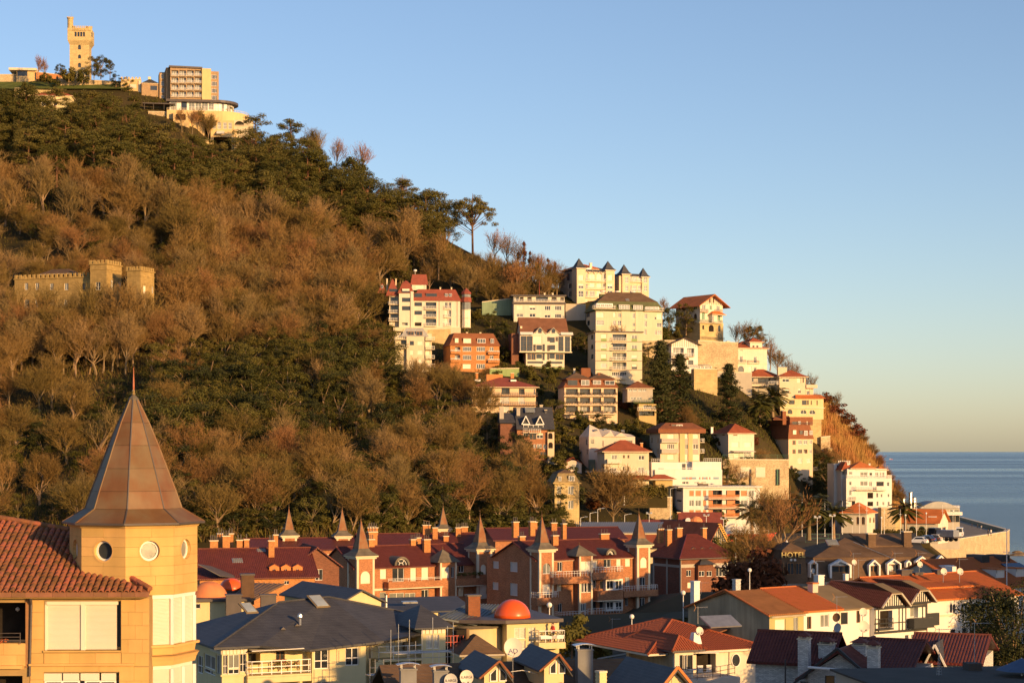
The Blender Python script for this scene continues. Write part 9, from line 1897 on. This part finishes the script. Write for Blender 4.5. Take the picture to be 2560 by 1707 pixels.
def terrace_row():
# four terraced houses on one frontage line; b1 carries the big weathered gable
 b=Bd('terraced_house','end terrace house with large weathered grey gable and brown tiled roof','house','M',1585,850,**TG)
 zc= lambda u,v,dy=0:b.f(u,v,dy)[1]; D=12.0; ze=zc(1620,590); xa=b.X(1955); za=b.sd(1160,330,0)[1]; sd=b.sd(1160,330,0)[0]
 b.body(0,xa,D,-7,ze,'olive',[(1645,640,1760,778,'s'),(1845,620,1895,765,'p')]); b.put(MB().exx([(0,ze),(D,ze),(D/2,za-.15)],-.03,.3),'gable_wall','render_old'); b.box(-.04,.0,0,D,-7,ze,'render_old','gable_base')
 h=za-ze-.2; b.gable(0,xa+.0,0,D,ze,h,'tile_brownflat','x',.35); b.put(MB().tube((-.4,-.4,ze-.1),(-.4,D/2,za+.1),.09,None ,5).tube((-.4,D/2,za+.1),(-.4,D+.3,ze-.1),.09,None ,5),'verge_tiles','tile_rib_orange')
 m=MB(); k=30; [m.box(lerp(0,xa,i/k),lerp(0,xa,i/k)+.08,-.42,-.28,ze-.30,ze-.14) for i in range(k)]; b.put(m,'eave_brackets','trim')
 # lean-to at the far left
 b.body(-3.5,-.1,10,-7,ze-2.4,'render_old',y0=6,name='lean_to'); b.put(MB().slab([(-3.9,5.6,ze-2.5),(0,5.6,ze-1.7),(0,10,ze-1.7),(-3.9,10,ze-2.5)],.12),'lean_to_roof','tile_brown'); b.put(MB().tube((-3.4,5.8,-7),(-3.4,5.8,ze-2.5),.06),'downpipe','paint_white')
 def sub(name,label,u0v,x0,x1,Dd,wallm,roofm,wins,Z,ribs= None ,off=0.0):
  c=Bd(name,label,'house',Z,*u0v,**TG); w=b.o+b.ex*x0; c.o=Vector((w.x,w.y,b.o.z)); c.e.location=c.o; c.body(0,x1-x0,Dd,-8,ze+off,wallm,wins); c.gable(0,x1-x0,0,Dd,ze+off,h,roofm,'x',.3,ribs=ribs); return c
 b.view('N'); x1=b.X(545); x2=b.X(838); x3=b.X(1400,0)
 c=sub('terraced_house','white terraced house with bright orange tiled roof',(200,800),xa+.02,x1,D,'white','tile_orange',[(225,628,268,750,'k'),(358,608,442,735,'p')],'N',RT,.03)
 d=sub('terraced_house','white terraced house with flat brown felt roof and tall chimney',(545,800),x1+.02,x2,D,'white','felt',[(540,588,625,705,'g'),(710,570,748,690,'k')],'N',None ,.0); d.chim(.4,4.2,ze+1.5,d.f(395,300,4.2)[1],.75,.75,'pink',0,'tile_rib_orange')
 c.box(x1-xa-.1,x1-xa+.1,-.05,.02,-6,ze,'trim','party_wall')
 # half-timbered pair
 q=Bd('terraced_house','half-timbered pair with black and white twin gables and dark tiled roof','house','N',860,800,**TG); w=b.o+b.ex*(x2+.05)+b.ey*-.6; q.o=Vector((w.x,w.y,b.o.z)); q.e.location=q.o; f= lambda u,v,dy=0:q.f(u,v,dy)
 xw=f(1395,600)[0]; zq=f(1000,540)[1]; q.body(0,xw,D,-8,zq,'white',[(940,570,1062,740,'v'),(1232,505,1315,640,'p'),(1185,810,1220,850,'g'),(1245,805,1300,850,'p')],rev=.8)
 for (ua,ub,vap,vsh) in ((915,1185,400,540),(1200,1440,370,500)):
  xa_,xb_=f(ua,vsh)[0],f(ub,vsh)[0]; zs,zt=f(ua,vsh)[1],f((ua+ub)/2,vap)[1]; xm1,xm2=lerp(xa_,xb_,.33),lerp(xa_,xb_,.67); q.put(MB().exy([(xa_+.3,zs),(xb_-.3,zs),(xm2,zt-.1),(xm1,zt-.1)],-.1,2),'gable_wall','white')
  m=MB(); n=11
  for i in range(n):x=lerp(xa_+.4,xb_-.4,i/(n-1)); t=min(1,min(x-xa_,xb_-x)/(xm1-xa_)); m.box(x-.06,x+.06,-.16,-.1,zs,zs+(zt-.12-zs)*t)
  m.box(xa_+.2,xb_-.2,-.18,-.1,zs-.12,zs+.1); q.put(m,'gable_timbers','paint_dark')
  for (p,r_) in (((xa_-.1,zs),(xm1,zt)),((xm1,zt),(xm2,zt)),((xm2,zt),(xb_+.1,zs))):q.put(MB().tube((p[0],-.75,p[1]),(r_[0],-.75,r_[1]),.12,None ,4),'barge_board','grey_wall')
  rm=MB(); zr=zt+.9; rm.slab([(xa_-.1,-.8,zs+.05),(xm1,-.8,zt+.1),(xm1,1.8,zr),(xm1,8,zr),(xa_-.1,8,zs+.05)],.12); rm.slab([(xm2,-.8,zt+.1),(xb_+.1,-.8,zs+.05),(xb_+.1,8,zs+.05),(xm2,8,zr),(xm2,1.8,zr)],.12); rm.slab([(xm1,1.8,zr),(xm2,1.8,zr),(xm2,8,zr),(xm1,8,zr)],.12); o=q.put(rm,'roof','tile_brown'); q.put(MB().slab([(xm1,-.85,zt+.1),(xm2,-.85,zt+.1),(xm2,1.8,zr+.02),(xm1,1.8,zr+.02)],.1),'hipped_end','felt')
  t=MB(); tile_ribs(t,[(xa_-.1,-.8,zs+.06),(xm1,-.8,zt+.11),(xm1,8,zr+.01),(xa_-.1,8,zs+.06)],*RT); tag(t.build('roof_tiles','tile_rib_dark',o),kind='stuff')
 m=MB(); zl=f(1000,770)[1]
 for i in range(16):
  x=lerp(.1,xw-.1,i/15); px_=860+(1395-860)*i/15
  if 925<px_<1075 or 1215<px_<1330: continue
  m.box(x-.06,x+.06,-.06,.0,zl,zq)
 m.box(0,xw,-.08,.0,zl-.25,zl); m.box(0,xw,-.08,.0,zq-.2,zq); m.box(0,xw,-.07,.0,f(1000,690)[1]-.1,f(1000,690)[1]); q.put(m,'wall_timbers','paint_dark')
 q.balc(f(930,740,-.5)[0],f(1070,740,-.5)[0],f(1000,745,-.5)[1],.6,'bars','paint_dark','paint_dark',1.0,0); q.box(f(1205,700)[0],f(1400,700)[0],-1.0,0,f(1300,735)[1],f(1300,640)[1],'paint_dark','balcony_front'); q.box(f(1400,600)[0],f(1545,600)[0],.3,4,f(1450,720)[1],f(1450,600)[1],'paint_dark','side_balcony')
 # ornate white house with orange roof, shaded by the tree
 r=Bd('terraced_house','ornate white house with orange roof and paired arched windows behind the dark tree','house','N',1575,900,**TG); w=b.o+b.ex*(x2+.1+xw+.8); r.o=Vector((w.x,w.y,b.o.z)); r.e.location=r.o; g= lambda u,v,dy=0:r.f(u,v,dy); xx=g(2300,500)[0]; zr=g(1700,450)[1]
 r.body(0,xx,11,-8,zr,'white',[(u,505,u+24,590,'ga') for u in (1625,1655,1738,1768,1850,1880,1955,1985)]+[(1632,755,1680,850,'g'),(1745,740,1785,850,'g'),(1870,720,1905,850,'g'),(1955,710,2005,900,'g')]); r.band(0,xx,g(1700,615)[1],g(1700,600)[1],.12); r.gable(-3.5,xx,0,12,zr,g(1700,210,6)[1]-zr,'tile_orange','x',.4,ribs=RT)
 for u in (1650,1765):x,z=g(u,690); r.put(MB().exy([(x-.5,z),(x+.5,z),(x,z+.55)],-.12,.02),'window_pediment','paint_white'); r.box(x-.6,x+.6,-.12,.02,g(u,720)[1]-.1,g(u,720)[1]+.05,'trim','window_cornice')
 r.put(MB().tube((g(1820,600)[0],-.1,-7),(g(1820,600)[0],-.1,zr),.07),'downpipe','paint_dark'); r.body(-3.6,-.05,10,-8,zr-.6,'grey_wall',[(1505,440,1545,500,'q')],y0=.6,name='left_bay')
 # second orange roof row behind
 s=Bd('terraced_house','rear white house with long orange roof and black dormer boxes at the right edge','house','J',1760,1300,Y=215,yaw=34); k= lambda u,v,dy=0:s.f(u,v,dy); xs=k(2600,1300)[0]; zs=k(2200,1480)[1]; zt=k(2000,1195,7)[1]
 s.body(0,xs,13,-9,zs,'white',(),[(1620,1300,1680,1340,'g')] if False else ()); s.gable(0,xs,0,13,zs,zt-zs,'tile_orange','x',.4,ribs=RT); s.put(MB().exx([(0,zs),(13,zs),(6.5,zt-.1)],-.05,.2),'gable_wall','grey_wall')
 sl_=(zt-zs)/6.5
 for u,v in ((2050,1330),(2250,1310)):x=k(u,v,2.5)[0]; s.body(x-.7,x+.7,4.5,zs+1.2*sl_,zs+2.2*sl_+.9,'white',[(u-30,v-8,u+30,v+22,'g')],y0=1.6,name='dormer'); s.box(x-.8,x+.8,1.4,5,zs+2.2*sl_+.9,zs+2.2*sl_+1.0,'tile_orange','dormer_roof')
 for u0,u1 in ((1870,1945),(2075,2150)):x0,x1_=k(u0,1200,6)[0],k(u1,1200,6)[0]; s.box(x0,x1_,5.2,7.6,zt-.8,k(u0,1160,6)[1],'metal_dark','black_roof_box'); [s.put(MB().box(lerp(x0,x1_,i/8)-.03,lerp(x0,x1_,i/8)+.03,5.15,5.2,zt-.7,k(u0,1165,6)[1]),'louvre','paint_dark') for i in range(9)]
 o=s.put(MB().box(-1.6,1.6,-1.4,1.4,0,.08),'solar_panel','solar'); o.location=(k(2310,1270,3)[0],3.2,zs+3.2*sl_+.3); o.rotation_euler=(math.atan(sl_),0,0)
 v_=Bd('terraced_house','small orange-roofed house between the half-timbered pair and the hotel','house','N',1230,300,Y=203,yaw=34); kk= lambda u,v,dy=0:v_.f(u,v,dy); xv=kk(1880,300)[0]; zv=kk(1500,350)[1]; v_.body(0,xv,10,-10,zv,'white'); v_.gable(0,xv,0,10,zv,kk(1500,225,5)[1]-zv,'tile_orange','x',.3,ribs=RT)
 for u,vt,wd in ((1300,205,1.2),(1505,180,.9),(1180,180,1.6)):x=kk(u,250,4)[0]; v_.chim(x,4,zv,kk(u,vt,4)[1],wd,.8,'metal_dark',0,'metal_dark')
 v_.box(kk(1580,140,9)[0],kk(1670,140,9)[0],9,10,zv,kk(1600,130,9)[1],'paint_white','parapet'); v_.box(kk(1650,200,6)[0],kk(1690,200,6)[0],6,7,zv,kk(1650,140,6)[1],'paint_white','chimney_block')
 return b
mat('tile_brownflat',(.26,.115,.045),.9,.2,.8,'tile',.3,spec=.1)
terrace_row()
def pyramid_chimney(b,u,v,vt,dy,w_,m='white_brick'):
 x,z0=b.f(u,v,dy); z1=b.f(u,vt,dy)[1]; o=b.put(MB().box(x-w_/2,x+w_/2,dy-w_/2,dy+w_/2,z0-1.5,z1),'chimney',m)
 MB().box(x-w_/2-.07,x+w_/2+.07,dy-w_/2-.07,dy+w_/2+.07,z1,z1+.07).build('collar','trim',o)
 for sx in (-1,1):
  for sy in (-1,1):MB().box(x+sx*w_*.4-.05,x+sx*w_*.4+.05,dy+sy*w_*.4-.05,dy+sy*w_*.4+.05,z1+.07,z1+.22).build('cap_post','trim',o)
 MB().ring([(w_*.85,z1+.22),(w_*.85,z1+.26),(.05,z1+.52)],4,(x,dy),math.pi/4).build('cap','tile_rib_dark',o)
def shadow_houses():
 b=Bd('house','white brick house with dark maroon gabled roofs and four capped chimneys in shadow','house','N',235,1330,Y=128,yaw=-24)
 zc= lambda u,v,dy=0:b.f(u,v,dy)[1]; x1=b.X(870); za=zc(485,955,-.6); ze=zc(240,1130,-.6)-.5
 b.body(0,x1,9,-6,ze,'white_brick',[(400,1165,495,1330,'g'),(510,1165,660,1330,'v')],gable=('y',za-ze-.3)); b.gable(0,x1,0,9,ze,za-ze-.2,'tile_maroon','y',.7,ribs=RT)
 for s_,xx in ((0,-.75),(1,x1+.75)):b.put(MB().tube((xx,-.75,ze-.55),(x1/2,-.75,za+.12),.11,None ,4),'barge_board','paint_dark')
 b.put(MB().tube((b.X(235,-1.2),-1.2,zc(235,1125,-1.2)),(b.X(725,-1.2),-1.2,zc(725,1165,-1.2)),.09,None ,8),'awning_roller','paint_white')
 # rear wings with longer roofs
 b.body(b.X(-280,4),b.X(160,4),8.2,-6,zc(0,1060,4),'white_brick',y0=4,name='left_wing'); b.gable(b.X(-280,4),b.X(420,4),4,8.4,zc(0,1050,4),zc(100,800,6.2)-zc(0,1050,4),'tile_maroon','x',.5,ribs=RT)
 b.body(x1+.3,b.X(1230,3),11,-6,zc(1100,1190,3),'white_brick',y0=3,name='right_wing'); b.gable(b.X(620,3),b.X(1215,3),3,12,zc(1100,1180,3),zc(1100,875,7.5)-zc(1100,1180,3),'tile_maroon','x',.3,ribs=RT)
 for u,v,vt,dy,w_ in ((200,1040,850,2.0,.72),(420,980,900,4.5,.95),(745,1010,910,3.2,.95),(880,1120,935,-.2,.72)):pyramid_chimney(b,u,v,vt,dy,w_)
 b.put(MB().tube((b.X(5,3),3.2,zc(5,1050,3)),(b.X(12,3),3.0,-5),.06),'downpipe','metal_dark')
 c=Bd('house','dark-roofed shaded house with small white-framed dormer right of the capped chimneys','house','N',1230,1150,Y=136,yaw=-20); kc= lambda u,v,dy=0:c.f(u,v,dy); xc=kc(1900,1100)[0]; zz=kc(1500,1080)[1]
 c.body(0,xc,10,-7,zz,'white_brick'); c.gable(0,xc,0,10,zz,kc(1580,820,5)[1]-zz,'tile_maroon','x',.4,ribs=RT); xa,xb=kc(1370,1100,-.3)[0],kc(1590,1100,-.3)[0]; z0,z1=kc(1400,1110,-.3)[1],kc(1470,910,-.3)[1]; c.put(MB().exy([(xa+.15,z0),(xb-.15,z0),((xa+xb)/2,z1-.2)],-.2,4),'dormer','interior'); c.gable(xa,xb,-.3,4,z0,z1-z0,'slate','y',.1,.1,'dormer_roof')
 for s_,xx in ((0,xa),(1,xb)):c.put(MB().tube((xx,-.45,z0-.05),((xa+xb)/2,-.45,z1+.05),.09,None ,4),'barge_board','paint_white')
 d=Bd('house','low dark flat roof at the bottom right carrying two aerials','house','N',920,1290,Y=112,yaw=8); kd= lambda u,v,dy=0:d.f(u,v,dy); d.body(0,kd(2700,1290)[0],8,-6,kd(1500,1305)[1],'grey_wall'); d.box(-.3,kd(2750,1290)[0],-.4,8.3,kd(1500,1305)[1],kd(1500,1285)[1],'felt_dark','flat_roof')
 d.box(kd(1810,1150,6)[0],kd(1940,1150,6)[0],6,7,kd(1850,1205,6)[1]-1.2,kd(1850,1090,6)[1],'felt_dark','roof_box')
 pt= lambda B,u,v,dy:B.o+B.ex*B.X(u,dy)+B.ey*dy+Vector((0,0,B.f(u,v,dy)[1]))
 aerial(pt(d,1520,1200,4),pt(d,1520,740,4).z-pt(d,1520,1200,4).z,'tall aerial on a lattice foot at the bottom right',.2,8,True ); aerial(pt(d,1868,1100,6.5),pt(d,1868,680,6.5).z-pt(d,1868,1100,6.5).z,'aerial on the roof box at the bottom right',.1,9)
 o=empty('parasol',pt(d,2330,1200,3),'blue parasol canopy at the bottom right corner','parasol'); MB().ring([(1.6,.3),(.05,1.0)],8).build('canopy','parasol_blue',o); MB().tube((0,0,-1.5),(0,0,1.05),.03).build('pole','paint_white',o)
mat('parasol_blue',(.08,.12,.20),.8,.1,2); mat('felt_dark',(.075,.065,.055),.95,.2,.6)
shadow_houses()
# dishes and aerials over the right-hand roofs
def at(Z,u,v,Y):z=ZV[Z]; return P(z[0]+u/z[2],z[1]+v/z[2],Y)
for Z,u,v,vb,Y,r,az,lb,m in (('N',523,640,770,160,.35,-.6,'copper coloured dish on a mast before the white terraced house','copper'),('N',540,745,830,150,.38,-.9,'dark dish seen edge-on beside the capped chimneys','dish_grey'),('N',770,590,660,168,.38,.2,'upper round white dish before the white terraced house','dish_pale'),('N',772,730,850,140,.42,.2,'lower and larger round white dish behind the chimneys','dish_pale'),('N',682,100,245,225,.32,.3,'white dish on a tall mast in front of the hotel dormer','dish_pale'),('N',1035,160,235,210,.34,.3,'white dish in front of the middle hotel dormers','dish_pale'),('N',1325,120,230,215,.34,.3,'white dish before the right hotel dormer','dish_pale'),('N',1560,190,240,205,.36,.2,'left dish of the pair on the orange roofs','dish_pale'),('N',1720,190,240,205,.36,.2,'right dish of the pair on the orange roofs','dish_pale'),('N',292,185,260,225,.3,-.8,'small grey dish beside the hotel entrance dormer','dish_grey'),('D',1410,1600,1601,150,.3,0,'x','dish_pale')):
 if lb=='x': continue
 p=at(Z,u,vb,Y); q=at(Z,u,v,Y); dish(p,r,az,lb,None ,m,max(.3,q.z-p.z),el=.25)
for Z,u,vt,vb,Y,lb,rz in (('N',518,425,640,160,'thin mast with copper dish before the white terraced house',.2),('M',805,500,640,165,'bare aerial against the weathered gable',.4),('M',840,235,330,230,'aerial with orange reflector beside the white stepped chimney',.0),('L',1555,1385,1600,215,'green tinted aerial in front of the brick terrace',.1),('N',680,5,100,225,'aerial above the tall dish mast',.1),('N',1088,0,160,215,'aerial between the hotel dormers',.1),('N',1318,0,110,215,'aerial before the right hotel dormer',.1),('N',320,80,190,225,'aerial beside the hotel entrance dormer',.1),('N',730,70,240,225,'red and white banded mast before the hotel',.2),('N',1720,60,190,205,'short aerial on the orange roofs',.1)):
 p=at(Z,u,vb,Y); q=at(Z,u,vt,Y); aerial(p,max(.6,q.z-p.z),lb,rz)
def stack(Z,u0,u1,vt,vb,Y,m,label,hat= None ):
 p=at(Z,(u0+u1)/2,vb,Y); w_=(u1-u0)/ZV[Z][2]*Y/F; h=at(Z,u0,vt,Y).z-p.z; e=empty('chimney_stack',p,label,'chimney',.5); MB().box(-w_*.4,w_*.4,-w_*.4,w_*.4,-2,h).build('shaft',m,e); MB().box(-w_*.46,w_*.46,-w_*.46,w_*.46,h,h+.12).build('cap',hat or m,e); [MB().box(-w_*.43,w_*.43,-w_*.43,w_*.43,h*t,h*t+.08).build('band',m,e) for t in (.3,.6)]
stack('M',728,820,235,440,215,'paint_white','white stepped chimney behind the weathered gable'); stack('M',302,358,668,770,190,'paint_white','small white chimney left of the red tiled house'); stack('N',300,388,230,300,225,'paint_white','white water tank below the hotel entrance'); stack('N',582,630,220,265,225,'paint_white','short white block below the hotel dormers'); stack('M',1185,1265,215,310,220,'white_brick','pale chimney behind the brown tiled roof')
stack('D',2395,2500,1010,1130,112,'yellow','pale yellow chimney block at the bottom centre','trim')
for x,y,h in ((63,192,13),(71,186,14),(58,200,9)):tree('near',(x,y,ground_z(x,y)),h,'unseen dark evergreen added to shade the ornate white house','unseen evergreens added for shade')  # out of view, added to cast shade on the ornate white house
def gpt(px,py,Y): return P(px,py,Y)
tree('near',P(2530,1800,150),11.2,'large dark evergreen tree at the right edge in shadow',None ,1.0); tree('near',P(2455,1730,160),6,'lower dark tree left of the one at the right edge',None ,1.1)
tree('bush_olive',P(1430,1640,172),5.0,'olive tree beside the balcony of the orange-domed house',None ,.9)
for x,y,Y,h in ((1500,1600,235,3),(1560,1600,240,3),(1460,1590,240,3),(1620,1590,235,3),(1680,1580,235,3),(1760,1560,250,3),(2240,1680,165,3),(1640,1640,190,3)):
 p=P(x,y,Y); p.z=ground_z(p.x,Y); tree('bush',p,h,'shaded hedge bush in the gardens below the brick terrace','shaded hedge bushes',1.6)
for u,vt,vb,Y,lb in ((645,380,620,205,'white globe lamp left of the weathered gable'),(85,640,830,200,'small globe lamp below the graffiti'),(1368,130,300,235,'globe lamp behind the brown tiled roof')):p=at('M',u,vb,Y); q=at('M',u,vt,Y); pole(p-Vector((0,0,2)),q.z-p.z+2,lb,3)
# street between the terraces
def street():
 m=MB(); k=MB(); pts=[(-30,205),(0,212),(30,228),(60,238),(110,236)]
 for (xa,ya),(xb,yb) in zip(pts,pts[1:]):
  m.poly([(xa,ya,ground_z(xa,ya)+.05),(xb,yb,ground_z(xb,yb)+.05),(xb,yb+9,ground_z(xb,yb+9)+.05),(xa,ya+9,ground_z(xa,ya+9)+.05)])
  for o_ in (-1.9,9.0):k.box(0,0,0,0,0,0); k.poly([(xa,ya+o_,ground_z(xa,ya+o_)+.18),(xb,yb+o_,ground_z(xb,yb+o_)+.18),(xb,yb+o_+1.9,ground_z(xb,yb+o_+1.9)+.18),(xa,ya+o_+1.9,ground_z(xa,ya+o_+1.9)+.18)])
 tag(m.build('street','asphalt'),kind='structure'); tag(k.build('pavement','pavement'),kind='structure')
street()
# unseen blocks added right of the view to cast shade over the houses
def shade_block(x,y,w_,d_,top,label,rz=0.0):
 g=ground_z(x,y); e=empty('apartment_block',(x,y,g),label,'apartment block',rz); h=top-g; b=Bd.__new__(Bd); b.e=e; b.sub= None ; b.Y=120; b.o=Vector((x,y,g)); b.yaw=0
 n=max(2,int(h/3)); wins=[(-w_/2+w_*(i+.25)/6,-w_/2+w_*(i+.75)/6,j*3+.9,j*3+2.4,'x') for i in range(6) for j in range(n-1)]
 b.body(-w_/2,w_/2,d_/2,-3,h-.6,'cream',wins,(),(),y0=-d_/2,local= True ); b.hip(-w_/2,w_/2,-d_/2,d_/2,h-.6,.6,'tile_red',.4)
shade_block(49,92,24,11,41.0,'unseen cream block placed to shade the lower right houses',.25)
shade_block(86,196,24,12,42.0,'unseen tall cream block placed to shade the brick terrace and hotel',.3)
